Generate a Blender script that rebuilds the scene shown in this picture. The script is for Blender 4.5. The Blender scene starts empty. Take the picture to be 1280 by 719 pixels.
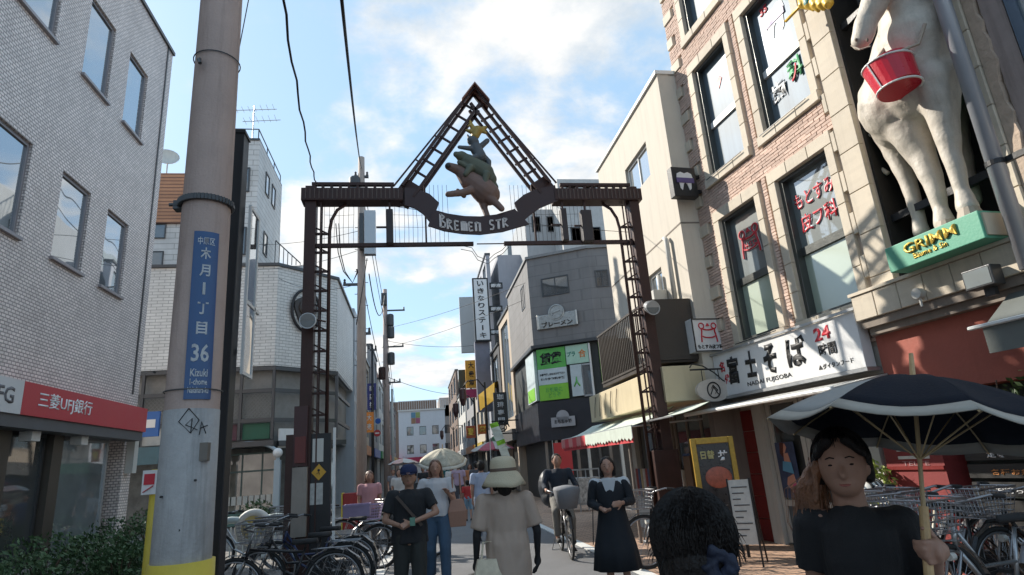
import bpy, bmesh, math, random
from mathutils import Vector, Matrix, noise
random.seed(7)
S = bpy.context.scene
COL = S.collection
R_ = math.radians
# ------------------------------------------------------------------ camera
PITCH, ROLL, YAW, FPX = R_(16.2), R_(4.2), R_(9.8), 755.0
CAM = Vector((0, 0, 1.5))
FW = Vector((math.sin(YAW)*math.cos(PITCH), math.cos(YAW)*math.cos(PITCH), math.sin(PITCH)))
r0 = Vector((math.cos(YAW), -math.sin(YAW), 0)); u0 = r0.cross(FW)
RT = math.cos(ROLL)*r0 - math.sin(ROLL)*u0
UP = math.cos(ROLL)*u0 + math.sin(ROLL)*r0
cam_data = bpy.data.cameras.new('camera'); cam = bpy.data.objects.new('camera', cam_data); COL.objects.link(cam)
cam_data.sensor_width = 36; cam_data.lens = FPX/1280*36; cam_data.clip_start = .05; cam_data.clip_end = 3000
M = Matrix((RT, UP, -FW)).transposed().to_4x4(); M.translation = CAM
cam.matrix_world = M
S.camera = cam
# ------------------------------------------------------------------ sky and sun
SUN_EL, SUN_AZ = R_(34), R_(-47)          # azimuth from +Y, clockwise
SKY_STRENGTH, SUN_STRENGTH, EXPOSURE = .15, 2.45, 1.50
world = bpy.data.worlds.new('World'); S.world = world; world.use_nodes = True
nt = world.node_tree; nt.nodes.clear()
def N(t, kind, **kw):
    n = t.nodes.new(kind)
    for k, v in kw.items():
        if k.startswith('_'): setattr(n, k[1:], v)
        else: n.inputs[k.replace('__', ' ')].default_value = v
    return n
out = N(nt, 'ShaderNodeOutputWorld'); bg = N(nt, 'ShaderNodeBackground'); bg.inputs['Strength'].default_value = SKY_STRENGTH
sky = nt.nodes.new('ShaderNodeTexSky'); sky.sky_type = 'NISHITA'; sky.sun_disc = False
sky.sun_elevation = SUN_EL; sky.sun_rotation = SUN_AZ; sky.air_density = 1.0; sky.dust_density = .6; sky.ozone_density = 1.6
tc = N(nt, 'ShaderNodeTexCoord')
sep = N(nt, 'ShaderNodeSeparateXYZ'); nt.links.new(tc.outputs['Generated'], sep.inputs[0])
def MA(t, op, a, b=None, c=None, clamp=False):
    n = t.nodes.new('ShaderNodeMath'); n.operation = op; n.use_clamp = clamp
    for i, x in enumerate((a, b, c)):
        if x is None: continue
        if isinstance(x, (int, float)): n.inputs[i].default_value = x
        else: t.links.new(x, n.inputs[i])
    return n.outputs[0]
den = MA(nt, 'ADD', MA(nt, 'MAXIMUM', sep.outputs[2], 0.0), .22)
cmb = N(nt, 'ShaderNodeCombineXYZ')
nt.links.new(MA(nt, 'DIVIDE', sep.outputs[0], den), cmb.inputs[0]); nt.links.new(MA(nt, 'DIVIDE', sep.outputs[1], den), cmb.inputs[1])
cmb.inputs[2].default_value = 3.7
no = N(nt, 'ShaderNodeTexNoise', Scale=2.1, Detail=12.0, Roughness=.60, Distortion=.12); nt.links.new(cmb.outputs[0], no.inputs['Vector'])
no2 = N(nt, 'ShaderNodeTexNoise', Scale=.55, Detail=3.0, Roughness=.5); nt.links.new(cmb.outputs[0], no2.inputs['Vector'])
# bank of cloud over the end of the street
cd = (FW*FPX + RT*(575-640) - UP*(40-359.5)).normalized()
dp = N(nt, 'ShaderNodeVectorMath', _operation='DOT_PRODUCT'); nt.links.new(tc.outputs['Generated'], dp.inputs[0]); dp.inputs[1].default_value = cd
bias = MA(nt, 'MULTIPLY', MA(nt, 'POWER', MA(nt, 'MAXIMUM', dp.outputs['Value'], 0.0), 13.0), .29)
low = MA(nt, 'MULTIPLY', MA(nt, 'POWER', MA(nt, 'SUBTRACT', 1.0, MA(nt, 'MAXIMUM', sep.outputs[2], 0.0)), 5.0), .16)
cov = MA(nt, 'ADD', MA(nt, 'ADD', no.outputs[0], bias), MA(nt, 'ADD', low, MA(nt, 'MULTIPLY', no2.outputs[0], .45)))
mr = N(nt, 'ShaderNodeMapRange', _interpolation_type='SMOOTHSTEP'); nt.links.new(cov, mr.inputs[0])
mr.inputs[1].default_value = .77; mr.inputs[2].default_value = .93
tint = N(nt, 'ShaderNodeMixRGB', _blend_type='MIX', Fac=.82); nt.links.new(sky.outputs[0], tint.inputs[1]); tint.inputs[2].default_value = (1.05, 1.58, 2.08, 1)
mx = N(nt, 'ShaderNodeMixRGB', _blend_type='MIX'); nt.links.new(mr.outputs[0], mx.inputs[0]); nt.links.new(tint.outputs[0], mx.inputs[1]); ccol = N(nt, 'ShaderNodeMixRGB', _blend_type='MIX'); ccol.inputs[1].default_value = (1.65, 1.85, 2.05, 1); ccol.inputs[2].default_value = (2.62, 2.58, 2.5, 1); cn = N(nt, 'ShaderNodeTexNoise', Scale=4.2, Detail=10.0, Roughness=.62); nt.links.new(cmb.outputs[0], cn.inputs['Vector']); cr = N(nt, 'ShaderNodeMapRange'); nt.links.new(cn.outputs[0], cr.inputs[0]); cr.inputs[1].default_value = .36; cr.inputs[2].default_value = .60; nt.links.new(cr.outputs[0], ccol.inputs[0]); nt.links.new(ccol.outputs[0], mx.inputs[2])
nt.links.new(mx.outputs[0], bg.inputs[0]); nt.links.new(bg.outputs[0], out.inputs[0])
sd = bpy.data.lights.new('sun', 'SUN'); sd.energy = SUN_STRENGTH; sd.angle = R_(.5); sd.color = (1, .93, .82)
sun = bpy.data.objects.new('sun', sd); COL.objects.link(sun)
sdir = Vector((math.sin(SUN_AZ)*math.cos(SUN_EL), math.cos(SUN_AZ)*math.cos(SUN_EL), math.sin(SUN_EL)))
sun.rotation_euler = sdir.to_track_quat('Z', 'Y').to_euler(); sun.location = sdir*60
S.view_settings.view_transform = 'Standard'; S.view_settings.look = 'None'; S.view_settings.exposure = EXPOSURE; S.view_settings.gamma = 1
S.cycles.max_bounces = 7; S.cycles.diffuse_bounces = 4; S.cycles.glossy_bounces = 3; S.cycles.transparent_max_bounces = 6
S.cycles.caustics_reflective = False; S.cycles.caustics_refractive = False

# ------------------------------------------------------------------ measuring: a pixel of the photograph to a point on a real plane
def ray(px, py): return FW + RT*((px-640)/FPX) - UP*((py-359.5)/FPX)
def onX(px, py, x): d = ray(px, py); return CAM + d*((x-CAM.x)/d.x)
def onY(px, py, y): d = ray(px, py); return CAM + d*((y-CAM.y)/d.y)
def onZ(px, py, z): d = ray(px, py); return CAM + d*((z-CAM.z)/d.z)
class Frame:
    def __init__(s, x, y, rz, z=0):
        s.o = Vector((x, y, z)); s.rz = rz
        s.X = Vector((math.cos(rz), math.sin(rz), 0)); s.Y = Vector((-math.sin(rz), math.cos(rz), 0))
    def at(s, px, py, v=0):                 # local x, z on the plane local y = v
        d = ray(px, py); q = CAM + d*(((s.o + s.Y*v - CAM).dot(s.Y))/d.dot(s.Y)); q -= s.o
        return q.dot(s.X), q.z
    def w(s, x, y, z): return s.o + s.X*x + s.Y*y + Vector((0, 0, z))

# ------------------------------------------------------------------ materials
_m = {}
def lin(h):
    h = h.lstrip('#'); r = [int(h[i:i+2], 16)/255 for i in (0, 2, 4)]
    return [(c/12.92 if c <= .04045 else ((c+.055)/1.055)**2.4) for c in r]
def mat(name, col, rough=.6, metal=0, var=.14, scale=3.0, bump=.15, bscale=40, rnd=0.0, spec=.5, emit=0, fine=0.0, alpha=1, dirt=0.0):
    if name in _m: return _m[name]
    if isinstance(col, str): col = lin(col)
    m = bpy.data.materials.new(name); m.use_nodes = True; t = m.node_tree; t.nodes.clear()
    o = N(t, 'ShaderNodeOutputMaterial'); p = N(t, 'ShaderNodeBsdfPrincipled'); t.links.new(p.outputs[0], o.inputs[0])
    g = N(t, 'ShaderNodeNewGeometry')
    n1 = N(t, 'ShaderNodeTexNoise', Scale=scale, Detail=6.0, Roughness=.65); t.links.new(g.outputs['Position'], n1.inputs['Vector'])
    f = MA(t, 'ADD', MA(t, 'MULTIPLY', MA(t, 'SUBTRACT', n1.outputs[0], .5), var*4), 1.0)
    if rnd:
        oi = N(t, 'ShaderNodeObjectInfo'); f = MA(t, 'MULTIPLY', f, MA(t, 'ADD', MA(t, 'MULTIPLY', oi.outputs['Random'], rnd*2), 1-rnd))
        n5 = N(t, 'ShaderNodeTexWhiteNoise', _noise_dimensions='3D')
        sn = N(t, 'ShaderNodeVectorMath', _operation='SNAP'); t.links.new(g.outputs['Position'], sn.inputs[0]); sn.inputs[1].default_value = (.21, .21, .051)
        t.links.new(sn.outputs[0], n5.inputs[0]); f = MA(t, 'MULTIPLY', f, MA(t, 'ADD', MA(t, 'MULTIPLY', n5.outputs[0], rnd), 1-rnd/2))
    if fine:
        n3 = N(t, 'ShaderNodeTexNoise', Scale=bscale*3, Detail=2.0); t.links.new(g.outputs['Position'], n3.inputs['Vector'])
        f = MA(t, 'MULTIPLY', f, MA(t, 'ADD', MA(t, 'MULTIPLY', MA(t, 'SUBTRACT', n3.outputs[0], .5), fine*4), 1.0))
    if dirt:                                # rain streaks and grime
        mp = N(t, 'ShaderNodeMapping'); mp.inputs['Scale'].default_value = (7, 7, .5); t.links.new(g.outputs['Position'], mp.inputs[0])
        n4 = N(t, 'ShaderNodeTexNoise', Scale=1.0, Detail=5.0, Roughness=.7); t.links.new(mp.outputs[0], n4.inputs['Vector'])
        r4 = N(t, 'ShaderNodeMapRange'); t.links.new(n4.outputs[0], r4.inputs[0]); r4.inputs[1].default_value = .5; r4.inputs[2].default_value = .75; r4.inputs[3].default_value = 1; r4.inputs[4].default_value = 1-dirt
        f = MA(t, 'MULTIPLY', f, r4.outputs[0])
    v = N(t, 'ShaderNodeVectorMath', _operation='SCALE'); v.inputs[0].default_value = col[:3]; t.links.new(f, v.inputs['Scale'])
    t.links.new(v.outputs[0], p.inputs['Base Color'])
    p.inputs['Roughness'].default_value = rough; p.inputs['Metallic'].default_value = metal; p.inputs['Specular IOR Level'].default_value = spec
    t.links.new(MA(t, 'ADD', MA(t, 'MULTIPLY', MA(t, 'SUBTRACT', n1.outputs[0], .5), .35), rough, clamp=True), p.inputs['Roughness'])
    if bump:
        n2 = N(t, 'ShaderNodeTexNoise', Scale=bscale, Detail=4.0); t.links.new(g.outputs['Position'], n2.inputs['Vector'])
        b = N(t, 'ShaderNodeBump', Strength=bump, Distance=.01); t.links.new(n2.outputs[0], b.inputs['Height']); t.links.new(b.outputs[0], p.inputs['Normal'])
    if emit: p.inputs['Emission Color'].default_value = (*col[:3], 1); p.inputs['Emission Strength'].default_value = emit
    if alpha < 1: p.inputs['Alpha'].default_value = alpha
    _m[name] = m; return m
def tile_mat(name, col, mortar, w, h, rough=.45, var=.12, bumps=.6, msize=.12, axis='x', dirt=.1):
    # wall tiles too small to build singly: axis says which world axis runs along the wall
    if name in _m: return _m[name]
    if isinstance(col, str): col = lin(col)
    if isinstance(mortar, str): mortar = lin(mortar)
    m = bpy.data.materials.new(name); m.use_nodes = True; t = m.node_tree; t.nodes.clear()
    o = N(t, 'ShaderNodeOutputMaterial'); p = N(t, 'ShaderNodeBsdfPrincipled'); t.links.new(p.outputs[0], o.inputs[0])
    g = N(t, 'ShaderNodeNewGeometry'); s = N(t, 'ShaderNodeSeparateXYZ'); t.links.new(g.outputs['Position'], s.inputs[0]); c = N(t, 'ShaderNodeCombineXYZ')
    if axis == 'x': t.links.new(s.outputs[0], c.inputs[0]); t.links.new(s.outputs[2], c.inputs[1])
    elif axis == 'y': t.links.new(s.outputs[1], c.inputs[0]); t.links.new(s.outputs[2], c.inputs[1])
    elif axis == 'd': t.links.new(MA(t, 'ADD', s.outputs[0], s.outputs[1]), c.inputs[0]); t.links.new(s.outputs[2], c.inputs[1])
    else: t.links.new(s.outputs[0], c.inputs[0]); t.links.new(s.outputs[1], c.inputs[1])
    b = N(t, 'ShaderNodeTexBrick', Scale=1.0); t.links.new(c.outputs[0], b.inputs['Vector'])
    b.inputs['Brick Width'].default_value = w; b.inputs['Row Height'].default_value = h; b.inputs['Mortar Size'].default_value = msize*h; b.inputs['Mortar Smooth'].default_value = .2
    b.inputs['Color1'].default_value = (*[x*(1-var) for x in col], 1); b.inputs['Color2'].default_value = (*[x*(1+var) for x in col], 1); b.inputs['Mortar'].default_value = (*mortar, 1)
    n1 = N(t, 'ShaderNodeTexNoise', Scale=1.2, Detail=6.0, Roughness=.6); t.links.new(g.outputs['Position'], n1.inputs['Vector'])
    f = MA(t, 'ADD', MA(t, 'MULTIPLY', MA(t, 'SUBTRACT', n1.outputs[0], .5), .5), 1.0)
    mp = N(t, 'ShaderNodeMapping'); mp.inputs['Scale'].default_value = (5, 5, .35); t.links.new(g.outputs['Position'], mp.inputs[0])
    n4 = N(t, 'ShaderNodeTexNoise', Scale=1.0, Detail=5.0, Roughness=.7); t.links.new(mp.outputs[0], n4.inputs['Vector'])
    r4 = N(t, 'ShaderNodeMapRange'); t.links.new(n4.outputs[0], r4.inputs[0]); r4.inputs[1].default_value = .5; r4.inputs[2].default_value = .75; r4.inputs[3].default_value = 1; r4.inputs[4].default_value = 1-dirt
    f = MA(t, 'MULTIPLY', f, r4.outputs[0])
    v = N(t, 'ShaderNodeVectorMath', _operation='SCALE'); t.links.new(b.outputs['Color'], v.inputs[0]); t.links.new(f, v.inputs['Scale']); t.links.new(v.outputs[0], p.inputs['Base Color'])
    p.inputs['Roughness'].default_value = rough
    bm_ = N(t, 'ShaderNodeBump', Strength=bumps, Distance=.012, _invert=True); t.links.new(b.outputs['Fac'], bm_.inputs['Height']); t.links.new(bm_.outputs[0], p.inputs['Normal'])
    _m[name] = m; return m
def glass_mat(name, col, rough=.03, stripes=0, refl=.35, scale=14, var=.5):
    # a pane: what stands behind it (curtain, dark room) in the base, the street reflected on top
    if name in _m: return _m[name]
    if isinstance(col, str): col = lin(col)
    m = bpy.data.materials.new(name); m.use_nodes = True; t = m.node_tree; t.nodes.clear()
    o = N(t, 'ShaderNodeOutputMaterial'); p = N(t, 'ShaderNodeBsdfPrincipled')
    g = N(t, 'ShaderNodeNewGeometry'); mp = N(t, 'ShaderNodeMapping'); t.links.new(g.outputs['Position'], mp.inputs[0])
    mp.inputs['Scale'].default_value = (stripes, stripes, .25) if stripes else (1, 1, 1)
    n1 = N(t, 'ShaderNodeTexNoise', Scale=1.0 if stripes else 1.3, Detail=3.0); t.links.new(mp.outputs[0], n1.inputs['Vector'])
    f = MA(t, 'ADD', MA(t, 'MULTIPLY', MA(t, 'SUBTRACT', n1.outputs[0], .5), var*2.5), 1.0)
    v = N(t, 'ShaderNodeVectorMath', _operation='SCALE'); v.inputs[0].default_value = col[:3]; t.links.new(f, v.inputs['Scale']); t.links.new(v.outputs[0], p.inputs['Base Color'])
    p.inputs['Roughness'].default_value = .55; p.inputs['Coat Weight'].default_value = 0
    gl = N(t, 'ShaderNodeBsdfGlossy', Roughness=rough); gl.inputs[0].default_value = (.9, .95, 1, 1)
    n2 = N(t, 'ShaderNodeTexNoise', Scale=1.1, Detail=1.0); t.links.new(g.outputs['Position'], n2.inputs['Vector'])
    b = N(t, 'ShaderNodeBump', Strength=.08, Distance=.05); t.links.new(n2.outputs[0], b.inputs['Height']); t.links.new(b.outputs[0], gl.inputs['Normal'])
    fr = N(t, 'ShaderNodeFresnel', IOR=1.5); fac = MA(t, 'ADD', MA(t, 'MULTIPLY', fr.outputs[0], 1.4), refl*.6, clamp=True)
    mixs = N(t, 'ShaderNodeMixShader'); t.links.new(fac, mixs.inputs[0]); t.links.new(p.outputs[0], mixs.inputs[1]); t.links.new(gl.outputs[0], mixs.inputs[2])
    t.links.new(mixs.outputs[0], o.inputs[0]); _m[name] = m; return m

# ------------------------------------------------------------------ mesh building
class MB:
    def __init__(s): s.v = []; s.f = []
    def add(s, vs, fs):
        b = len(s.v); s.v += [tuple(x) for x in vs]; s.f += [tuple(i+b for i in f) for f in fs]; return s
    def box(s, x0, x1, y0, y1, z0, z1):
        return s.add([(x0,y0,z0),(x1,y0,z0),(x1,y1,z0),(x0,y1,z0),(x0,y0,z1),(x1,y0,z1),(x1,y1,z1),(x0,y1,z1)],
                     [(0,3,2,1),(4,5,6,7),(0,1,5,4),(1,2,6,5),(2,3,7,6),(3,0,4,7)])
    def bar(s, p, q, w, h=None, up=(0,0,1)):
        h = h or w; p = Vector(p); q = Vector(q); d = (q-p).normalized(); u = Vector(up)
        if abs(d.dot(u)) > .98: u = Vector((0,1,0))
        a = d.cross(u).normalized()*w/2; b = a.cross(d).normalized()*h/2
        return s.add([p-a-b,p+a-b,p+a+b,p-a+b,q-a-b,q+a-b,q+a+b,q-a+b],[(0,3,2,1),(4,5,6,7),(0,1,5,4),(1,2,6,5),(2,3,7,6),(3,0,4,7)])
    def loft(s, rings, cap=True, close=False):
        b = len(s.v); n = len(rings[0])
        for r in rings: s.v += [tuple(x) for x in r]
        k = len(rings)
        for i in range(k if close else k-1):
            j = (i+1) % k
            for a in range(n):
                c = (a+1) % n; s.f.append((b+i*n+a, b+i*n+c, b+j*n+c, b+j*n+a))
        if cap and not close:
            s.f.append(tuple(b+a for a in reversed(range(n)))); s.f.append(tuple(b+(k-1)*n+a for a in range(n)))
        return s
    def tube(s, pts, r, n=8, cap=True, close=False):
        pts = [Vector(p) for p in pts]; k = len(pts); rs = r if isinstance(r, (list, tuple)) else [r]*k
        rings = []; u = None
        for i, p in enumerate(pts):
            if close: d = pts[(i+1) % k]-pts[i-1]
            else: d = pts[min(i+1, k-1)]-pts[max(i-1, 0)]
            if d.length < 1e-9: d = Vector((0,0,1))
            d.normalize()
            if u is None:
                u = Vector((0,0,1)) if abs(d.z) < .9 else Vector((1,0,0))
            u = (u - d*u.dot(d)).normalized(); w = d.cross(u)
            rings.append([p + (u*math.cos(2*math.pi*a/n) + w*math.sin(2*math.pi*a/n))*rs[i] for a in range(n)])
        return s.loft(rings, cap, close)
    def cyl(s, p, q, r, r2=None, n=12): return s.tube([p, q], [r, r if r2 is None else r2], n)
    def lathe(s, prof, n=24, c=(0,0,0), cap=True):
        return s.loft([[(c[0]+r*math.cos(2*math.pi*a/n), c[1]+r*math.sin(2*math.pi*a/n), c[2]+z) for a in range(n)] for r, z in prof], cap)
    def ell(s, c, rx, ry, rz, m=None, n=14, k=9):
        c = Vector(c); rings = []
        for i in range(k+1):
            th = math.pi*(i+.02*(i==0)-.02*(i==k))/k; rings.append([])
            for a in range(n):
                v = Vector((rx*math.sin(th)*math.cos(2*math.pi*a/n), ry*math.sin(th)*math.sin(2*math.pi*a/n), -rz*math.cos(th)))
                rings[-1].append(c + (m @ v if m else v))
        return s.loft(rings)
    def cap(s, p, q, r, r2=None, n=12):      # tapered limb with round ends
        p = Vector(p); q = Vector(q); r2 = r if r2 is None else r2; d = (q-p).normalized()
        pts = []; rs = []
        for i in range(4): a = math.pi/2*(i+.05)/4; pts.append(p - d*r*math.cos(a)); rs.append(r*math.sin(a))
        pts.append(p); rs.append(r); pts.append((p+q)/2); rs.append((r+r2)/2); pts.append(q); rs.append(r2)
        for i in range(3, -1, -1): a = math.pi/2*(i+.05)/4; pts.append(q + d*r2*math.cos(a)); rs.append(r2*math.sin(a))
        return s.tube(pts, rs, n)
    def prism(s, poly, y0, y1):              # outline in x,z pushed through y
        n = len(poly); s.add([(x, y0, z) for x, z in poly]+[(x, y1, z) for x, z in poly],
            [tuple(range(n)), tuple(reversed(range(n, 2*n)))]+[(i, n+i, n+(i+1) % n, (i+1) % n) for i in range(n)]); return s
    def prismz(s, poly, z0, z1):
        n = len(poly); s.add([(x, y, z0) for x, y in poly]+[(x, y, z1) for x, y in poly],
            [tuple(reversed(range(n))), tuple(range(n, 2*n))]+[(i, (i+1) % n, n+(i+1) % n, n+i) for i in range(n)]); return s
    def ribbon(s, top, bot, thick):          # strip between two xz curves, with thickness in y
        n = len(top); vs = [(x, -thick/2, z) for x, z in top]+[(x, -thick/2, z) for x, z in bot]+[(x, thick/2, z) for x, z in top]+[(x, thick/2, z) for x, z in bot]
        fs = []
        for i in range(n-1):
            fs += [(i, n+i, n+i+1, i+1), (2*n+i, 2*n+i+1, 3*n+i+1, 3*n+i), (i, i+1, 2*n+i+1, 2*n+i), (n+i, 3*n+i, 3*n+i+1, n+i+1)]
        fs += [(0, 2*n, 3*n, n), (n-1, 2*n-1, 4*n-1, 3*n-1)]
        return s.add(vs, fs)
    def walls(s, x0, x1, z0, z1, holes, y0, y1):   # wall panel with openings
        xs = sorted({x0, x1, *[h[0] for h in holes], *[h[1] for h in holes]}); zs = sorted({z0, z1, *[h[2] for h in holes], *[h[3] for h in holes]})
        xs = [x for x in xs if x0 <= x <= x1]; zs = [z for z in zs if z0 <= z <= z1]
        for a, b in zip(xs, xs[1:]):
            for c, d in zip(zs, zs[1:]):
                mx_, mz = (a+b)/2, (c+d)/2
                if any(h[0] < mx_ < h[1] and h[2] < mz < h[3] for h in holes): continue
                s.box(a, b, y0, y1, c, d)
        return s
    def data(s, name, m=None, smooth=False):
        me = bpy.data.meshes.new(name); me.from_pydata(s.v, [], s.f)
        b = bmesh.new(); b.from_mesh(me); bmesh.ops.recalc_face_normals(b, faces=b.faces); b.to_mesh(me); b.free()
        if m: me.materials.append(m)
        if smooth: me.shade_smooth()
        me.update(); return me
    def build(s, name, m=None, parent=None, smooth=False, bevel=0):
        o = bpy.data.objects.new(name, s.data(name, m, smooth)); COL.objects.link(o)
        if parent: o.parent = parent
        if bevel:
            bv = o.modifiers.new('bevel', 'BEVEL'); bv.width = bevel; bv.segments = 2; bv.limit_method = 'ANGLE'
        return o
def tag(o, label=None, cat=None, group=None, kind=None):
    if label: o['label'] = label
    if cat: o['category'] = cat
    if group: o['group'] = group
    if kind: o['kind'] = kind
    return o
def thing(name, label, cat, loc=(0,0,0), rz=0, group=None):
    o = bpy.data.objects.new(name, None); COL.objects.link(o); o.location = loc; o.rotation_euler = (0,0,rz); o.empty_display_size = .2
    return tag(o, label, cat, group)
def fthing(name, label, cat, fr, group=None): return thing(name, label, cat, tuple(fr.o), fr.rz, group)
def copy_tree(o, parent=None):
    c = o.copy(); COL.objects.link(c)
    if parent: c.parent = parent
    for ch in list(o.children): copy_tree(ch, c)
    return c
def box(name, m, parent, *a, bevel=0): return MB().box(*a).build(name, m, parent, bevel=bevel)
FONT_CACHE = {}
def lettering(s, m, parent, x, z, y, w=None, h=None, name='lettering', ext=.004, vertical=False, align='C', bold=0.0, rot=0, shear=0, line=1.0):
    # text standing on the facade plane: x,z = centre, facing local -y
    cu = bpy.data.curves.new('t', 'FONT'); cu.body = '\n'.join(s) if vertical else s; cu.size = 1; cu.extrude = 0
    cu.align_x = 'CENTER'; cu.offset = bold; cu.space_line = line; cu.resolution_u = 2; cu.shear = shear
    ob = bpy.data.objects.new('t', cu); COL.objects.link(ob); dg = bpy.context.evaluated_depsgraph_get(); me = bpy.data.meshes.new_from_object(ob.evaluated_get(dg))
    bpy.data.objects.remove(ob); bpy.data.curves.remove(cu)
    if not me.vertices: return None
    xs = [v.co.x for v in me.vertices]; ys = [v.co.y for v in me.vertices]
    cx, cy = (min(xs)+max(xs))/2, (min(ys)+max(ys))/2; W = max(xs)-min(xs) or 1; H = max(ys)-min(ys) or 1
    sx = (w/W) if w else h/H; sy = (h/H) if h else w/W
    co, si = math.cos(rot), math.sin(rot)
    for v in me.vertices:
        a, b = (v.co.x-cx)*sx, (v.co.y-cy)*sy
        v.co = (x+a*co-b*si, y, z+a*si+b*co)
    b = bmesh.new(); b.from_mesh(me)
    r = bmesh.ops.extrude_face_region(b, geom=list(b.faces)); bmesh.ops.translate(b, verts=[g for g in r['geom'] if isinstance(g, bmesh.types.BMVert)], vec=(0, -ext, 0))
    bmesh.ops.recalc_face_normals(b, faces=b.faces); b.to_mesh(me); b.free()
    me.name = name; me.materials.clear(); me.materials.append(m)
    for p_ in me.polygons: p_.material_index = 0
    o = bpy.data.objects.new(name, me); COL.objects.link(o)
    if parent: o.parent = parent
    return o
def window(parent, x0, x1, z0, z1, y, fm, pm, fw=.05, mull=(), trans=(), sill=None, depth=.06, pane_y=.03, name='window'):
    b = MB(); b.box(x0, x0+fw, y, y+depth, z0, z1).box(x1-fw, x1, y, y+depth, z0, z1).box(x0+fw, x1-fw, y, y+depth, z1-fw, z1).box(x0+fw, x1-fw, y, y+depth, z0, z0+fw)
    for t in mull: b.box(t-fw*.4, t+fw*.4, y+.005, y+depth-.005, z0+fw, z1-fw)
    for t in trans: b.box(x0+fw, x1-fw, y+.003, y+depth-.003, t-fw*.5, t+fw*.5)
    o = b.build(name, fm, parent)
    MB().box(x0+fw*.6, x1-fw*.6, y+pane_y, y+pane_y+.012, z0+fw*.6, z1-fw*.6).build('pane', pm, o)
    if sill is not None: MB().box(x0-.04, x1+.04, y-sill, y+.02, z0-.06, z0-.002).build('sill', fm, o)
    return o
def scatter_leaves(b, c, r, n, size, rnd, flat=1.0):
    for _ in range(n):
        while True:
            p = Vector((rnd.uniform(-1,1), rnd.uniform(-1,1), rnd.uniform(-1,1)))
            if .25 < p.length < 1: break
        if noise.noise(p*2.2+Vector(c)) < -.18: continue
        q = Vector((c[0]+p.x*r[0], c[1]+p.y*r[1], c[2]+p.z*r[2]))
        a = Vector((rnd.uniform(-1,1), rnd.uniform(-1,1), rnd.uniform(-.4,1))).normalized(); d = a.orthogonal().normalized()
        d = (d + a.cross(d)*rnd.uniform(-1,1)).normalized(); e = a.cross(d); s_ = size*rnd.uniform(.6, 1.3)
        b.add([q-e*s_, q+d*s_*.45, q+e*s_, q-d*s_*.45+a*s_*.15], [(0,1,2,3)])
def remesh(b, voxel, name, m, parent=None, smooth=2, disp=None):
    # melt overlapping volumes into one continuous skin
    me = b.data('r'); o = bpy.data.objects.new('r', me); COL.objects.link(o)
    md = o.modifiers.new('r', 'REMESH'); md.mode = 'VOXEL'; md.voxel_size = voxel; md.adaptivity = 0
    if smooth: sm = o.modifiers.new('s', 'SMOOTH'); sm.factor = .6; sm.iterations = smooth
    dg = bpy.context.evaluated_depsgraph_get(); r = bpy.data.meshes.new_from_object(o.evaluated_get(dg)); bpy.data.objects.remove(o); bpy.data.meshes.remove(me)
    r.name = name; r.materials.clear(); r.materials.append(m)
    if disp:
        nn = [v.normal.copy() for v in r.vertices]
        for v, nrm in zip(r.vertices, nn): v.co += nrm*disp(v.co)
    r.shade_smooth(); o = bpy.data.objects.new(name, r); COL.objects.link(o)
    if parent: o.parent = parent
    return o

# ------------------------------------------------------------------ palette
steel = mat('gate_steel', (.046, .020, .016), .5, .3, var=.25, scale=6, bump=.3, dirt=.2)
blackm = mat('black_metal', (.018, .018, .02), .45, .2, var=.2)
bwhite = mat('white_paint', (.72, .72, .70), .45, var=.06, dirt=.12)
offwhite = mat('off_white', (.55, .54, .5), .6, var=.08, dirt=.2)
alu = mat('aluminium', (.42, .43, .44), .38, .7, var=.08)
darkalu = mat('dark_aluminium', (.075, .077, .08), .4, .5, var=.12)
conc = mat('concrete', (.30, .275, .255), .85, var=.12, scale=2.5, bump=.35, bscale=60, fine=.06, dirt=.25)
stone = mat('cream_stone', (.57, .50, .40), .75, var=.10, scale=2.2, bump=.25, bscale=70, rnd=.07, dirt=.16, fine=.04)
brickm = mat('salmon_brick', (.60, .44, .36), .85, var=.16, scale=7, bump=.5, bscale=60, rnd=.16, fine=.05)
mortar = mat('mortar', (.55, .47, .40), .9, var=.1, bump=.3)
redpl = mat('terracotta_plaster', (.36, .10, .07), .75, var=.12, scale=2, bump=.35, bscale=25, dirt=.15)
redm = mat('red_paint', (.45, .03, .035), .4, var=.06)
glass_sky = glass_mat('glass_sky', (.06, .075, .08), .02, refl=.55)
glass_dark = glass_mat('glass_dark', (.03, .034, .034), .03, refl=.16)
glass_curtain = glass_mat('glass_curtain', (.11, .155, .185), .03, stripes=9, refl=.18, var=.5)
glass_frost = glass_mat('glass_frost', (.42, .50, .40), .12, refl=.10, var=.08)
glass_grey = glass_mat('glass_grey', (.16, .19, .19), .03, refl=.25)
beige = mat('beige_render', (.58, .53, .455), .85, var=.07, scale=1.2, bump=.3, bscale=50, dirt=.14)
black = mat('black_ink', (.012, .012, .013), .5, var=.1, bump=0)
rubber = mat('rubber', (.02, .02, .021), .8, var=.2)
white_ink = mat('white_ink', (.8, .8, .8), .5, var=.03, bump=0)
red_ink = mat('red_ink', (.55, .02, .04), .5, var=.05, bump=0)

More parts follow.
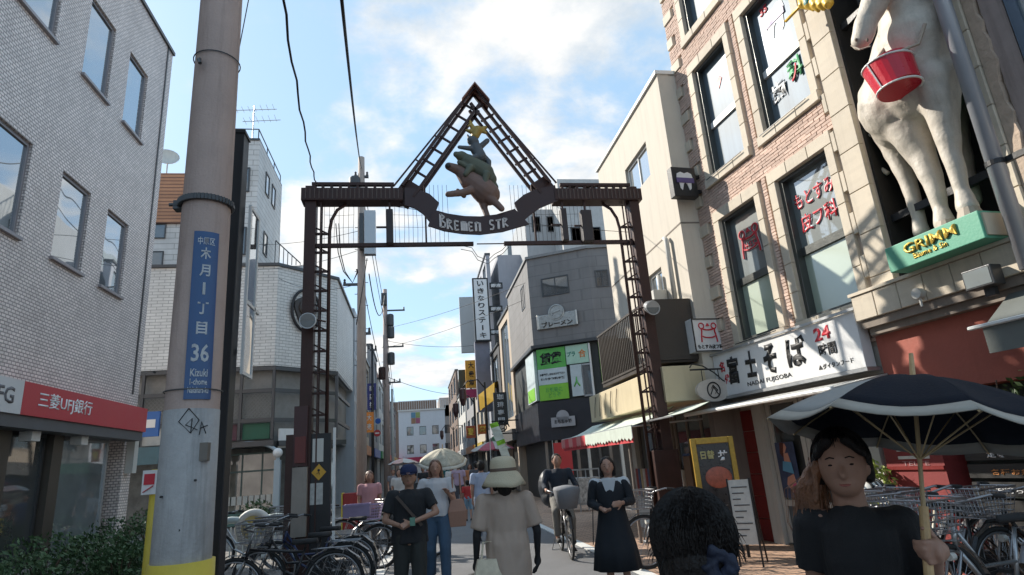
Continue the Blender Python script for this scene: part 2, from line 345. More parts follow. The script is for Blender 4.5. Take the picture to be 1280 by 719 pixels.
# ------------------------------------------------------------------ ground
asphalt = mat('asphalt', (.15, .15, .155), .85, var=.18, scale=1.1, bump=.6, bscale=160, fine=.14)
MB().box(-400, 400, -60, 700, -.4, 0).build('ground', asphalt)['kind'] = 'structure'
pave = tile_mat('orange_pavers', (.44, .28, .19), (.16, .12, .10), .22, .11, rough=.8, var=.18, msize=.09, axis='g', dirt=.2)
pave2 = tile_mat('grey_pavers', (.20, .185, .17), (.09, .085, .08), .30, .15, rough=.85, var=.14, msize=.07, axis='g', dirt=.2)
XR0, XR1 = 3.15, 2.75       # road edge near / far
b = MB(); b.prismz([(2.98, -4), (12, -4), (12, 90), (3.6, 90), (3.0, 14)], 0.0, .012); b.build('pavement_right', pave)['kind'] = 'structure'
b = MB(); b.prismz([(-7, -4), (-1.0, -4), (-1.0, 12), (-1.3, 90), (-7, 90)], 0.0, .012); b.build('pavement_left', pave2)['kind'] = 'structure'
paintw = mat('road_paint', (.62, .62, .60), .7, var=.14, scale=9, bump=.2, fine=.1)
b = MB(); b.prismz([(2.80, -4), (2.975, -4), (2.995, 14), (3.59, 90), (3.43, 90), (2.83, 14)], .001, .016); b.build('edge_line_right', paintw)['kind'] = 'structure'
b = MB(); b.prismz([(-.98, -4), (-.82, -4), (-.55, 9.8), (-.40, 14), (-.9, 90), (-1.05, 90), (-.56, 14), (-.71, 9.8)], .001, .016); b.build('edge_line_left', paintw)['kind'] = 'structure'
b = MB()
iron = mat('cast_iron', (.08, .075, .07), .6, .6, var=.2)
mh = thing('manhole_cover', 'round iron manhole cover set in the grey asphalt near the couple', 'manhole', (1.0, 9.4, 0))
MB().lathe([(.33, .0), (.33, .010), (.29, .012)], 28).build('cover_ring', iron, mh)
b = MB()
for i in range(-4, 5): h = math.sqrt(max(.0, .27**2-(i*.06)**2)); b.box(-h, h, i*.06-.012, i*.06+.012, .008, .016)
b.build('cover_ribs', iron, mh)

# ------------------------------------------------------------------ bank, left foreground
BX = -6.6
fr = Frame(BX, 0, R_(90))         # local x = +Y, local y = into the building
bank_tile = tile_mat('bank_tile', (.76, .68, .645), (.31, .265, .25), .11, .060, rough=.35, var=.12, bumps=.7, msize=.16, axis='d', dirt=.12)
bk = fthing('bank_building', 'pale grey tiled three storey bank with square set windows beside the concrete pole', 'building', fr)
H = 13.4; E1 = 15.95
holes = []
for (a, c) in ((13.52, 14.52), (11.72, 12.78), (9.35, 10.75), (7.3, 8.6), (5.3, 6.6)):
    holes += [(a, c, 5.78, 7.55), (a+.12, c+.12, 9.83, 11.75)]
b = MB(); b.walls(-5, E1, 3.25, H, holes, 0, .3); b.box(-5, E1, .3, 8, 3.25, H-.02); b.box(E1-.45, E1, 0, 8, 0, 3.25)
b.box(14.55, E1-.451, .06, .3, 0, .5)
b.build('wall', bank_tile, bk)
b = MB(); b.box(-5, E1+.04, -.05, .35, H, H+.1); b.box(E1-.36, E1-.30, -.02, .02, 3.7, H); b.build('coping', darkalu, bk)
bframe = mat('window_frame_grey', (.30, .28, .29), .4, .4, var=.05)
for h in holes:
    window(bk, h[0]+.005, h[1]-.005, h[2]+.005, h[3]-.005, .05, bframe, glass_sky, fw=.06, depth=.1, sill=.12)
# sign band over the bank front
redsign = mat('bank_red', (.50, .045, .06), .35, var=.04); greyst = mat('bank_white', (.62, .62, .62), .4, var=.04)
sg = fthing('bank_fascia_sign', 'long red and white bank sign band over the shaded bank entrance', 'sign', fr)
MB().box(10.85, 15.55, -.40, -.02, 2.80, 3.33).build('red_panel', redsign, sg)
MB().box(-4, 10.845, -.40, -.02, 2.80, 3.33).build('white_panel', greyst, sg)
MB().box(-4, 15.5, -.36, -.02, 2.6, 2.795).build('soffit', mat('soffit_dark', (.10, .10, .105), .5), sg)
lettering('三菱UFJ銀行', white_ink, sg, 12.15, 3.07, -.402, w=1.75, h=.30, bold=.012)
lettering('MUFG', mat('grey_ink', (.12, .12, .13), .5), sg, 10.15, 3.07, -.402, w=.95, h=.26, bold=.02)
for x in (11.6, 13.2, 9.9): MB().box(x, x+.25, -.2, .0, 2.44, 2.6).build('downlight', bwhite, sg)
# glazed bank front
mull = mat('bronze_mullion', (.10, .085, .07), .45, .5)
for (a, c, g_) in ((13.0, 15.0, glass_grey), (11.4, 12.6, glass_dark), (9.4, 11.0, glass_grey), (6.5, 9.0, glass_grey), (3, 6.3, glass_grey)):
    window(bk, a, c, .35, 2.62, .10, alu if g_ is glass_grey else darkalu, g_, fw=.07, depth=.10, name='shopfront')
for x in (12.62, 11.05, 9.03): MB().box(x, x+.33, -.02, .3, 0, 2.62).build('pilaster', mull, bk)
MB().box(3, 15.1, .05, .4, 0, .34).build('plinth', conc, bk)
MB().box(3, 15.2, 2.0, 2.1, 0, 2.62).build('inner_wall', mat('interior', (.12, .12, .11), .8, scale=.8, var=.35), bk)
post_ = MB().box(15.60, 15.80, -.18, -.01, 1.9, 2.62).build('wall_lamp', offwhite, None); tag(post_, 'small pale box lamp on the tiled corner pier of the bank', 'wall lamp')
post_.location = tuple(fr.o); post_.rotation_euler = (0, 0, fr.rz)
# shrubs in front of the bank
leafd = mat('shrub_leaf', (.055, .105, .04), .6, var=.3, scale=4, bump=0); twig = mat('twig', (.09, .06, .04), .8)
rnd = random.Random(3)
shr = [(-5.75, 11.2, .95, .9), (-5.6, 12.6, .85, .8), (-5.9, 13.9, .9, .95), (-4.9, 11.8, .55, .62), (-5.55, 9.7, .9, .8), (-5.0, 13.3, .6, .6), (-5.75, 15.2, .85, 1.05), (-3.9, 16.6, .6, 1.0)]
lab = ['dark shrub in the middle of the bank bed below the dark pilaster', 'rounded shrub right of centre in the bank bed', 'shrub near the tiled corner pier of the bank', 'low shrub at the front of the bank bed nearest the yellow cover', 'leftmost shrub below the bank sign', 'small low shrub in front of the bank corner', 'tall shrub hiding the foot of the tiled bank corner', 'dark bush beyond the black post next to the curved railing']
for i, (x, y, r, h) in enumerate(shr):
    t = thing('shrub', lab[i], 'shrub', (x, y, 0), group='shrubs around the bank corner')
    b = MB(); scatter_leaves(b, (0, 0, h*.55), (r*.8, r*.9, h*.55), 1500, .045, rnd); b.build('foliage', leafd, t)
    b = MB()
    for k in range(6): a = k*1.05; b.tube([(0, 0, 0), (.12*math.cos(a), .12*math.sin(a), h*.4), (.35*r*math.cos(a), .35*r*math.sin(a), h*.8)], [.02, .014, .006], 5)
    b.build('stem', twig, t)

# ------------------------------------------------------------------ left, beyond the side street: white tiled corner building and tower
wtile = tile_mat('white_tile', (.66, .645, .61), (.33, .32, .30), .40, .12, rough=.4, var=.05, bumps=.5, msize=.10, axis='d', dirt=.12)
c1 = thing('corner_building', 'white tiled corner building with cut corner, dark gallery storey and black emblem', 'building', (0, 0, 0))
poly = [(-13, 24), (-5.25, 24), (-3.2, 26.05), (-3.2, 31), (-3.2, 33), (-13, 33)]
MB().prismz(poly, 5.72, 9.72).build('wall', wtile, c1)
o_ = [(-13, 23.92), (-5.22, 23.92), (-3.12, 26.02), (-3.12, 33.05), (-13, 33.05)]
MB().prismz(o_, 9.722, 9.84).build('coping', darkalu, c1)
ins = [(-12.9, 24.35), (-5.4, 24.35), (-3.55, 26.2), (-3.55, 33), (-12.9, 33)]
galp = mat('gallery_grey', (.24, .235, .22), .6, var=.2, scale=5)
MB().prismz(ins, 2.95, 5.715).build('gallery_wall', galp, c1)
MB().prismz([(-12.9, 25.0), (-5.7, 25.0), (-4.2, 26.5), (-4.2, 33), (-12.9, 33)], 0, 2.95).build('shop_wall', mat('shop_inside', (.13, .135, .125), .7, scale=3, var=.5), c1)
b = MB()
for z in (5.55, 4.72, 3.62): b.box(-13, -5.2, 23.98, 24.1, z, z+.14); b.bar((-5.22, 24.03, z+.07), (-3.2, 26.05, z+.07), .1, .14); b.bar((-3.2, 26.05, z+.07), (-3.2, 31, z+.07), .1, .14)
for x in (-12.2, -11, -9.8, -8.6, -7.6, -6.4, -5.24): b.box(x-.05, x+.05, 23.97, 24.09, 3.0, 5.7)
b.box(-3.25, -3.13, 26.0, 26.12, 3, 5.7); b.build('gallery_frame', darkalu, c1)
latt = mat('lattice_pale', (.28, .28, .26), .6, var=.1)
for k, (x0, x1) in enumerate(((-12.15, -11.05), (-10.95, -9.85), (-9.75, -8.65), (-8.55, -7.65), (-7.55, -6.45), (-6.35, -5.3))):
    b = MB(); z0, z1 = 3.78, 4.70
    n = 9
    for i in range(-n, n+1):
        for s_ in (1, -1):
            pa = []
            for tt in range(41):
                x = x0+(x1-x0)*tt/40; z = z0+(z1-z0)*(.5+ (s_*(tt/40-.5)*1.3 + i*.16))
                if z0 <= z <= z1: pa.append((x, 24.16, z))
            if len(pa) > 1: b.bar(pa[0], pa[-1], .015)
    b.build('lattice_screen', latt, c1)
pan = mat('patterned_panel', (.22, .2, .19), .6, var=.6, scale=7); panw = mat('panel_white', (.5, .5, .46), .6)
# painted boards under the screens
for x0, x1, m_ in ((-9.7, -8.7, panw), (-8.5, -7.7, pan), (-7.5, -6.5, mat('board_purple', (.12, .045, .06), .6, var=.3, scale=4)), (-6.3, -5.35, mat('board_green', (.03, .12, .07), .6))):
    MB().box(x0, x1, 24.12, 24.2, 3.02, 3.6).build('board', m_, c1)
for x0 in (-5.05,): MB().bar((x0+.05, 24.03, 3.0), (x0+.75, 24.73, 3.0), .06, .7).build('white_board', bwhite, c1)
ch = MB()
for i in range(6):
    for j in range(3):
        if (i+j) % 2: ch.box(-7.65+i*.16-.9, -7.5+i*.16-.9, 24.108, 24.119, 3.05+j*.18, 3.22+j*.18)
ch.build('check_pattern', black, c1)
MB().box(-13.2, -5.0, 23.2, 24.6, 2.72, 2.9).build('canopy', darkalu, c1)
MB().bar((-5.1, 23.9, 2.81), (-2.95, 26.1, 2.81), .5, .18).build('canopy_corner', darkalu, c1)
# shopfront under the arch
window(c1, -6.9, -5.0, .5, 2.55, 24.3, mat('frame_green', (.06, .10, .09), .5), glass_mat('shop_glass', (.14, .13, .10), .04, refl=.15, var=1.2), fw=.06, mull=(-6.3, -5.6), trans=(1.9,), name='shop_window')
MB().box(-6.95, -4.95, 24.2, 24.42, .05, .47).build('stall_riser', mat('riser_green', (.09, .17, .15), .55), c1)
for i in range(9):
    MB().box(-6.8+i*.2, -6.65+i*.2, 24.27, 24.29, .75, 1.05).build('menu_card', panw, c1)
window(c1, -3.9+0, -3.25, .2, 2.6, 26.3, offwhite, glass_grey, fw=.07, name='corner_window')
ar = thing('arched_canopy_frame', 'pale blue tubular arch framing the ground floor shop entrance left of the gate', 'archway', (-5.85, 23.3, 0))
archm = mat('arch_blue', (.33, .40, .44), .45, .2, var=.08)
b = MB(); b.tube([(-1.0, 0, 0), (-1.0, 0, 2.35)]+[(-1.0*math.cos(math.pi*i/14), 0, 2.35+.5*math.sin(math.pi*i/14)) for i in range(1, 14)]+[(1.0, 0, 2.35), (1.0, 0, 0)], .07, 8, ); b.build('arch_tube', archm, ar, smooth=True)
for s_ in (-1, 1): MB().box(s_*1.0-.1, s_*1.0+.1, -.10, .12, 0, 2.2).build('post', archm, ar); MB().ell((s_*1.0, -.05, 2.45), .17, .17, .17).build('globe', bwhite, ar, smooth=True)
# emblem on the cut corner
ef = Frame(-5.25, 24, R_(45)); ex, ez = ef.at(381, 389, 0)
em = fthing('wall_emblem', 'black oval ring emblem with a dark head relief on the white tiled cut corner', 'emblem', ef)
b = MB(); b.tube([(ex+.78*math.cos(a)*.85, -.10, ez+.86*math.sin(a)) for a in [2*math.pi*i/32 for i in range(32)]], .06, 8, close=True); b.build('ring', blackm, em, smooth=True)
b = MB(); b.prism([(ex+.5*math.cos(a)*(1+.15*math.sin(3*a)), ez+.6*math.sin(a)) for a in [2*math.pi*i/28 for i in range(28)]], -.09, -.01); b.ell((ex-.1, -.1, ez+.1), .25, .1, .3); b.build('relief', mat('relief', (.045, .035, .03), .5, var=.4, scale=6), em)
# glazed building further along
c2 = thing('glazed_building', 'narrow blue glass fronted building beside the white tiled corner building', 'building', (0, 0, 0))
MB().box(-12, -3.15, 33.1, 37.5, 0, 10.3).build('wall', mat('pale_panel', (.42, .46, .5), .5, var=.08, dirt=.1), c2)
f2 = Frame(-3.15, 0, R_(90))
for z in range(4):
    for k in range(4): window(c2, 0, .95, 0, 2.0, 0, alu, glass_sky, fw=.05, depth=.05).matrix_local = Matrix.Translation((-3.13, 33.25+k*1.05, .9+z*2.35)) @ Matrix.Rotation(R_(90), 4, 'Z')
# tall white tower behind
tw = thing('tall_white_building', 'tall white panelled building rising behind the address pole with orange clad side', 'building', (0, 0, 0))
wpan = tile_mat('white_siding', (.58, .57, .55), (.34, .33, .31), 2.4, .26, rough=.55, var=.04, msize=.06, axis='d', dirt=.14)
MB().box(-9.2, -6.75, 26.2, 31, 9.84, 16.6).build('wall', wpan, tw)
MB().box(-14, -9.21, 27.2, 31.2, 0, 14.4).build('rear_wall', wpan, tw)
MB().box(-13.5, -9.3, 27.05, 27.19, 12.9, 15.35).build('orange_siding', tile_mat('orange_siding', (.42, .20, .10), (.16, .07, .04), 5, .17, axis='d', msize=.14), tw)
b = MB(); b.box(-9.2, -6.75, 26.15, 31, 16.6, 16.7); b.tube([(-9.1, 26.3, 17.25), (-6.85, 26.3, 17.25), (-6.85, 31, 17.25)], .03, 5)
for x in (-9.1, -8.3, -7.5, -6.85): b.cyl((x, 26.3, 16.6), (x, 26.3, 17.25), .025, n=5)
for y in (28, 29.5, 31): b.cyl((-6.85, y, 16.6), (-6.85, y, 17.25), .025, n=5)
b.build('roof_railing', darkalu, tw)
for (x0, x1, z0, z1) in ((-7.6, -7.1, 14.0, 15.2), (-7.6, -7.1, 11, 12.3), (-8.9, -8.2, 12.4, 13.2), (-8.9, -8.2, 10.6, 11.4)): window(tw, x0, x1, z0, z1, 26.13, darkalu, glass_dark, fw=.06, depth=.06)
for y, z in ((27.5, 14.6), (28.8, 14.6), (27.6, 11.6)): window(tw, 0, .7, 0, 1.1, 0, darkalu, glass_dark, fw=.06).matrix_local = Matrix.Translation((-6.70, y, z)) @ Matrix.Rotation(R_(90), 4, 'Z')
for z in (10.9, 12.2): window(tw, -11.6, -10.8, z, z+.7, 27.14, darkalu, glass_dark, fw=.05, depth=.05)
an = thing('rooftop_antenna', 'thin television antenna on the roof behind the poles', 'antenna', (-7.35, 27.2, 16.7))
b = MB(); b.cyl((0, 0, 0), (0, 0, 2.4), .03, n=6); b.cyl((-.9, 0, 2.1), (1.0, .2, 2.35), .018, n=5); b.cyl((-.5, 0, 1.5), (1.2, .2, 1.75), .018, n=5)
for i in range(7): b.cyl((-.8+i*.28, -.25, 2.12+i*.035), (-.8+i*.28, .25, 2.12+i*.035), .01, n=4)
for i in range(6): b.cyl((-.4+i*.28, -.3, 1.52+i*.04), (-.4+i*.28, .3, 1.52+i*.04), .01, n=4)
b.build('antenna_rods', alu, an)
wt = thing('satellite_dish', 'round rooftop satellite dish seen just right of the bank roof corner', 'satellite dish', (-11.1, 27.3, 15.35))
b = MB(); b.lathe([(.02, 0), (.30, .06), (.48, .16), (.52, .22), (.48, .18), (.3, .09), (.02, .03)], 18); db = b.build('dish', offwhite, wt, smooth=True); db.rotation_euler = (R_(65), 0, R_(20)); db.location = (0, 0, .8)
MB().cyl((0, .1, 0), (0, .1, .8), .035, n=6).build('mast', alu, wt)
# low building with a rail between tower and corner
lo = thing('set_back_building', 'grey set back building with sloping stair rail above the white tiled parapet', 'building', (0, 0, 0))
MB().box(-6.7, -4.6, 29.5, 32.9, 9.9, 11.6).build('wall', wpan, lo)
b = MB(); b.bar((-6.6, 29.4, 12.9), (-5.4, 29.4, 11.7), .05)
for k in range(7): b.cyl((-6.6+k*.2, 29.4, 11.6), (-6.6+k*.2, 29.4, 12.9-k*.2), .02, n=5)
b.build('stair_rail', darkalu, lo)

# left row into the distance
rowmats = [mat('row_cream', (.42, .38, .32), .8, var=.08, dirt=.2), mat('row_grey', (.28, .28, .29), .8, var=.08, dirt=.2), mat('row_white', (.55, .55, .53), .7, var=.06, dirt=.2), mat('row_brown', (.16, .11, .085), .8, var=.12), mat('row_pink', (.42, .33, .30), .8, var=.08, dirt=.15)]
def row_building(name, label, x, y0, y1, h, m_, side, floors, shop, bays=2, setb=.0):
    # side -1: stands left of the street, facade looks +X; side +1: stands right
    f = Frame(x, y0 if side < 0 else y1, R_(90 if side < 0 else -90)); w = y1-y0
    t = fthing(name, label, 'building', f)
    holes = []; fh = (h-3.2)/max(1, floors)
    for k in range(floors):
        for j in range(bays):
            cx = w*(j+.5)/bays; ww = w/bays*.32; holes.append((cx-ww, cx+ww, 3.3+k*fh+.5, 3.3+k*fh+fh-.5))
    b = MB(); b.walls(0, w, 3.1, h, holes, 0, .25); b.box(0, .3, 0, .8, 0, 3.1); b.box(w-.3, w, 0, .8, 0, 3.1); b.box(0, w, .8, 7, 0, h-.02) ; b.build('wall', m_, t)
    MB().box(-.03, w+.03, -.08, .3, h, h+.14).build('coping', darkalu, t)
    for h_ in holes: window(t, h_[0]+.01, h_[1]-.01, h_[2]+.01, h_[3]-.01, .08, alu, glass_dark if side < 0 else glass_curtain, fw=.05, mull=((h_[0]+h_[1])/2,), depth=.06)
    MB().box(.1, w-.1, -.25, -.02, 2.6, 3.15).build('fascia', shop, t)
    window(t, .35, w-.35, .1, 2.55, .3, darkalu, glass_dark, fw=.06, mull=(w/2,), name='shop_window')
    return t
rnd = random.Random(11)
cols = [(.45, .05, .04), (.5, .36, .05), (.05, .12, .35), (.05, .25, .1), (.6, .6, .58), (.45, .16, .04), (.1, .1, .1)]
shopm = [mat('fascia_%s' % n, c, .45, var=.06) for n, c in zip(('red', 'yellow', 'blue', 'green', 'white', 'orange', 'dark'), cols)]
for i, (y0, y1, h, mi, fl, si, lb) in enumerate((
    (37.6, 43, 8.6, 0, 2, 5, 'cream two bay shop house right behind the tall blue banner'), (43.1, 50, 10.2, 1, 2, 2, 'grey shop house with a blue fascia left side of the street'),
    (50.1, 58, 8.8, 2, 2, 3, 'white shop house with a green fascia left side of the street'), (58.1, 70, 11, 4, 3, 0, 'pinkish shop house with a red fascia left side far down the street'), (70.1, 84, 9, 1, 2, 1, 'grey shop house farthest along the left side'))):
    row_building('shop_house', lb, -3.1+i*.12, y0, y1, h, rowmats[mi], -1, fl, shopm[si])

# ------------------------------------------------------------------ right: brick and stone building
FB = Frame(5.49, 9.32, math.atan2(-.9949, .1012))
def perp(fr, px, py, x0):
    d = ray(px, py); p0 = fr.o + fr.X*x0; q = CAM + d*((p0-CAM).dot(fr.X)/d.dot(fr.X)) - fr.o
    return q.dot(fr.Y), q.z
rb = fthing('brick_building', 'sunlit salmon brick and cream stone building with clinic windows above the white noodle shop sign', 'building', FB)
TOP = 12.2
wins = []
for z0, z1 in ((3.2, 5.42), (6.27, 8.53), (9.34, 11.6)): wins += [(-.05, .96, z0, z1), (1.50, 2.55, z0, z1)]
b = MB(); b.walls(-.72, 3.12, 2.6, TOP, wins, .035, .35); b.box(-.72, 3.12, .35, 4, 2.6, TOP-.02); b.box(4.46, 7.5, .08, 4, 2.6, TOP); b.box(3.12, 4.46, .95, 4, 2.6, TOP)
b.build('wall', mortar, rb)
# stone pieces, each one a block
sb_meshes = {}
def block(x0, x1, z0, z1, y0=0.0, y1=.06, parent=rb, m=stone):
    k = (round(x1-x0, 3), round(z1-z0, 3), round(y1-y0, 3))
    if k not in sb_meshes:
        w, h, d = (k[0]-.008)/2, (k[1]-.008)/2, k[2]; c = .006
        mb = MB(); mb.loft([[(-w, d, -h), (w, d, -h), (w, d, h), (-w, d, h)], [(-w, c, -h), (w, c, -h), (w, c, h), (-w, c, h)], [(-w+c, 0, -h+c), (w-c, 0, -h+c), (w-c, 0, h-c), (-w+c, 0, h-c)]])
        sb_meshes[k] = mb.data('stone_block', m)
    o = bpy.data.objects.new('stone_block', sb_meshes[k]); COL.objects.link(o); o.parent = parent; o.location = ((x0+x1)/2, y0, (z0+z1)/2); return o
stone_rects = []
def srect(x0, x1, z0, z1, nx=1, nz=1, y0=-.03):
    stone_rects.append((x0, x1, z0, z1))
    for i in range(nx):
        for j in range(nz): block(x0+(x1-x0)*i/nx, x0+(x1-x0)*(i+1)/nx, z0+(z1-z0)*j/nz, z0+(z1-z0)*(j+1)/nz, y0)
for (x0, x1, z0, z1) in wins:
    srect(x0-.17, x0, z0, z1, 1, 5); srect(x1, x1+.15, z0, z1, 1, 5)
    srect(x0-.17, x1+.15, z1, z1+.20, 3, 1); srect(x0-.17, x1+.15, z0-.17, z0, 3, 1, y0=-.06)
for j in range(15):
    z = 2.9+j*.6
    if z+.3 < TOP: srect(-.72, -.5 if j % 2 else -.40, z, z+.22)
srect(2.78, 3.12, 2.86, TOP-.1, 1, 16)
for j in range(31):                       # toothed edge beside the pilaster
    if j % 2 == 0: srect(2.70, 2.78, 2.86+j*.3, 3.16+j*.3, y0=-.028)
def covered(x0, x1, z0, z1): return any(a < x1-.004 and c > x0+.004 and d < z1-.004 and e > z0+.004 for a, c, d, e in stone_rects+wins)
bl, bh, jt = .19, .042, .010
bmesh_brick = MB().box(-bl/2, bl/2, 0, .05, -bh/2, bh/2).data('brick', brickm); half_brick = MB().box(-bl/4+.004, bl/4-.004, 0, .05, -bh/2, bh/2).data('brick', brickm)
cand = []; row = 0; z = 2.66; rnd = random.Random(5)
while z < TOP-.05:
    x = -.72 + (0 if row % 2 == 0 else -(bl+jt)/2)
    while x < 2.78:
        if x > -.73 and x+bl < 2.79 and not covered(x, x+bl, z, z+bh): cand.append((x+bl/2, z+bh/2, 0))
        else:
            for hx in (x, x+(bl+jt)/2):
                if hx > -.73 and hx+bl/2-.004 < 2.79 and not covered(hx, hx+bl/2-.004, z, z+bh): cand.append((hx+bl/4, z+bh/2, 1))
        x += bl+jt
    row += 1; z += bh+jt
def bdist(c): return (FB.w(c[0], 0, c[1]) - CAM).length
vis = [c for c in cand if 3.0 < c[1] < 9.6]; vis.sort(key=bdist); keep = set(vis[:300])
for c in vis[:300]:
    o = bpy.data.objects.new('brick', half_brick if c[2] else bmesh_brick); COL.objects.link(o); o.parent = rb; o.location = (c[0], rnd.uniform(-.008, .002), c[1])
b = MB()
for c in cand:
    if c in keep: continue
    w = bl/4-.004 if c[2] else bl/2; y = rnd.uniform(-.008, .002); b.box(c[0]-w, c[0]+w, y, .05, c[1]-bh/2, c[1]+bh/2)
b.build('brickwork', brickm, rb)['kind'] = 'stuff'
wfb = mat('window_frame_bronze', (.085, .09, .085), .35, .5, var=.06)
for i, (x0, x1, z0, z1) in enumerate(wins):
    up = z0 > 6; zt = z0+1.02
    fm = bwhite if up else wfb
    o = MB().box(x0+.001, x0+.075, .04, .30, z0+.001, z1-.001).box(x1-.03, x1-.001, .04, .30, z0+.001, z1-.001).box(x0+.075, x1-.03, .04, .30, z1-.05, z1-.001).box(x0+.075, x1-.03, .04, .30, z0+.001, z0+.05).build('window', wfb, rb)
    MB().box(x0+.076, x1-.031, .12, .2, zt-.06, zt+.06).build('transom', fm, o)
    MB().box(x0+.076, x1-.031, .16, .172, z0+.051, zt-.061).build('pane', glass_curtain if up else glass_frost, o)
    MB().box(x0+.076, x1-.031, .15, .162, zt+.061, z1-.051).build('pane', glass_curtain if up else glass_grey, o)
# lettering on the panes
sign_white = mat('sign_white', (.72, .72, .72), .4, var=.04, dirt=.1)
lettering('もとすみ', white_ink, rb, 2.03, 4.98, .145, w=.80, h=.24, bold=.05); lettering('もとすみ', red_ink, rb, 2.03, 4.98, .138, w=.80, h=.24, bold=.012)
lettering('皮フ科', white_ink, rb, 2.03, 4.62, .145, w=.72, h=.27, bold=.05); lettering('皮フ科', red_ink, rb, 2.03, 4.62, .138, w=.72, h=.27, bold=.014)
def hsc_logo(parent, cx, cz, s, y, mr=red_ink, ring=True, M_=None):
    b = MB()
    for sx in (-1, 1):
        b.tube([(cx+sx*s*(.62-.18*t*t+.30*(t>.75)*(t-.75)), y, cz-s*.75+s*1.0*t) for t in [i/8 for i in range(9)]], .055*s, 6)
        b.tube([(cx+sx*s*.50+.20*s*math.cos(a), y, cz+s*.42+.20*s*math.sin(a)) for a in [2*math.pi*i/14 for i in range(14)]], .045*s, 6, close=True)
    b.tube([(cx+s*.5*math.sin(a), y, cz+s*.28-.16*s*math.cos(a)) for a in [-1.4+2.8*i/10 for i in range(11)]], .05*s, 6)
    b.prism([(cx-.16*s, cz+.40*s), (cx+.16*s, cz+.40*s), (cx, cz+.62*s)], y-.01, y+.004)
    b.tube([(cx+s*.52*math.sin(a), y, cz-s*.28-.16*s*math.cos(a)) for a in [-1.3+2.6*i/10 for i in range(11)]], .045*s, 6)
    o = b.build('logo', mr, parent); return o
hsc_logo(rb, .48, 4.85, .36, .145, white_ink).scale = (1, 1, 1)
hsc_logo(rb, .48, 4.85, .36, .130); lettering('H.S.C', red_ink, rb, .48, 4.78, .135, w=.30, h=.09, bold=.02)
green_ink = mat('green_ink', (.10, .38, .16), .5); pale_ink = mat('pale_ink', (.62, .70, .72), .5)
lettering('歯', white_ink, rb, 1.80, 6.85, .14, w=.34, h=.34, bold=.02); lettering('科', green_ink, rb, 2.22, 6.98, .14, w=.32, h=.36, bold=.03)
lettering('ノ', red_ink, rb, 2.2, 6.92, .132, w=.16, h=.26, bold=.03)
# tooth drawing on the upper pane and the hanging tooth sign
def tooth(parent, cx, cz, s, y, m, fr_x=None):
    pts = [(-.5, .5), (-.25, .62), (0, .52), (.25, .62), (.5, .5), (.56, .2), (.42, -.1), (.38, -.5), (.25, -.62), (.12, -.2), (0, -.1), (-.12, -.2), (-.25, -.62), (-.38, -.5), (-.42, -.1), (-.56, .2)]
    return MB().prism([(cx+a*s, cz+c*s) for a, c in pts], y, y+.012).build('tooth', m, parent)
tooth(rb, 2.05, 8.0, .42, .140, white_ink); MB().box(1.83, 2.27, .130, .139, 7.98, 8.10).build('tooth_band', mat('violet_ink', (.12, .08, .25), .5), rb)
lettering('35', red_ink, rb, 1.86, 8.35, .14, w=.18, h=.14, bold=.02)
for (xx, zz) in ((.42, 7.95),): MB().prism([(xx, zz-.1), (xx+.13, zz+.05), (xx+.07, zz+.12), (xx, zz+.07), (xx-.07, zz+.12), (xx-.13, zz+.05)], .14, .149).build('heart', red_ink, rb)
ts = thing('tooth_sign', 'small black square hanging sign with a white tooth on the brick corner', 'sign', tuple(FB.w(-.45, -.62, 6.02)), FB.rz+R_(90))
# local +X of the sign runs from the street edge to the wall
MB().box(0, .50, -.09, .07, 0, .60).build('box', blackm, ts, bevel=.01)
tooth(ts, .25, .31, .30, -.104, sign_white); MB().box(.07, .43, -.116, -.105, .27, .37).build('band', mat('violet_ink2', (.10, .07, .20), .5), ts)
MB().box(.50, .62, -.03, .03, .12, .18).box(.50, .62, -.03, .03, .42, .48).build('bracket', blackm, ts)
# little dark stays in front of the sills
for i, (x0, x1, z) in enumerate(((-.10, .95, 6.24), (1.45, 2.5, 6.24), (-.1, .95, 3.17))):
    MB().bar((x0, -.09, z), (x1, -.09, z), .012).build('sill_rail', blackm, rb)

# niche with donkey statue
nb = mat('niche_black', (.016, .015, .014), .7, var=.3)
MB().box(3.13, 4.45, .90, .94, 3.2, 12).build('niche_back', nb, rb); MB().box(3.121, 3.16, .06, .9, 3.2, 12).box(4.42, 4.459, .08, .9, 3.2, 12).build('niche_side', nb, rb)
bb = MB()
for z in (4.05, 5.55, 6.9): bb.box(3.0, 4.62, .12, .20, z, z+.09)
for x in (3.35, 4.28): bb.box(x, x+.05, .3, .35, 3.2, 12)
bb.build('niche_frame', blackm, rb)
for j in range(20): block(4.50, 4.74, 2.86+j*.46, 2.86+(j+1)*.46-.0, -.03, .07)
rough_m = mat('rough_stone', (.48, .38, .30), .9, var=.2, scale=9, bump=1.0, bscale=30)
b = MB(); pts = []; rnd = random.Random(9)
zz = [2.86+.12*k for k in range(78)]
b.prism([(4.745, 2.86)]+[(4.86+rnd.uniform(-.03, .03), z) for z in zz]+[(4.745, zz[-1])], .0, .09); b.build('broken_edge', rough_m, rb)
MB().box(4.87, 5.08, .04, .10, 2.86, 12).build('render_strip', mat('grey_render', (.33, .27, .25), .9, bump=.5, dirt=.3), rb)
blu = mat('blue_grey_metal', (.10, .13, .17), .4, .5, var=.1)
window(rb, 5.10, 6.4, 3.9, 11.8, .02, blu, glass_grey, fw=.10, mull=(5.45, 5.95), trans=(6.0, 8.4), name='tall_window')
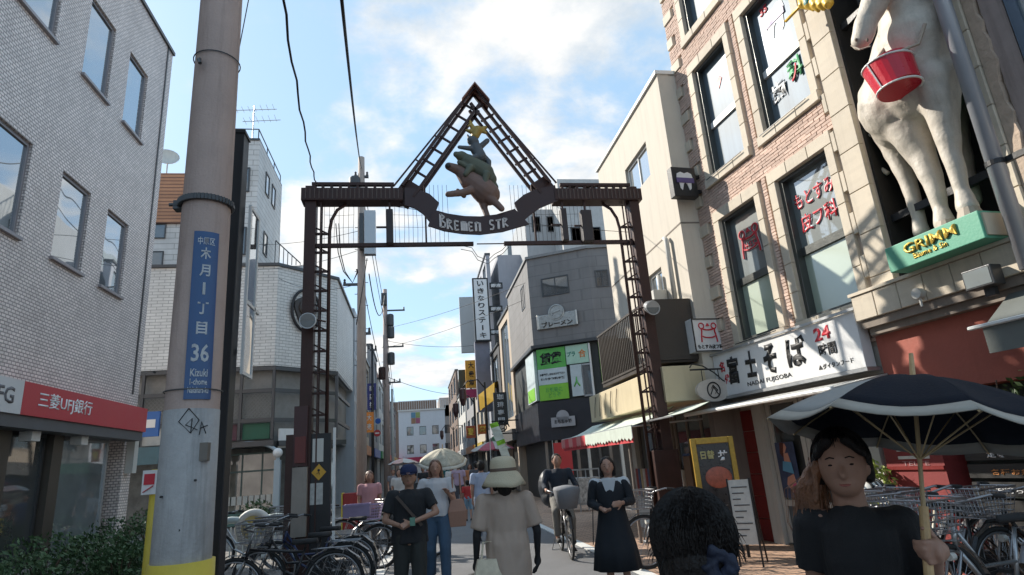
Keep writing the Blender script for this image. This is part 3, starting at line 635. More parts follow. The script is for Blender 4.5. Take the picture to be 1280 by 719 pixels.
# ledge: cream slabs, then stepped moulding, then the red lintel
for k in range(13): block(2.62+k*.34, 2.62+(k+1)*.34, 2.90, 3.22, -.24, .25, m=stone)
MB().box(2.6, 7.1, -.26, .05, 3.222, 3.26).build('ledge_top', stone, rb)
wd = mat('grey_wood', (.22, .185, .155), .8, var=.15, scale=6, dirt=.2)
MB().box(2.66, 7.1, -.20, .07, 2.80, 2.898).build('moulding', wd, rb); MB().box(2.7, 7.1, -.14, .07, 2.71, 2.797).build('moulding', wd, rb)
MB().box(2.64, 7.1, -.02, .34, 1.95, 2.708).build('red_lintel', redpl, rb)
gs = fthing('green_plinth_sign', 'green plinth box lettered GRIMM under the white donkey statue', 'sign', FB)
greenp = mat('mint_green', (.10, .36, .24), .5, var=.06, dirt=.06); gold = mat('gold_letters', (.75, .52, .10), .35, .5, var=.05)
x0_, z0_ = FB.at(1115, 349, -.5); x1_, _ = FB.at(1234, 304, -.5); _, z1_ = FB.at(1113, 314, -.5)
gx0, gx1, gz0, gz1 = x0_, x1_, 3.262, max(z1_, 3.55)
MB().box(gx0, gx1, -.50, .45, gz0, gz1).build('plinth', greenp, gs, bevel=.008)
MB().box(gx1+.001, gx1+.02, -.47, .42, gz0+.03, gz1-.03).build('end_panel', mat('plinth_beige', (.55, .48, .36), .6), gs)
gm = (gx0+gx1)/2
lettering('GRIMM', gold, gs, gm, gz0+.66*(gz1-gz0), -.503, w=(gx1-gx0)*.56, h=.115, bold=.012, ext=.015); lettering('Bäume & Sin', gold, gs, gm-.02, gz0+.30*(gz1-gz0), -.503, w=(gx1-gx0)*.36, h=.06, bold=.006, ext=.006)
# donkey
hide = mat('statue_cream', (.50, .455, .39), .55, var=.12, scale=4, bump=.6, bscale=22, dirt=.3, fine=.05)
hoofm = mat('statue_hoof', (.36, .30, .24), .6)
st = fthing('donkey_statue', 'large cream donkey statue standing on the green plinth with a red drum at its neck', 'statue', FB)
def SP(px, py, y=-.12): x, z = FB.at(px, py, y); return Vector((x, y, z))
b = MB()
b.cap(SP(1138, 55, -.1), SP(1126, 130, -.05), .38, .46, 20); b.cap(SP(1148, 50, -.15), SP(1150, 115, -.1), .40, .40, 20); b.cap(SP(1120, 120, .1), SP(1128, 150, .1), .42, .36, 20)
b.cap(SP(1144, 50, -.15), SP(1134, -40, -.1), .36, .31, 16)            # neck
b.cap(SP(1120, -50, -.35), SP(1100, -10, -.62), .20, .165, 16); b.cap(SP(1100, -10, -.62), SP(1083, 28, -.74), .165, .115, 16); b.cap(SP(1083, 28, -.74), SP(1077, 50, -.78), .125, .115, 14)   # head and muzzle
for dx, r in ((-12, .05), (10, .05)): b.cap(SP(1118+dx, -60, -.15), SP(1108+dx*3, -110, 0), .07, .03, 8)
def leg(*pts): 
    for (p, r), (q, s_) in zip(pts, pts[1:]): b.cap(p, q, r, s_, 14)
leg((SP(1108, 150, .2), .24), (SP(1118, 190, .2), .13), (SP(1136, 228, .2), .095), (SP(1148, 272, .18), .075), (SP(1152, 290, .15), .095))
leg((SP(1138, 160, -.1), .26), (SP(1152, 195, -.1), .15), (SP(1166, 225, -.12), .105), (SP(1176, 262, -.12), .08), (SP(1181, 279, -.16), .11))
leg((SP(1170, 100, -.2), .24), (SP(1180, 150, -.22), .15), (SP(1190, 195, -.22), .10), (SP(1203, 240, -.22), .075), (SP(1210, 260, -.27), .105))
leg((SP(1186, 115, .25), .2), (SP(1196, 165, .28), .12), (SP(1208, 215, .28), .09), (SP(1218, 250, .28), .08))
remesh(b, .028, 'body', hide, st, smooth=3, disp=lambda c: .012*noise.noise(Vector(c)*6))
for px, py, y in ((1153, 293, .15), (1183, 281, -.18), (1211, 264, -.28), (1219, 255, .28)):
    p = SP(px, py, y); MB().lathe([(.125, 0), (.12, .03), (.09, .13)], 14, (p.x, y, gz1+.001)).build('hoof', hoofm, st)
b = MB(); b.tube([SP(1094, 160, .1), SP(1086, 172, .15), SP(1088, 192, .2), SP(1097, 208, .2), SP(1110, 217, .2)], [.03, .028, .024, .022, .03], 8); b.build('tail', hide, st, smooth=True)
b = MB()
for s_ in (-1, 1): b.ell(SP(1077+s_*7, 50, -.885), .016, .012, .022)
b.build('nostrils', mat('statue_shadow', (.12, .09, .07), .8), st)
b = MB(); b.tube([SP(1064, 57, -.86), SP(1075, 62, -.90), SP(1088, 58, -.86)], .008, 5); b.build('mouth_line', hoofm, st)
dr = fthing('red_drum', 'red bucket shaped drum hanging on a strap from the neck of the donkey statue', 'drum', FB)
c = SP(1117, 96, -.62); b = MB(); ax = Vector((.30, .0, 1)).normalized()
drumred = mat('drum_red', (.50, .012, .03), .3, var=.05)
pA = c + Vector((-.03, 0, .17)); pB = c + Vector((.03, 0, -.17))
MB().cyl(pB, pA, .215, .25, 28).build('shell', drumred, dr, smooth=False); 
[MB().tube([pp_+Vector((rr_*math.cos(a), rr_*math.sin(a), 0)) for a in [2*math.pi*i/28 for i in range(28)]], .012, 6, close=True).build('rim', bwhite, dr) for pp_, rr_ in ((pB, .218), (pA, .252))]
b = MB(); b.bar(c+Vector((-.06, -.255, .17)), c+Vector((.01, -.22, -.17)), .022, .012); b.build('seam', bwhite, dr)
b = MB(); b.tube([pA+Vector((.2, -.1, .0)), SP(1148, 55, -.50), SP(1156, 30, -.44)], .02, 6); b.tube([pA+Vector((-.2, -.1, 0)), SP(1106, 60, -.50), SP(1100, 45, -.45)], .02, 6); b.build('strap', hoofm, dr)
# golden tail feathers of the rooster above
rs = fthing('golden_rooster', 'golden curved bird wing and rod poking in at the top of the pilaster', 'statue', FB)
goldp = mat('gold_paint', (.62, .40, .06), .4, .2, var=.12)
b = MB()
for k in range(5):
    p = SP(1000+k*8, -12, -.3); b.tube([p, SP(1004+k*8, 6, -.34), SP(1012+k*6, 16-abs(k-2)*2, -.3)], [.06, .07, .02], 8)
b.ell(SP(1015, -14, -.3), .22, .12, .18); remesh(b, .018, 'wing', goldp, rs)
MB().tube([SP(982, 27, -.35), SP(1004, 4, -.32), SP(1014, -16, -.3)], .022, 8).build('rod', goldp, rs, smooth=True)
MB().ell(SP(1008, 2, -.38), .05, .03, .07).build('collar', mat('teal_paint', (.05, .22, .2), .5), rs)
# drain pipe
px_ = lambda a, c: FB.at(a, c, -.32)
(xa, za), (xb, zb) = px_(1180, 0), px_(1282, 330); xm = (xa+xb)/2
dp_ = fthing('drain_pipe', 'thick pale grey pipe running up beside the donkey niche', 'pipe', FB)
MB().cyl((xm, -.32, 2.9), (xm, -.32, 12), .075, n=18).build('pipe', mat('pipe_grey', (.36, .38, .42), .35, .3, var=.05), dp_, smooth=True)
for z in (3.95, 6.2, 8.4): MB().box(xm-.02, xm+.42, -.29, -.25, z, z+.06).lathe([(.085, 0), (.085, .05)], 18, (xm, -.32, z)).build('bracket', blackm, dp_)
fl = fthing('floodlight', 'grey box floodlight on the cream ledge right of the green plinth', 'floodlight', FB)
xf, zf = FB.at(1228, 348, -.34)
MB().box(xf-.14, xf+.16, -.42, -.27, zf-.10, zf+.10).build('housing', darkalu, fl, bevel=.01); MB().box(xf-.12, xf+.14, -.425, -.421, zf-.08, zf+.08).build('lens', glass_grey, fl); MB().box(xf-.05, xf+.05, -.30, -.245, zf-.18, zf-.09).build('bracket', darkalu, fl)
jb = fthing('junction_box', 'small round junction box on the stained ledge below the green plinth', 'junction box', FB)
xf, zf = FB.at(1150, 367, -.26); MB().cyl((xf, -.32, zf), (xf, -.242, zf), .06, n=14).build('cover', offwhite, jb); MB().cyl((xf, -.28, zf-.15), (xf, -.28, zf-.05), .015, n=6).build('conduit', offwhite, jb)

# noodle shop sign
ns = fthing('noodle_shop_sign', 'wide white noodle shop sign with black brush characters and red 24', 'sign', FB)
MB().box(-.66, 2.58, -.20, -.04, 2.34, 3.06).build('panel', sign_white, ns, bevel=.006)
MB().box(-.70, 2.62, -.235, -.201+.0, 3.065, 3.10).box(-.70, 2.62, -.235, -.02, 2.29, 2.335).build('trim', alu, ns)
lettering('名代', red_ink, ns, -.43, 2.72, -.203, w=.13, h=.36, bold=.0, vertical=False) if False else None
lettering('名', red_ink, ns, -.42, 2.84, -.203, w=.15, h=.18, bold=.03); lettering('代', red_ink, ns, -.33, 2.62, -.203, w=.13, h=.16, bold=.03)
for ch_, x, w, h, z in (('富', -.12, .30, .46, 2.74), ('士', .36, .26, .42, 2.76), ('そ', .84, .30, .46, 2.76), ('ば', 1.42, .40, .44, 2.76)): lettering(ch_, black, ns, x, z, -.203, w=w, h=h, bold=.045, rot=R_(-3))
lettering('NADAI FUJISOBA', black, ns, .72, 2.445, -.203, w=1.05, h=.085, bold=.0)
lettering('24', red_ink, ns, 1.98, 2.90, -.203, w=.30, h=.18, bold=.03); lettering('時間', black, ns, 2.02, 2.68, -.203, w=.32, h=.17, bold=.025)
lettering('▲ダイタンフード', black, ns, 2.1, 2.46, -.203, w=.62, h=.07, bold=.0)
aw = fthing('noodle_shop_awning', 'thin pale awning shelf jutting out under the noodle shop sign', 'awning', FB)
b = MB(); b.add([(-.72, -.03, 2.24), (2.7, -.03, 2.24), (2.7, -.85, 2.10), (-.72, -.85, 2.10), (-.72, -.03, 2.20), (2.7, -.03, 2.20), (2.7, -.85, 2.06), (-.72, -.85, 2.06)], [(0,1,2,3), (7,6,5,4), (3,2,6,7), (0,3,7,4), (1,5,6,2), (0,4,5,1)]); b.build('sheet', mat('awning_grey', (.40, .40, .38), .5, var=.08, dirt=.15), aw)
MB().tube([(-.72, -.87, 2.08), (2.7, -.87, 2.08)], .03, 8).build('front_bar', bwhite, aw)
# noodle shop ground floor
shop = fthing('noodle_shop', 'shadowed noodle shop ground floor with red tiled pier and white framed glass door', 'shop', FB)
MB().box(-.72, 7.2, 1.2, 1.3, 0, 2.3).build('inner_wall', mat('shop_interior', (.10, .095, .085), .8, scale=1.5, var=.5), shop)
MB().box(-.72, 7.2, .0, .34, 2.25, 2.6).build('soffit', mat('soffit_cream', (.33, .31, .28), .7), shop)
redt = mat('red_tile', (.18, .022, .02), .4, var=.12, scale=5)
MB().box(-.66, -.20, .11, .5, 0, 2.25).build('pier_core', mortar, shop)
me_ = MB().box(0, .452, 0, .02, 0, .335).data('red_panel', redt)
for j in range(6):
    o = bpy.data.objects.new('tile_panel', me_); COL.objects.link(o); o.parent = shop; o.location = (-.656, .085, .02+j*.345)
for j in range(6): 
    o = MB().box(-.68, -.661, .10, .5, .02+j*.345, .355+j*.345).build('tile_panel', redt, shop)
wf = mat('door_white', (.50, .50, .47), .5, var=.06, dirt=.15)
MB().box(-.19, .06, .05, .30, 0, 2.25).build('white_pier', wf, shop)
window(shop, .08, .86, .04, 2.2, .12, wf, glass_dark, fw=.09, trans=(.62,), depth=.07, name='door')
window(shop, .88, 2.0, .04, 2.2, .12, wf, glass_dark, fw=.07, trans=(.62, 1.65), mull=(1.45,), depth=.07, name='side_window')
MB().box(2.02, 2.22, .05, .4, 0, 2.25).build('white_pier', wf, shop)
ps = fthing('pinup_poster', 'colourful poster of a woman in a blue top leaning inside the white framed shop door', 'poster', FB)
MB().box(.20, .62, .085, .095, .70, 1.52).build('sheet', mat('poster_dark', (.05, .07, .14), .4, var=.4, scale=9), ps)
skin_p = mat('poster_skin', (.60, .30, .22), .5); b = MB()
b.prism([(.40, 1.35), (.46, 1.44), (.43, 1.5), (.36, 1.48), (.34, 1.38)], .075, .084); b.prism([(.36, 1.20), (.50, 1.22), (.47, 1.36), (.38, 1.35)], .075, .084); b.prism([(.38, 1.0), (.52, 1.05), (.58, .74), (.50, .72), (.34, .9)], .074, .083); b.build('figure', skin_p, ps)
MB().prism([(.30, 1.10), (.54, 1.05), (.52, 1.22), (.34, 1.24)], .070, .073).build('blue_top', mat('poster_blue', (.12, .35, .55), .5), ps)
MB().prism([(.46, .74), (.60, .74), (.55, .92), (.48, .90)], .066, .069).build('pink_skirt', mat('poster_pink', (.65, .12, .25), .5), ps)
MB().prism([(.31, 1.36), (.34, 1.52), (.42, 1.51), (.36, 1.30)], .066, .074).build('hair', mat('poster_hair', (.10, .03, .02), .5), ps)
# red wall and dark menu boards, right
MB().box(2.36, 3.14, -.02, .3, 0, 1.94).build('red_wall', mat('red_wall', (.20, .03, .03), .6, var=.15, dirt=.2), shop)
MB().box(2.36, 3.14, -.045, -.021, 1.10, 1.14).build('red_batten', redt, shop)
for i, (w, z) in enumerate(((.40, 1.40), (.42, 1.31), (.42, 1.22))): MB().box(2.56, 2.56+w, -.03, -.0205, z, z+.035).build('red_wall_strip', offwhite, shop)
lettering('TELTE', mat('faded_ink', (.35, .2, .2), .6), shop, 2.78, 1.17, -.0215, w=.36, h=.05)
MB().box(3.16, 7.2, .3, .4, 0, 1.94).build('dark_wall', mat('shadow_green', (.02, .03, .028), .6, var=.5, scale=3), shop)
mb_ = fthing('menu_wall_boards', 'dark stacked menu boards with small white writing behind the parked bicycles', 'menu board', FB)
for i, (z, h) in enumerate(((1.36, .14), (1.18, .14), (1.00, .14), (.82, .14), (.62, .16), (.42, .16))):
    MB().box(3.30, 5.0, .10, .13, z, z+h).build('board', mat('board_black', (.02, .02, .02), .5) if i else mat('board_darkred', (.06, .01, .015), .5), mb_)
MB().box(3.42, 3.82, .07, .095, 1.36, 1.49).build('white_card', panw, mb_)
lettering('営業時間', black, mb_, 3.62, 1.43, .065, w=.3, h=.07, bold=.02)
lettering('定食・ランチメニュー', white_ink, mb_, 4.05, 1.24, .098, w=1.0, h=.07, bold=.01); lettering('各種お弁当あります', mat('orange_ink', (.5, .2, .06), .5), mb_, 4.0, 1.06, .098, w=.9, h=.06, bold=.01); lettering('お持ち帰り できます', white_ink, mb_, 4.0, .88, .098, w=.9, h=.06)
# hanging plants under the lintel
hp = fthing('hanging_greenery', 'trailing green plants under the red lintel at the right edge', 'plants', FB)
rnd = random.Random(21); b = MB()
for i in range(16): scatter_leaves(b, (3.3+i*.17, -.15+rnd.uniform(-.15, .15), 1.72+rnd.uniform(-.12, .14)), (.22, .2, .2), 55, .045, rnd)
b.build('foliage', mat('ivy', (.06, .10, .03), .5, var=.35, scale=5, bump=0), hp)
b = MB()
for i in range(8): x = 3.3+i*.36; b.tube([(x, -.1, 1.96), (x+.05, -.2, 1.8), (x+.18, -.22, 1.6)], .008, 5)
b.build('stem', twig, hp)
tp = fthing('potted_bush', 'yellow green bush glowing in the gap behind the umbrella woman', 'plant', FB)
b = MB(); scatter_leaves(b, (2.3, -.25, .95), (.28, .25, .30), 420, .05, rnd); b.build('foliage', mat('bright_leaf', (.20, .26, .05), .5, var=.3, bump=0), tp); MB().lathe([(.13, 0), (.17, .3), (.18, .62), (.15, .64)], 16, (2.3, -.25, .0)).build('pot', mat('clay', (.25, .12, .07), .8), tp)
# corner of the dark green awning at the right edge
ga = fthing('grey_canvas_awning', 'grey canvas awning flap cut by the right edge above the red lintel', 'awning', FB)
xg, zg = FB.at(1236, 395, -.5); 
b = MB(); b.add([(xg, -.62, zg-.12), (7, -.62, zg-.12), (7, -.16, zg+.22), (xg, -.16, zg+.22), (xg, -.62, zg-.16), (7, -.62, zg-.16), (7, -.16, zg+.18), (xg, -.16, zg+.18)], [(0,1,2,3), (7,6,5,4), (0,4,5,1), (1,5,6,2), (3,2,6,7), (0,3,7,4)]); b.box(xg, 7, -.625, -.61, zg-.36, zg-.12); b.build('canvas', mat('canvas_grey', (.13, .14, .13), .8, var=.12), ga)
MB().tube([(xg-.12, -.64, zg-.10), (7, -.64, zg-.10)], .02, 6).build('front_bar', bwhite, ga)

# hanging signs on the brick corner
hs = thing('clinic_box_sign', 'square lit box sign with red figure logo on the brick corner below the balcony', 'sign', tuple(FB.w(-.78, -.54, 3.15)), FB.rz+R_(90))
MB().box(0, .62, -.16, .14, 0, .60).build('box', sign_white, hs, bevel=.008)
b = MB(); b.box(.0, .62, -.175, -.161, .0, .02).box(.0, .62, -.175, -.161, .58, .60).box(0, .02, -.175, -.161, .02, .58).box(.60, .62, -.175, -.161, .02, .58); b.build('frame', blackm, hs)
hsc_logo(hs, .31, .36, .25, -.168); lettering('もとすみ皮フ科', black, hs, .31, .09, -.163, w=.5, h=.08, bold=.03)
MB().box(.62, .74, -.02, .02, .1, .5).build('bracket', blackm, hs)
_a, _z = perp(FB, 870, 489, -.42); OVP = (_a, _z)
ov = thing('oval_sign', 'small oval pale sign with an ornate dark crest on a curled iron bracket', 'sign', tuple(FB.w(-.42, *OVP)), FB.rz+R_(90))
b = MB(); b.prism([(.32+.32*math.cos(a), .19*math.sin(a)) for a in [2*math.pi*i/36 for i in range(36)]], -.03, .03); b.build('plate', mat('oval_pale', (.50, .45, .40), .5), ov)
b = MB(); b.tube([(.32+.12*math.cos(a), -.036, .13*math.sin(a)) for a in [2*math.pi*i/20 for i in range(20)]], .012, 6, close=True); b.tube([(.32+.07*math.cos(a), -.036, .08*math.sin(a)) for a in [2*math.pi*i/4 for i in range(4)]], .014, 6, close=True); b.tube([(.25, -.036, -.07), (.32, -.036, .05), (.40, -.036, -.07)], .01, 5); b.build('crest', black, ov)
b = MB(); b.cyl((-.05, 0, .36), (.72, 0, .36), .015, n=6); b.tube([(.72, 0, .10), (.55, 0, .16), (.40, 0, .30), (.2, 0, .42), (0, 0, .46), (-.05, 0, .40)], .012, 6); b.cyl((.16, 0, .36), (.16, 0, .15), .008, n=5); b.cyl((.48, 0, .36), (.48, 0, .15), .008, n=5); b.build('bracket', blackm, ov)
# framed menu board and A-board
fb_ = thing('gold_framed_menu_board', 'ornate gold framed picture board of a noodle bowl leaning by the red pier', 'menu board', (4.28, 8.6, 0), R_(-12))
b = MB(); W, Hh = .62, 1.66
goldf = mat('gold_frame', (.42, .26, .04), .4, .3, var=.25, scale=20)
b.box(-.31, -.235, -.03, .03, .45, Hh).box(.235, .31, -.03, .03, .45, Hh).box(-.235, .235, -.03, .03, Hh-.085, Hh).box(-.235, .235, -.03, .03, .45, .52)
o = b.build('frame', goldf, fb_, bevel=.008)
MB().box(-.234, .234, -.012, .02, .52, Hh-.086).build('picture', mat('picture_dark', (.035, .03, .03), .3, var=.6, scale=12), fb_)
b = MB(); b.ell((.02, -.018, 1.10), .19, .012, .15, n=20); b.build('bowl', mat('bowl_red', (.36, .09, .05), .4, var=.4, scale=22), fb_)
lettering('日替', mat('menu_yellow', (.5, .45, .2), .5), fb_, -.09, 1.42, -.0125, w=.2, h=.12, bold=.03); lettering('丼', white_ink, fb_, .13, 1.40, -.0125, w=.14, h=.14, bold=.03)
b = MB(); b.box(-.29, -.25, .0, .03, 0, .45).box(.25, .29, 0, .03, 0, .45); b.bar((-.2, .03, 1.2), (-.2, .45, 0.02), .03); b.bar((.2, .03, 1.2), (.2, .45, .02), .03); b.build('leg', blackm, fb_)
ab = thing('white_menu_stand', 'narrow white menu stand in front of the gold framed board', 'menu stand', (4.22, 7.9, 0), R_(-38))
MB().box(-.13, .13, -.02, .0, .28, 1.08).build('sheet', mat('menu_white', (.50, .50, .47), .5, var=.15, scale=14), ab)
b = MB()
for i in range(9): b.box(-.10, .10-(i % 3)*.05, -.024, -.0205, .98-i*.075, .995-i*.075)
b.build('text_lines', mat('dark_ink', (.08, .08, .08), .6), ab)
b = MB(); b.box(-.15, -.13, -.03, .01, 0, 1.1).box(.13, .15, -.03, .01, 0, 1.1); b.bar((-.14, .01, 1.05), (-.14, .38, 0.01), .02); b.bar((.14, .01, 1.05), (.14, .38, .01), .02); b.build('stand', blackm, ab)

# ------------------------------------------------------------------ beige rendered building
FG = Frame(5.04, 9.98, R_(-90))
bg_ = fthing('beige_building', 'plain beige rendered building with sloping shadow and dark balcony between brick and grey buildings', 'building', FG)
wb = [(-2.35, -1.0, 7.15, 7.95), (-1.9, -1.15, 4.55, 5.15)]
b = MB(); b.walls(-4.25, 0, 2.3, 8.9, wb, 0, .25); b.box(-4.25, 0, .25, 8, 2.3, 8.88); b.box(-4.25, -4.0, 0, .4, 0, 2.3); b.build('wall', beige, bg_)
MB().box(-4.3, .03, -.05, .3, 8.9, 8.98).box(-.3, .03, .301, 8, 8.9, 8.98).build('coping', bwhite, bg_)
b = MB(); b.box(-4.25, 0, -.006, -.001, 5.62, 5.65); b.box(.001, .006, 0, 3, 5.62, 5.65); b.box(-2.6, -2.57, -.006, -.001, 2.9, 5.6); b.build('joint_line', mat('joint_dark', (.22, .19, .16), .9), bg_)
for x0, x1, z0, z1 in wb: window(bg_, x0+.01, x1-.01, z0+.01, z1-.01, .06, bwhite, glass_sky, fw=.05, mull=((x0+x1)/2,), depth=.07)
# pipes and outdoor unit
b = MB(); b.tube([(-.55, -.08, 4.3), (-.55, -.08, 5.5), (-.62, -.08, 5.56)], .05, 8); b.tube([(-1.15, -.08, 4.3), (-1.15, -.08, 4.95)], .05, 8); b.build('vent_pipe', offwhite, bg_, smooth=True)
MB().box(-1.35, -1.0, -.30, -.02, 4.22, 4.62).build('outdoor_unit', offwhite, bg_, bevel=.01)
brownp = mat('balcony_brown', (.055, .045, .038), .5, .2, var=.1)
bal = MB(); bal.box(-.14, -.10, -.76, -.01, 3.06, 4.18); bal.box(-3.5, -.141, -.76, -.01, 3.02, 3.10); bal.box(-3.5, -3.46, -.76, -.01, 3.1, 4.15); bal.build('balcony', brownp, bg_)
b = MB(); b.box(-3.5, -.1, -.78, -.74, 4.18, 4.22); b.box(-3.5, -.1, -.78, -.74, 3.10, 3.14)
b.build('balcony_rail', brownp, bg_)
me_ = MB().box(-.012, .012, -.77, -.75, 3.14, 4.18).data('baluster', brownp)
for k in range(31):
    o = bpy.data.objects.new('baluster', me_); COL.objects.link(o); o.parent = bg_; o.location = (-3.42+k*.106, 0, 0)
fsc = mat('fascia_cream', (.56, .47, .31), .6, var=.06, dirt=.12)
fs = fthing('cream_fascia', 'blank cream fascia box under the brown balcony', 'shop sign', FG)
MB().box(-4.6, .06, -.80, -.02, 2.32, 2.93).build('box', fsc, fs, bevel=.01)
xq, zq = FG.at(825, 480, -.8)
MB().box(-.42, -.04, -.806, -.8005, 2.40, 2.86).build('notice', offwhite, fs); lettering('お好焼', mat('pale_red', (.5, .2, .18), .6), fs, -.23, 2.62, -.807, w=.24, h=.36, bold=.01, vertical=False)
b = MB()
for k in range(5): b.tube([(-4.2+k*.4, -.82, 2.4), (-4.1+k*.4, -.83, 2.62), (-4.0+k*.4, -.82, 2.86)], .008, 4)
b.build('cable', darkalu, fs)
# its shop
sh2 = fthing('awning_shop', 'dark shop under red white striped awning beyond the gate column', 'shop', FG)
MB().box(-6.2, -.0, .9, 1.0, 0, 2.3).build('inner_wall', mat('shop2_interior', (.09, .085, .07), .8, scale=2.5, var=.6), sh2)
window(sh2, -1.9, -.1, .1, 2.25, .1, wd, glass_dark, fw=.07, mull=(-1.3, -.7), trans=(.55,), name='glass_wall'); window(sh2, -4.0, -2.0, .1, 2.25, .1, wd, glass_dark, fw=.07, mull=(-3.0,), name='glass_wall')
MB().box(-.09, .1, -.02, .5, 0, 2.3).build('pier', mat('pier_grey', (.17, .15, .14), .8, dirt=.3), sh2)
for i in range(4): MB().box(-1.8+i*.42, -1.5+i*.42, -.02, .08, .5+.1*(i % 2), 1.15+.25*(i % 3)).build('display_panel', [panw, mat('disp_brown', (.15, .09, .05), .6), mat('disp_green', (.05, .12, .06), .6)][i % 3], sh2)
b = MB(); b.box(-3.4, -2.1, -.35, .0, .0, .6); b.build('display_table', mat('table_white', (.55, .53, .5), .6, var=.3, scale=12), sh2)
for k in range(10):
    mc = [mat('cloth_%d' % j, c, .8, var=.25, scale=10) for j, c in enumerate(((.5, .48, .45), (.3, .08, .07), (.1, .12, .2), (.45, .35, .2)))][k % 4]
    g = MB(); x = -3.35+k*.14; g.loft([[(x+.05*math.cos(a), -.3+.03*math.sin(a), z) for a in [2*math.pi*i/8 for i in range(8)]] for z in (.65, .9, 1.2)]); tag(g.build('hanging_garment', mc), '%s garment hung on the rack under the red and white awning' % ['pale', 'red', 'navy', 'tan'][k % 4], 'garment', 'garments on the awning shop rack').matrix_world = Matrix.Translation(FG.o) @ Matrix.Rotation(FG.rz, 4, 'Z')
# awning: red and white valance then a grey white sheet
awn = fthing('striped_awning', 'sagging white awning with red and white scalloped valance', 'awning', FG)
canv = mat('awning_white', (.54, .60, .53), .8, var=.1, dirt=.2); canr = mat('awning_red', (.55, .05, .06), .7, var=.15)
def slope(x0, x1, y0, z0, y1, z1, n=10, sag=.05):
    b = MB(); vs = []; fs_ = []
    for i in range(n+1):
        x = x0+(x1-x0)*i/n
        for j in range(5):
            t = j/4; vs.append((x, y0+(y1-y0)*t, z0+(z1-z0)*t - sag*math.sin(math.pi*t)*(1+.4*math.sin(i*1.7))))
    for i in range(n):
        for j in range(4): a = i*5+j; fs_.append((a, a+1, a+6, a+5))
    vs2 = [(x, y, z-.012) for x, y, z in vs]; k = len(vs)
    b.add(vs+vs2, fs_+[tuple(k+q for q in reversed(f)) for f in fs_]); return b
slope(-5.6, -.3, -.5, 2.28, -1.35, 1.98).build('sheet', canv, awn, smooth=True)
for k in range(14):
    x0 = -5.6+k*.38; b = MB(); pl = [(x0, 1.98), (x0+.38, 1.98)]+[(x0+.38-.38*t, 1.80-.045*math.sin(math.pi*t*2)**2-.02*(k % 2)) for t in (0, .25, .5, .75, 1)]
    b.prism(pl, -1.365, -1.352); b = b.build('valance_strip', canr if k < 6 and k % 2 else (mat('awning_rose', (.58, .22, .20), .8) if k < 6 else canv), awn)
MB().box(-5.5, -.35, -1.33, -1.32, 1.70, 1.95).build('inner_lining', canr, awn)
b = MB(); b.tube([(-5.6, -1.34, 1.98), (-.3, -1.34, 1.98)], .018, 6); b.cyl((-.32, -.02, 2.02), (-.32, -1.34, 1.97), .016, n=6); b.cyl((-5.58, -.02, 2.0), (-5.58, -1.34, 1.97), .016, n=6); b.build('arm', alu, awn)
ap = fthing('awning_post', 'pale slanted support post at the near end of the striped awning', 'post', FG)
MB().cyl((-.95, -1.2, 0), (-.95, -1.2, 2.0), .03, n=8).build('pole', wd, ap)
aw2 = fthing('white_side_awning', 'slim white awning jutting toward the street behind the right gate column', 'awning', FG)
slope(-.25, .9, -.45, 2.22, -1.1, 2.04, n=5, sag=.02).build('sheet', canv, aw2, smooth=True); MB().tube([(-.25, -1.1, 2.03), (.9, -1.1, 2.03)], .018, 6).build('front_bar', alu, aw2)

# ------------------------------------------------------------------ grey corner building with green signs
gt = tile_mat('grey_tile', (.19, .185, .185), (.15, .148, .148), .9, .45, rough=.8, var=.05, bumps=.15, msize=.04, axis='d', dirt=.18)
gb = thing('grey_corner_building', 'dark grey tiled corner building with cut corner, green rental signs and silver name plate', 'building', (0, 0, 0))
A_, B_, C_, D_ = (4.88, 26.3), (4.86, 24.0), (7.15, 22.7), (8.3, 22.55)
core = [B_, A_, (4.9, 30), (12, 30), (12, 22.4), D_, C_]
def off(p, k): c = (8.5, 26.5); return (p[0]+(c[0]-p[0])*k, p[1]+(c[1]-p[1])*k)
MB().prismz(core, 6.05, 9.78).build('wall', gt, gb)
MB().prismz([off(p, -.02) for p in core], 9.785, 9.9).build('coping', mat('coping_grey', (.22, .22, .22), .6), gb)
MB().prismz([off(p, -.035) for p in core], 5.92, 6.045).build('ledge', darkalu, gb)
MB().prismz([off(p, .03) for p in core], 3.75, 5.915).build('glazed_storey', mat('storey_dark', (.03, .035, .035), .5), gb)
MB().prismz([off(p, -.01) for p in core], 2.25, 3.74).build('black_fascia', mat('fascia_black', (.022, .024, .032), .35, var=.1), gb)
MB().prismz([off(p, .09) for p in core], 0, 2.245).build('shop_wall', mat('shop3', (.06, .055, .05), .6, scale=2.2, var=.6), gb)
FC = Frame(4.86, 24.0, math.atan2(22.7-24, 7.15-4.86)); WL = math.hypot(7.15-4.86, 1.3)
gsn = fthing('rental_signs', 'bright green rental sign panels filling the first floor window', 'sign', FC)
greens = mat('sign_green', (.22, .52, .05), .45, var=.05); greens2 = mat('sign_green_dark', (.10, .40, .08), .45); palew = mat('sign_pale', (.50, .58, .60), .45)
b0 = 3.80; t0 = 5.86
MB().box(.10, 1.30, -.02, .06, 5.05, t0).build('green_panel', greens2, gsn); MB().box(.10, 1.30, -.02, .06, 4.42, 5.045).build('pale_panel', palew, gsn); MB().box(.10, 1.30, -.02, .06, b0, 4.415).build('green_panel', greens, gsn)
MB().box(1.33, 2.25, -.02, .06, 5.12, t0).build('pale_panel', mat('sign_mint', (.40, .60, .48), .45), gsn); MB().box(1.45, 1.90, -.01, .07, b0+.05, 5.08).build('pale_panel', palew, gsn)
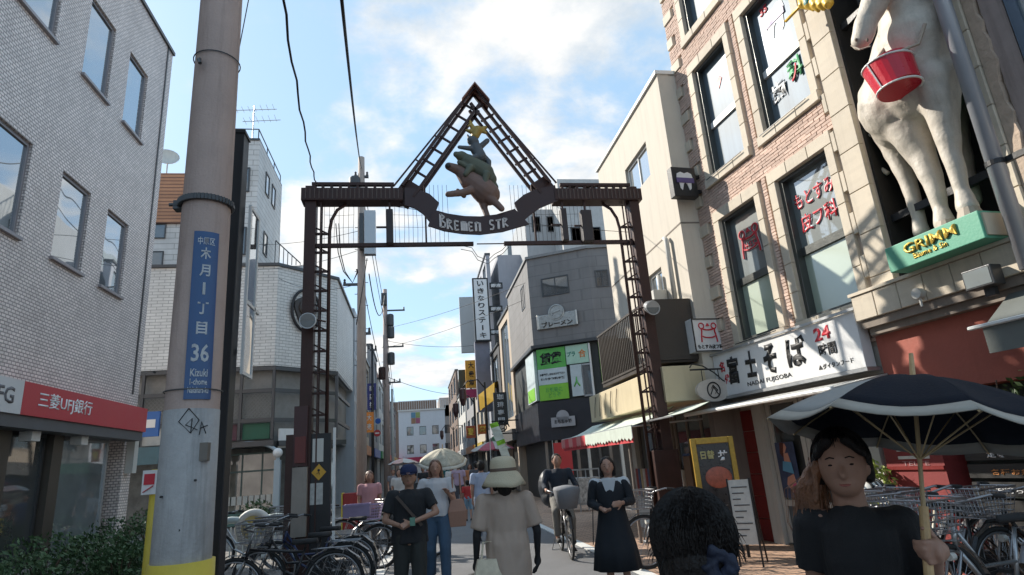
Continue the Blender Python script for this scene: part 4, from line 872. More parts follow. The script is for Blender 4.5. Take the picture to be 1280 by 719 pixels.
lettering('賃貸', black, gsn, .70, 5.45, -.023, w=.95, h=.5, bold=.05); lettering('お部屋探しはおまかせ下さい', black, gsn, .70, 4.82, -.023, w=1.05, h=.1, bold=.03); lettering('仲介手数料半額', black, gsn, .70, 4.64, -.023, w=1.0, h=.1, bold=.03)
lettering('お気軽に\nどうぞ', greens2, gsn, .72, 4.1, -.023, w=.7, h=.4, bold=.01); lettering('プラ', mat('teal_ink', (.03, .2, .15), .5), gsn, 1.55, 5.52, -.023, w=.34, h=.2, bold=.03)
lettering('合', mat('orange_ink2', (.6, .2, .05), .5), gsn, 2.0, 5.5, -.023, w=.3, h=.32, bold=.03); lettering('人', greens2, gsn, 1.67, 4.4, -.013, w=.28, h=.4, bold=.05)
window(gb, 0, 1, 0, 1, 0, alu, glass_dark).matrix_local = Matrix.Translation(FC.w(1.92, -.01, b0)) @ Matrix.Rotation(FC.rz, 4, 'Z') @ Matrix.Diagonal((.36, 1, 1.28, 1))
MB().box(2.28, 2.34, -.06, .05, b0, t0).build('bright_edge', bwhite, gsn)
FD = Frame(7.15, 22.7, math.atan2(-.15, 1.15)); s2 = fthing('side_rental_sign', 'narrow green sign round the right corner of the rental window', 'sign', FD); MB().box(.05, .62, -.04, .05, 4.2, t0).build('green_panel', greens, s2); MB().box(.12, .4, -.045, -.041, 4.5, 5.5).build('pale_panel', palew, s2)
FL = Frame(4.88, 26.3, R_(-90)); s3 = fthing('left_rental_window', 'pale window signs on the street side of the grey corner building', 'sign', FL); MB().box(.25, 2.1, -.03, .10, 3.85, 5.85).build('pale_panel', palew, s3); MB().box(.4, 1.9, -.045, -.031, 3.9, 4.4).build('green_panel', greens, s3)
def winat(fr, px, py, px2, py2, nm, m_=glass_dark):
    x0, z1 = fr.at(px, py); x1, z0 = fr.at(px2, py2); m4 = Matrix.Translation(fr.w(x0, -.03, z0)) @ Matrix.Rotation(fr.rz, 4, 'Z')
    w = window(gb, 0, x1-x0, 0, z1-z0, 0, darkalu, m_, fw=.05, mull=((x1-x0)/2,), name=nm); w.matrix_local = m4
winat(FC, 676, 349, 712, 366, 'window'); winat(FD, 743, 338, 762, 358, 'window'); winat(FL, 651, 362, 657, 384, 'window')
pl = fthing('silver_name_plate', 'silver scroll shaped shop name plate with dome crest on the grey wall', 'sign', FC)
xa, za = FC.at(673, 410, -.1); xb, zb = FC.at(719, 385, -.1); xc, zc = FC.at(695, 381, -.1); zmid = (za+zb)/2-.02
silver = mat('silver', (.42, .42, .40), .32, .85, var=.2, scale=8)
b = MB(); b.box(xa, xb, -.10, -.02, zmid-.36, zmid+.22); b.cyl(((xa+xb)/2, -.12, zmid+.26), ((xa+xb)/2, -.02, zmid+.26), .34, n=28); b.cyl((xa, -.08, zmid-.36), (xa, -.08, zmid+.24), .06, n=10); b.cyl((xb, -.08, zmid-.36), (xb, -.08, zmid+.24), .06, n=10); b.build('plate', silver, pl, bevel=.015)
b = MB(); xm_ = (xa+xb)/2; b.tube([(xm_+.27*math.cos(a), -.13, zmid+.28+.27*math.sin(a)) for a in [2*math.pi*i/24 for i in range(24)]], .02, 6, close=True); b.prism([(xm_-.16, zmid+.22), (xm_-.05, zmid+.38), (xm_+.12, zmid+.42), (xm_+.18, zmid+.30), (xm_, zmid+.26)], -.15, -.12); b.build('crest', silver, pl)
lettering('ブレーメン', mat('silver_dark', (.08, .07, .06), .4, .5), pl, xm_, zmid-.19, -.103, w=(xb-xa)*.8, h=.22, bold=.03, ext=.02)
p2_ = fthing('grey_crest_sign', 'small pale crest sign on the black shop fascia', 'sign', FC); xx, z_ = FC.at(704, 525, -.12)
b = MB(); b.box(xx-.48, xx+.48, -.16, -.12, z_-.25, z_+.12); b.cyl((xx, -.16, z_+.12), (xx, -.12, z_+.12), .26, n=24); b.build('plate', mat('plate_grey', (.33, .33, .35), .6, var=.15), p2_); lettering('おもちゃ箱', black, p2_, xx, z_-.05, -.162, w=.7, h=.16, bold=.02)
for k in range(8):
    p = FC.w(.15+k*.42, .12, 0); MB().box(p.x-.05, p.x+.05, p.y-.05, p.y+.05, 0, 2.24).build('shop_post', [wd, offwhite, darkalu][k % 3], gb)
# taller grey block behind
tb = thing('tall_grey_blocks', 'stepped grey office block rising behind the grey corner building', 'building', (0, 0, 0))
wg = mat('block_grey', (.36, .37, .38), .8, var=.06, dirt=.15)
def atY(px, py, Y): p = onY(px, py, Y); return p.x, p.z
for nm, Y, (pa, ya), (pb, yb), mm in (('block', 36, (655, 262), (700, 400), wg), ('block', 34, (696, 224), (752, 400), mat('block_light', (.45, .45, .44), .8, dirt=.15)), ('block', 42, (634, 306), (664, 430), mat('block_blue', (.26, .30, .32), .7))):
    x0, z1 = atY(pa, ya, Y); x1, _ = atY(pb, ya, Y); MB().box(x0, x1, Y, Y+6, 0, z1).build(nm, mm, tb)
    for k in range(3):
        for j in range(2): wx = x0+(x1-x0)*(.18+.42*j); wz = z1-1.6-k*2.8; window(tb, wx, wx+(x1-x0)*.24, wz, wz+1.1, Y-.03, darkalu, glass_grey, fw=.06)
b = MB(); x0, z1 = atY(655, 262, 36)
for k in range(8): b.cyl((x0+k*.3, 36.0, z1), (x0+k*.3, 36.0, z1+1), .025, n=4)
b.box(x0, x0+2.2, 35.97, 36.03, z1+1, z1+1.06); b.build('roof_rail', alu, tb)

# ------------------------------------------------------------------ right row into the distance
def stall(*a): return row_building(*a)
row_building('shop_house', 'tall plain grey sided building carrying the vertical steak sign', 5.0, 38.5, 44, 15.2, mat('ribbed_grey', (.33, .34, .38), .6, var=.05, dirt=.1), 1, 3, shopm[6], 2)
row_building('shop_house', 'beige shop house with arched opening just beyond the grey corner building', 4.95, 30.2, 34.3, 9.3, mat('sand_render', (.45, .37, .29), .8, var=.08, dirt=.15), 1, 1, shopm[6], 1)
row_building('shop_house', 'narrow black fronted house with sloping white eaves', 4.9, 34.4, 38.4, 8.2, mat('charcoal', (.05, .05, .055), .6), 1, 2, shopm[3], 1)
row_building('shop_house', 'house with the yellow corner awning', 4.9, 44.1, 50, 8.8, rowmats[0], 1, 2, shopm[1], 2)
row_building('shop_house', 'grey house hung with orange banners', 4.8, 50.1, 58, 8.6, rowmats[1], 1, 2, shopm[5], 2)
row_building('shop_house', 'white gabled house behind the red lanterns', 4.7, 58.1, 68, 8.8, rowmats[2], 1, 2, shopm[4], 3)
row_building('shop_house', 'brown house farthest along the right side', 4.6, 68.1, 84, 12, rowmats[3], 1, 3, shopm[0], 3)
fe = thing('far_white_building', 'white four storey building closing the far end of the street', 'building', (0, 95, 0))
x0, _ = atY(498, 520, 95); x1, _ = atY(556, 520, 95); _, zt = atY(530, 513, 95)
fh = [(x0+1.2+i*1.9, x0+2.2+i*1.9, z, z+1.3) for i in range(4) for z in (3.9, 6.6, 9.3) if z+1.3 < zt]
MB().walls(x0, x1, 0, zt, fh, 0, .3).box(x0, x1, .3, 8, 0, zt-.05).build('wall', mat('far_white', (.52, .54, .56), .7, var=.05, dirt=.1), fe)
for h_ in fh: window(fe, h_[0], h_[1], h_[2], h_[3], .1, darkalu, glass_dark, fw=.06)
MB().box(x0-.5, x1+1, -1.2, -.05, 2.7, 3.4).build('red_awning', mat('awning_maroon', (.30, .02, .06), .7), fe)
MB().box(x0-.1, x1+.1, -.2, 0, zt, zt+.2).build('coping', offwhite, fe)
b = MB()
for k in range(22): b.cyl((x0+k*.34, 0, zt+.2), (x0+k*.34, 0, zt+1.5), .03, n=4)
b.box(x0, x1, -.03, .03, zt+1.5, zt+1.56); b.build('roof_fence', alu, fe)
fbk = thing('far_grey_block', 'flat roofed grey block left of the far white building', 'building', (0, 110, 0)); xq0, _ = atY(470, 515, 110); xq1, zq1 = atY(545, 500, 110)
MB().box(xq0, xq1, 0, 8, 0, zq1).build('wall', rowmats[3], fbk)
fr2 = thing('far_brown_block', 'brown topped block right of the far white building', 'building', (0, 100, 0)); xq0, _ = atY(549, 500, 100); xq1, zq1 = atY(576, 496, 100)
MB().box(xq0, xq1, 0, 8, 0, zq1).build('wall', mat('far_tan', (.36, .30, .26), .8), fr2); window(fr2, xq0+.8, xq0+1.6, zq1-3, zq1-1.2, -.03, darkalu, glass_dark); window(fr2, xq0+2, xq0+2.8, zq1-3, zq1-1.2, -.03, darkalu, glass_dark)

def depth(px, py, d): return CAM + ray(px, py)*d
# ------------------------------------------------------------------ street gate
GF = Frame(1.6, 13.0, 0)
def G(px, py, v=0): return GF.at(px, py, v)
gate = fthing('street_gate', 'dark rusty steel arch gate spanning the street with gabled truss and lettered ribbon', 'gate', GF)
MB().box(-3.90, -3.66, -.14, .14, -.43, 7.80).build('column', steel, gate, bevel=.008)
MB().box(3.66, 3.90, -.14, .14, -.43, 7.80).build('column', steel, gate, bevel=.008)
for s_ in (-1, 1):
    b = MB(); b.tube([(s_*3.38, 0, .3), (s_*3.38, 0, 6.75), (s_*3.34, 0, 7.02), (s_*3.22, 0, 7.26), (s_*3.02, 0, 7.40)], .038, 8); b.build('inner_chord', steel, gate, smooth=True)
    if s_ < 0: rungs = [.5+.44*k for k in range(15)]
    else: rungs = [.6+.44*k for k in range(15)]
    for z in rungs:
        b = MB(); b.box(min(s_*3.66, s_*3.42), max(s_*3.66, s_*3.42), -.03, .03, z, z+.045); b.bar((s_*3.66, 0, z+.16), (s_*3.42, 0, z+.03), .03); b.build('rung', steel, gate)
    b = MB()
    for y in (-.10, .10): b.bar((s_*3.56, y, .3), (s_*3.56, y, 7.4), .03)
    b.build('stiffener', steel, gate)
beam = [(-3.98, -1.75), (1.8, 3.98)]
for x0, x1 in beam:
    MB().box(x0, x1, -.20, .20, 7.42, 7.72).build('beam', steel, gate, bevel=.006)
    b = MB(); b.box(x0+.2, x1-.2, -.05, .05, 7.86, 7.93)
    n = 9
    for i in range(n+1): x = x0+.25+(x1-x0-.5)*i/n; b.box(x-.03, x+.03, -.04, .04, 7.72, 7.86)
    b.build('top_rail', steel, gate)
    b = MB()
    for i in range(22): x = x0+.1+(x1-x0-.2)*i/21; b.box(x-.012, x+.012, -.215, -.20, 7.45, 7.69)
    b.build('light_bulb_strip', mat('rust_light', (.10, .07, .06), .6), gate)
for xa, xb in ((G(384, 307)[0], G(592, 309)[0]), (G(630, 305)[0], G(800, 300)[0])):
    xa = max(xa, -3.66); xb = min(xb, 3.66); MB().box(xa, xb, -.05, .05, 6.36, 6.44).build('lower_rail', steel, gate)
b = MB(); b.cyl((-.1, 0, 6.40), (1.1, 0, 6.40), .015, n=6)
for x in (-1.25, 1.3):
    MB().box(x-.02, x+.02, -.03, .03, 6.44, 7.9).build('upright_rod', steel, gate)
b.build('tie_rod', steel, gate)
# gabled truss
apx, apz = G(592, 110)
feet = {}
for s_, (fx, fz), (ix, iz) in ((-1, G(503, 236), G(519, 243)), (1, G(686, 232), G(668, 238))):
    ax = apx; c1_, c2_ = (fx, fz), (ix+s_*.0, iz)
    o1 = Vector((fx, 0, fz)); o2 = Vector((ax+s_*.02, 0, apz-.10)); d = (o2-o1).normalized(); nrm = Vector((-d.z*s_*-1, 0, d.x*s_*-1))
    nrm = Vector((d.z, 0, -d.x)) if s_ < 0 else Vector((-d.z, 0, d.x))      # toward the inside of the gable
    for y in (-.16, .16):
        b = MB(); b.bar(o1+Vector((0, y, 0)), o2+Vector((0, y, 0)), .065, .075, up=(0,1,0)); b.build('rafter', steel, gate)
        b = MB(); b.bar(o1+nrm*.36+Vector((0, y, 0))-d*.10, o2+nrm*.36+Vector((0, y, 0))-d*.30, .065, .07, up=(0,1,0)); b.build('rafter', steel, gate)
    L = (o2-o1).length
    for k in range(8):
        t = (k+.5)/8*L*.92; b = MB(); p = o1+d*t
        b.bar(p+Vector((0, 0, 0)), p+nrm*.36, .04, .05); b.build('truss_rung', steel, gate)
    b = MB(); q1 = o1-nrm*.20-d*.05; q2 = Vector((ax, 0, apz+.03)); b.bar(q1, q2, .035); 
    for k in range(1, 4): p = o1+d*L*k/4; t_ = (p-q1).dot((q2-q1).normalized()); b.bar(p, q1+(q2-q1).normalized()*t_, .03)
    b.build('outer_rod', steel, gate)
    MB().bar(o1-d*.35+nrm*.15, o1+d*.25+nrm*.15, .45, .12, up=(0,1,0)).build('foot_plate', steel, gate)
rust = mat('ridge_plate', (.30, .16, .13), .6, .1, var=.2)
b = MB(); b.add([(apx, -.30, apz-.02), (apx-.34, -.30, apz-.50), (apx-.34, .22, apz-.50), (apx, .22, apz-.02), (apx, -.30, apz-.06), (apx-.34, -.30, apz-.54), (apx-.34, .22, apz-.54), (apx, .22, apz-.06)], [(0,1,2,3), (7,6,5,4), (0,4,5,1), (1,5,6,2)])
b.add([(apx, -.30, apz-.02), (apx+.34, -.30, apz-.50), (apx+.34, .22, apz-.50), (apx, .22, apz-.02), (apx, -.30, apz-.06), (apx+.34, -.30, apz-.54), (apx+.34, .22, apz-.54), (apx, .22, apz-.06)], [(3,2,1,0), (4,5,6,7), (0,1,5,4), (1,2,6,5)]); b.build('ridge_plate', rust, gate)
# ribbon with the street name
rib = thing('ribbon_sign', 'dark curved ribbon sign with pale gothic letters hung under the gable animals', 'sign', (1.6, 12.78, 0))
def GP(pts): return [G(px, py, -.2) for px, py in pts]
ribm = mat('ribbon_dark', (.045, .024, .024), .5, .2, var=.15)
MB().ribbon(GP([(542, 263), (560, 268), (580, 271), (600, 271.5), (620, 269), (643, 262)]), GP([(535, 283), (555, 289.5), (578, 293), (600, 294), (628, 290.5), (661, 281)]), .05).build('centre_band', ribm, rib)
MB().ribbon(GP([(506, 234), (522, 236), (537, 242), (549, 253)]), GP([(506, 256), (519, 260), (529, 267), (539, 279)]), .05).build('left_tail', ribm, rib).location = (0, .06, 0)
MB().ribbon(GP([(643, 253), (655, 243), (668, 237), (694, 231)]), GP([(653, 277), (663, 268), (676, 259), (698, 250)]), .05).build('right_tail', ribm, rib).location = (0, .06, 0)
letm = mat('letter_pale', (.62, .59, .58), .5, var=.1)
BAR = {'B': [((0,0),(0,1)), ((0,1),(.6,.9)), ((.6,.9),(.15,.58)), ((.15,.55),(.7,.4)), ((.7,.4),(.62,.08)), ((.62,.08),(0,0))], 'R': [((0,0),(0,1)), ((0,1),(.6,.85)), ((.6,.85),(.1,.5)), ((.1,.5),(.7,0))], 'E': [((.05,0),(0,1)), ((0,1),(.6,.95)), ((0,.5),(.5,.5)), ((.05,0),(.6,.08))],
       'M': [((0,0),(0,1)), ((.35,0),(.35,.95)), ((.7,0),(.7,.9)), ((0,1),(.7,.95))], 'N': [((0,0),(0,1)), ((0,1),(.55,.92)), ((.6,0),(.6,.95))], 'S': [((.6,.9),(.1,.95)), ((.1,.95),(.05,.6)), ((.05,.6),(.6,.4)), ((.6,.4),(.5,.05)), ((.5,.05),(0,.1))], 'T': [((-.1,1),(.7,.97)), ((.3,0),(.3,1))]}
ctop = GP([(546, 267), (562, 274), (580, 277), (600, 277.5), (620, 275), (642, 268)]); cbot = GP([(546, 285), (562, 290), (580, 291.5), (600, 292), (620, 290), (642, 284)])
xs0, xs1 = ctop[0][0]+.06, ctop[-1][0]-.12
def cint(c, x):
    for (a, za), (b_, zb) in zip(c, c[1:]):
        if a <= x <= b_: return za+(zb-za)*(x-a)/(b_-a)
    return c[0][1] if x < c[0][0] else c[-1][1]
txt = 'BREMEN STR'; xx = xs0; step = (xs1-xs0)/len(txt)
for i, ch_ in enumerate(txt):
    if ch_ == ' ': continue
    b = MB(); big = 1.05 if ch_ in 'BS' else .9
    for (ax, az), (bx_, bz) in BAR[ch_]:
        X0 = xs0+step*(i+.08+ax*.95); X1 = xs0+step*(i+.08+bx_*.95); zl = lambda x, t: cint(cbot, x)+.03+(cint(ctop, x)-cint(cbot, x)-.05)*t*big
        b.bar((X0, -.04, zl(X0, az)), (X1, -.04, zl(X1, bz)), .05 if ax == bx_ else .034, .03, up=(0,1,0))
    b.build('letter', letm, rib)
# light lattice nets
net = mat('net_wire', (.05, .045, .045), .6)
for (xa, xb) in ((G(483, 300)[0], G(561, 300)[0]), (G(642, 300)[0], G(742, 300)[0]), (G(405, 300)[0], G(442, 300)[0])):
    b = MB(); rnd = random.Random(int(xa*100)); n = max(5, int((xb-xa)/.10))
    for i in range(n+1):
        x = xa+(xb-xa)*i/n; b.tube([(x, .02, 6.44), (x+rnd.uniform(-.015, .015), .02, 6.8), (x+rnd.uniform(-.015, .015), .02, 7.15), (x, .02, 7.9 if abs(x) < 1.75 else 7.42)], .0045, 4, cap=False)
    for z in (6.85, 7.15): b.tube([(xa, .02, z), ((xa+xb)/2, .02, z-.02), (xb, .02, z)], .004, 4, cap=False)
    if len(b.f): t = b.build('light_net', net, gate); t['kind'] = 'stuff'
# star shaped hanging wire ornament
b = MB()
zc_ = lambda px, py: G(px, py, -.02)
pp = [(576, 312), (590, 316), (597, 324), (610, 331), (618, 324), (628, 316), (636, 310)]
for dz in (0, .09): b.tube([(G(*q)[0], -.02, G(*q)[1]+dz+.03*math.sin(i*2.2)) for i, q in enumerate(pp)], .008, 5)
b.build('wire_ornament', net, gate)
# dark hanging lamps and speakers
for nm, (pa, pb), w in (('dark lamp box hung left of the ribbon on the gate', ((487, 263), (487, 306)), .15), ('narrow dark lamp box hung right of the ribbon on the gate', ((703, 262), (703, 302)), .14), ('wide dark lamp box hung beside the right gate column', ((731, 264), (731, 303)), .26)):
    x, z1 = G(*pa, -.1); _, z0 = G(*pb, -.1); t = thing('hanging_lamp', nm, 'lamp', (1.6+x, 12.9, z0), group='dark lamp boxes on the gate')
    MB().box(-w/2, w/2, -.10, .10, 0, z1-z0).build('housing', mat('lamp_dark', (.03, .02, .02), .5), t, bevel=.02); MB().box(-.02, .02, -.02, .02, z1-z0, 7.42-z0).build('hanger', steel, t); MB().box(-.3, -w/2, -.015, .015, .4, .44).build('side_arm', steel, t)
def dome_lamp(px, py, lb, sx):
    p = onY(px, py, 12.62); t = thing('spotlight', lb, 'spotlight', tuple(p), group='round spotlights on the gate columns')
    b = MB(); b.cyl((0, -.13, -.05), (0, .10, .04), .155, .13, 20); b.cyl((0, .10, .04), (0, .16, .06), .13, .05, 20); b.build('housing', mat('lamp_grey', (.36, .36, .36), .35, .4), t, smooth=False)
    b = MB(); b.tube([(.157*math.cos(a), -.135, -.05+.157*math.sin(a)) for a in [2*math.pi*i/20 for i in range(20)]], .014, 6, close=True); b.build('rim', alu, t); MB().cyl((0, -.134, -.05), (0, -.13, -.05), .14, n=20).build('lens', mat('lens_dark', (.12, .13, .13), .15), t)
    b = MB(); b.tube([(-.16*sx, .0, 0), (-.26*sx, .04, -.02), (-.30*sx, .20, 0)], .02, 6); b.build('arm', steel, t)
dome_lamp(386, 400, 'round grey spotlight clamped on the left gate column', -1); dome_lamp(813, 384, 'round grey spotlight clamped on the right gate column', 1)
# boxes at the feet of the gate
x0, z0 = G(361, 585, -.22); x1, _ = G(387, 585, -.22)
cb = thing('column_casing', 'weathered pale and dark casing box round the foot of the left gate column', 'column base', (1.6, 13, 0))
MB().box(-4.12, -3.98, -.22, .22, -.43, 2.35).build('dark_side', steel, cb); MB().box(-3.98, -3.70, -.26, .22, .45, 1.72).build('pale_panel', mat('weathered_panel', (.26, .23, .20), .7, var=.2, dirt=.45), cb); MB().box(-3.979, -3.72, -.22, .2, 1.74, 2.9).build('upper_casing', mat('casing_maroon', (.06, .022, .022), .5, var=.2), cb)
MB().box(-3.94, -3.74, -.275, -.225, 1.80, 2.30).build('red_notice', mat('notice_maroon', (.14, .035, .03), .6, var=.2), cb)
nbx = thing('notice_board', 'black notice panel with white posters and a yellow diamond plate beside the left gate column', 'notice board', (1.6, 12.95, 0))
MB().box(-3.68, -3.28, -.05, .06, -.1, 2.35).build('panel', blackm, nbx); MB().box(-3.24, -3.19, -.04, .02, -.43, 2.45).build('white_post', bwhite, nbx)
MB().box(-3.63, -3.48+.06, -.062, -.051, 1.80, 2.25).build('poster', offwhite, nbx); MB().box(-3.66, -3.42, -.062, -.051, 1.00, 1.40).build('poster', mat('poster_grey', (.42, .42, .40), .6, var=.3, scale=14), nbx)
dm = mat('diamond_yellow', (.60, .33, .03), .5); MB().prism([(-3.50, 1.45), (-3.36, 1.60), (-3.50, 1.76), (-3.64, 1.60)], -.08, -.063).build('diamond', dm, nbx)
b = MB(); b.ell((-3.50, -.082, 1.64), .025, .006, .025); b.bar((-3.50, -.083, 1.62), (-3.48, -.083, 1.56), .03, .006); b.bar((-3.50, -.083, 1.60), (-3.55, -.083, 1.57), .02, .006); b.build('walking_figure', black, nbx)
cb2 = thing('column_casing', 'dark box round the foot of the right gate column beyond the dark haired head', 'column base', (1.6, 13, 0)); MB().box(3.42, 3.98, -.2, .2, -.43, 1.55).build('box', steel, cb2, bevel=.01)

# ------------------------------------------------------------------ musicians on the gate
def animal(name, label, parts, m, vox=.022, disp=None):
    fat = 1.0 if name == 'donkey_figure' else 1.3
    t = thing(name, label, 'animal statue', (1.6, 12.85, 0)); b = MB()
    for q in parts:
        if q[0] == 'c': (_, (p0, v0), r0_, (p1, v1), r1_) = q; x, z = G(*p0, v0-.15); x2, z2 = G(*p1, v1-.15); b.cap((x, v0, z), (x2, v1, z2), r0_*fat, r1_*fat, 14)
    remesh(b, vox, 'body', m, t, smooth=2, disp=disp); return t
def c_(p0, r0_, p1, r1_, v0=0, v1=0): return ('c', (p0, v0), r0_, (p1, v1), r1_)
dk = animal('donkey_figure', 'pinkish brown flying donkey figure at the bottom of the animal stack', [c_((583, 222), .20, (606, 240), .30), c_((604, 238), .30, (611, 243), .27), c_((586, 228), .20, (576, 214), .15), c_((577, 214), .14, (561, 208), .095, 0, -.1),
    c_((588, 238), .10, (578, 241), .085, -.12, -.15), c_((578, 241), .085, (560, 243), .07, -.15, -.2), c_((610, 246), .13, (620, 254), .085, -.1, -.15), c_((620, 254), .085, (627, 261), .075, -.15, -.2), c_((603, 250), .12, (606, 262), .075, .05, .05), c_((606, 262), .075, (609, 270), .07, .05, 0),
    c_((576, 208), .05, (584, 203), .03, .1, .1), c_((576, 208), .05, (586, 206), .03, -.1, -.1), c_((580, 245), .06, (572, 238), .05, .15, .12)], mat('donkey_paint', (.18, .115, .095), .65, var=.18, scale=5))
x, z = G(560, 208, -.3); MB().ell((x, -.19, z), .06, .04, .06).build('muzzle', black, dk)
dg = animal('dog_figure', 'grey green dog figure riding on the donkey figure', [c_((585, 203), .15, (606, 216), .17), c_((606, 216), .17, (613, 224), .12), c_((586, 203), .12, (577, 196), .105), c_((577, 196), .10, (570, 193), .055, -.05, -.12), c_((612, 224), .08, (620, 234), .05), c_((582, 208), .05, (574, 203), .045, -.12, -.15), c_((578, 193), .035, (583, 200), .05, .11, .11), c_((588, 210), .07, (582, 218), .05, -.16, -.2), c_((608, 218), .07, (606, 230), .05, -.18, -.22)], mat('dog_paint', (.10, .115, .085), .7, var=.2, scale=6))
ct = animal('cat_figure', 'dark blue grey cat figure with arms spread between dog and rooster', [c_((594, 184), .11, (600, 196), .12), c_((592, 178), .105, (590, 176), .095, -.02, -.05), c_((600, 194), .09, (611, 202), .05, .05, .08), c_((611, 202), .05, (612, 211), .03), c_((590, 186), .05, (574, 184), .035, -.05, -.15), c_((600, 184), .06, (609, 176), .05, .08, .1), c_((586, 172), .035, (584, 168), .012), c_((596, 172), .035, (598, 167), .012), c_((594, 196), .05, (588, 200), .04, -.1, -.12)], mat('cat_paint', (.085, .10, .115), .6, var=.2, scale=6))
rt = animal('rooster_figure', 'golden rooster figure on top of the animal stack under the gable', [c_((594, 170), .08, (597, 163), .09), c_((593, 164), .06, (588, 154), .035), c_((588, 154), .04, (586, 149), .015), c_((588, 156), .025, (584, 158), .01, -.03, -.05), c_((598, 164), .07, (608, 159), .03), c_((598, 161), .06, (607, 166), .03), c_((596, 170), .05, (592, 174), .02), c_((590, 165), .05, (583, 163), .025)], mat('rooster_gold', (.36, .25, .06), .5, .2, var=.2, scale=8), vox=.016)

# the gate is smaller and nearer than the plane it was measured on: it stands between the camera side pavement and the cream fascia
GS = .777
gate_things = [o for o in bpy.data.objects if o.parent is None and (o.name.split('.')[0] in ('street_gate', 'ribbon_sign', 'hanging_lamp', 'spotlight', 'column_casing', 'notice_board', 'donkey_figure', 'dog_figure', 'cat_figure', 'rooster_figure'))]
for o in gate_things: o.scale = (GS,)*3; o.location = (o.location.x*GS, o.location.y*GS, o.location.z*GS+1.5*(1-GS))
# ------------------------------------------------------------------ poles
pf = depth(244, 430, 4.45); PX, PY = pf.x, pf.y
def xat(px, py): return onY(px, py, PY)
rb_ = (xat(263, 700).x-xat(190, 700).x)/2; rt_ = (xat(302, 2).x-xat(252, 2).x)/2; zb_, zt_ = xat(226, 700).z, xat(276, 2).z; xb_ = (xat(263, 700).x+xat(190, 700).x)/2; xt_ = (xat(302, 2).x+xat(252, 2).x)/2
def prad(z): return rb_+(rt_-rb_)*(z-zb_)/(zt_-zb_)
def pcx(z): return xb_+(xt_-xb_)*(z-zb_)/(zt_-zb_)
up_ = thing('concrete_pole', 'thick concrete utility pole with a blue address plate in the left foreground', 'utility pole', (pcx(0), PY, 0))
polem = mat('pole_concrete', (.43, .33, .29), .8, var=.14, scale=2.2, bump=.4, bscale=50, fine=.05, dirt=.35)
MB().tube([(pcx(z)-pcx(0), 0, z) for z in (0, 2, 4, 6, 9)], [prad(z) for z in (0, 2, 4, 6, 9)], 40).build('shaft', polem, up_, smooth=True)
MB().tube([(pcx(z)-pcx(0), 0, z) for z in (0, 1.2, 2.02)], [prad(z)+.003 for z in (0, 1.2, 2.02)], 40).build('lower_coating', mat('pole_coating', (.33, .325, .32), .75, var=.16, scale=7, bump=.5, bscale=35, fine=.05, dirt=.5), up_, smooth=True)
for py, hh in ((258, .05), (79, .012), (490, .012)):
    z = xat(250, py).z; b = MB(); r = prad(z)+.012; cx = pcx(z)-pcx(0)
    b.tube([(cx+r*math.cos(a), r*math.sin(a), z) for a in [2*math.pi*i/30 for i in range(30)]], .005 if hh < .03 else .02, 6, close=True)
    if hh > .03:
        for i in range(22): a = math.pi+.3+i*.13; b.box(cx+(r+.01)*math.cos(a)-.011, cx+(r+.01)*math.cos(a)+.011, (r+.01)*math.sin(a)-.011, (r+.01)*math.sin(a)+.011, z-.022, z+.022)
        b.box(cx-r-.05, cx-r+.02, -.04, .04, z-.035, z+.035); b.cyl((cx-r-.08, -.03, z), (cx-r+.02, -.03, z), .015, n=6)
    b.build('band', darkalu, up_)
z = xat(255, 95).z; cx = pcx(z)-pcx(0); MB().tube([(cx-.08, -prad(z), z+.04), (cx-.07, -prad(z)-.05, z), (cx-.05, -prad(z)-.07, z-.05)], .014, 8).build('step_bolt', darkalu, up_)
b = MB()
for px, py in ((262, 372), (205, 470), (214, 620), (255, 600), (236, 660)):
    z = xat(px, py).z; x = xat(px, py).x-pcx(0); b.cyl((x, -prad(z)*.9, z), (x, -prad(z)-.0, z), .008, n=8)
b.build('bolt_hole', black, up_)
ad = thing('address_plate', 'blue address plate reading Kizuki 1-chome 36 on the concrete pole', 'address plate', (0, 0, 0))
pn = Vector((-PX, -PY, 0)).normalized(); ptan = Vector((-pn.y, pn.x, 0))
def pole_pt(th, z, e=.012): r = prad(z)+e; return Vector((pcx(z), PY, z)) + pn*math.cos(th)*r + ptan*math.sin(th)*r
def pole_th(px, py):
    d = ray(px, py); base = CAM + d*((Vector((pcx(3), PY, 0))-CAM).dot(-pn)/d.dot(-pn)); z = base.z
    return math.asin(max(-1, min(1, (base-Vector((pcx(z), PY, z))).dot(ptan)/prad(z)))), z
thA, zA = pole_th(258, 300); thB, zB = pole_th(246, 503); HA = .47
blue = mat('plate_blue', (.02, .075, .20), .35, var=.06, dirt=.12)
def pth(z): t = (z-zB)/(zA-zB); return thB+(thA-thB)*t
b = MB(); n = 10
b.loft([[pole_pt(pth(z)-HA+2*HA*i/n, z, .012) for i in range(n+1)]+[pole_pt(pth(z)+HA-2*HA*i/n, z, .004) for i in range(n+1)] for z in (zB, (zA+zB)/2, zA)]); b.build('plate', blue, ad)
def pl_text(s, py, w, h, bold=.0):
    _, z = pole_th(250, py); wA = 2*HA*prad(z); o = lettering(s, white_ink, ad, 0, z, 0, w=w*wA, h=h, bold=bold, ext=.0005)
    if o:
        for v in o.data.vertices: v.co = pole_pt(pth(v.co.z)+v.co.x/prad(z), v.co.z, .0145)
px2 = (zA-zB)/203
pl_text('中原区', 311, .66, 10*px2, .012)
for s, py in (('木', 326), ('月', 347), ('1', 369), ('丁', 393), ('目', 417)): pl_text(s, py, .40 if s != '1' else .10, 15*px2, .025)
pl_text('36', 447, .64, 21*px2, .02); pl_text('Kizuki', 471, .62, 9*px2, .02); pl_text('1-chome', 482, .62, 7*px2, .02); pl_text('Nakahara-ku', 492, .74, 7*px2, .02)
gr = MB()
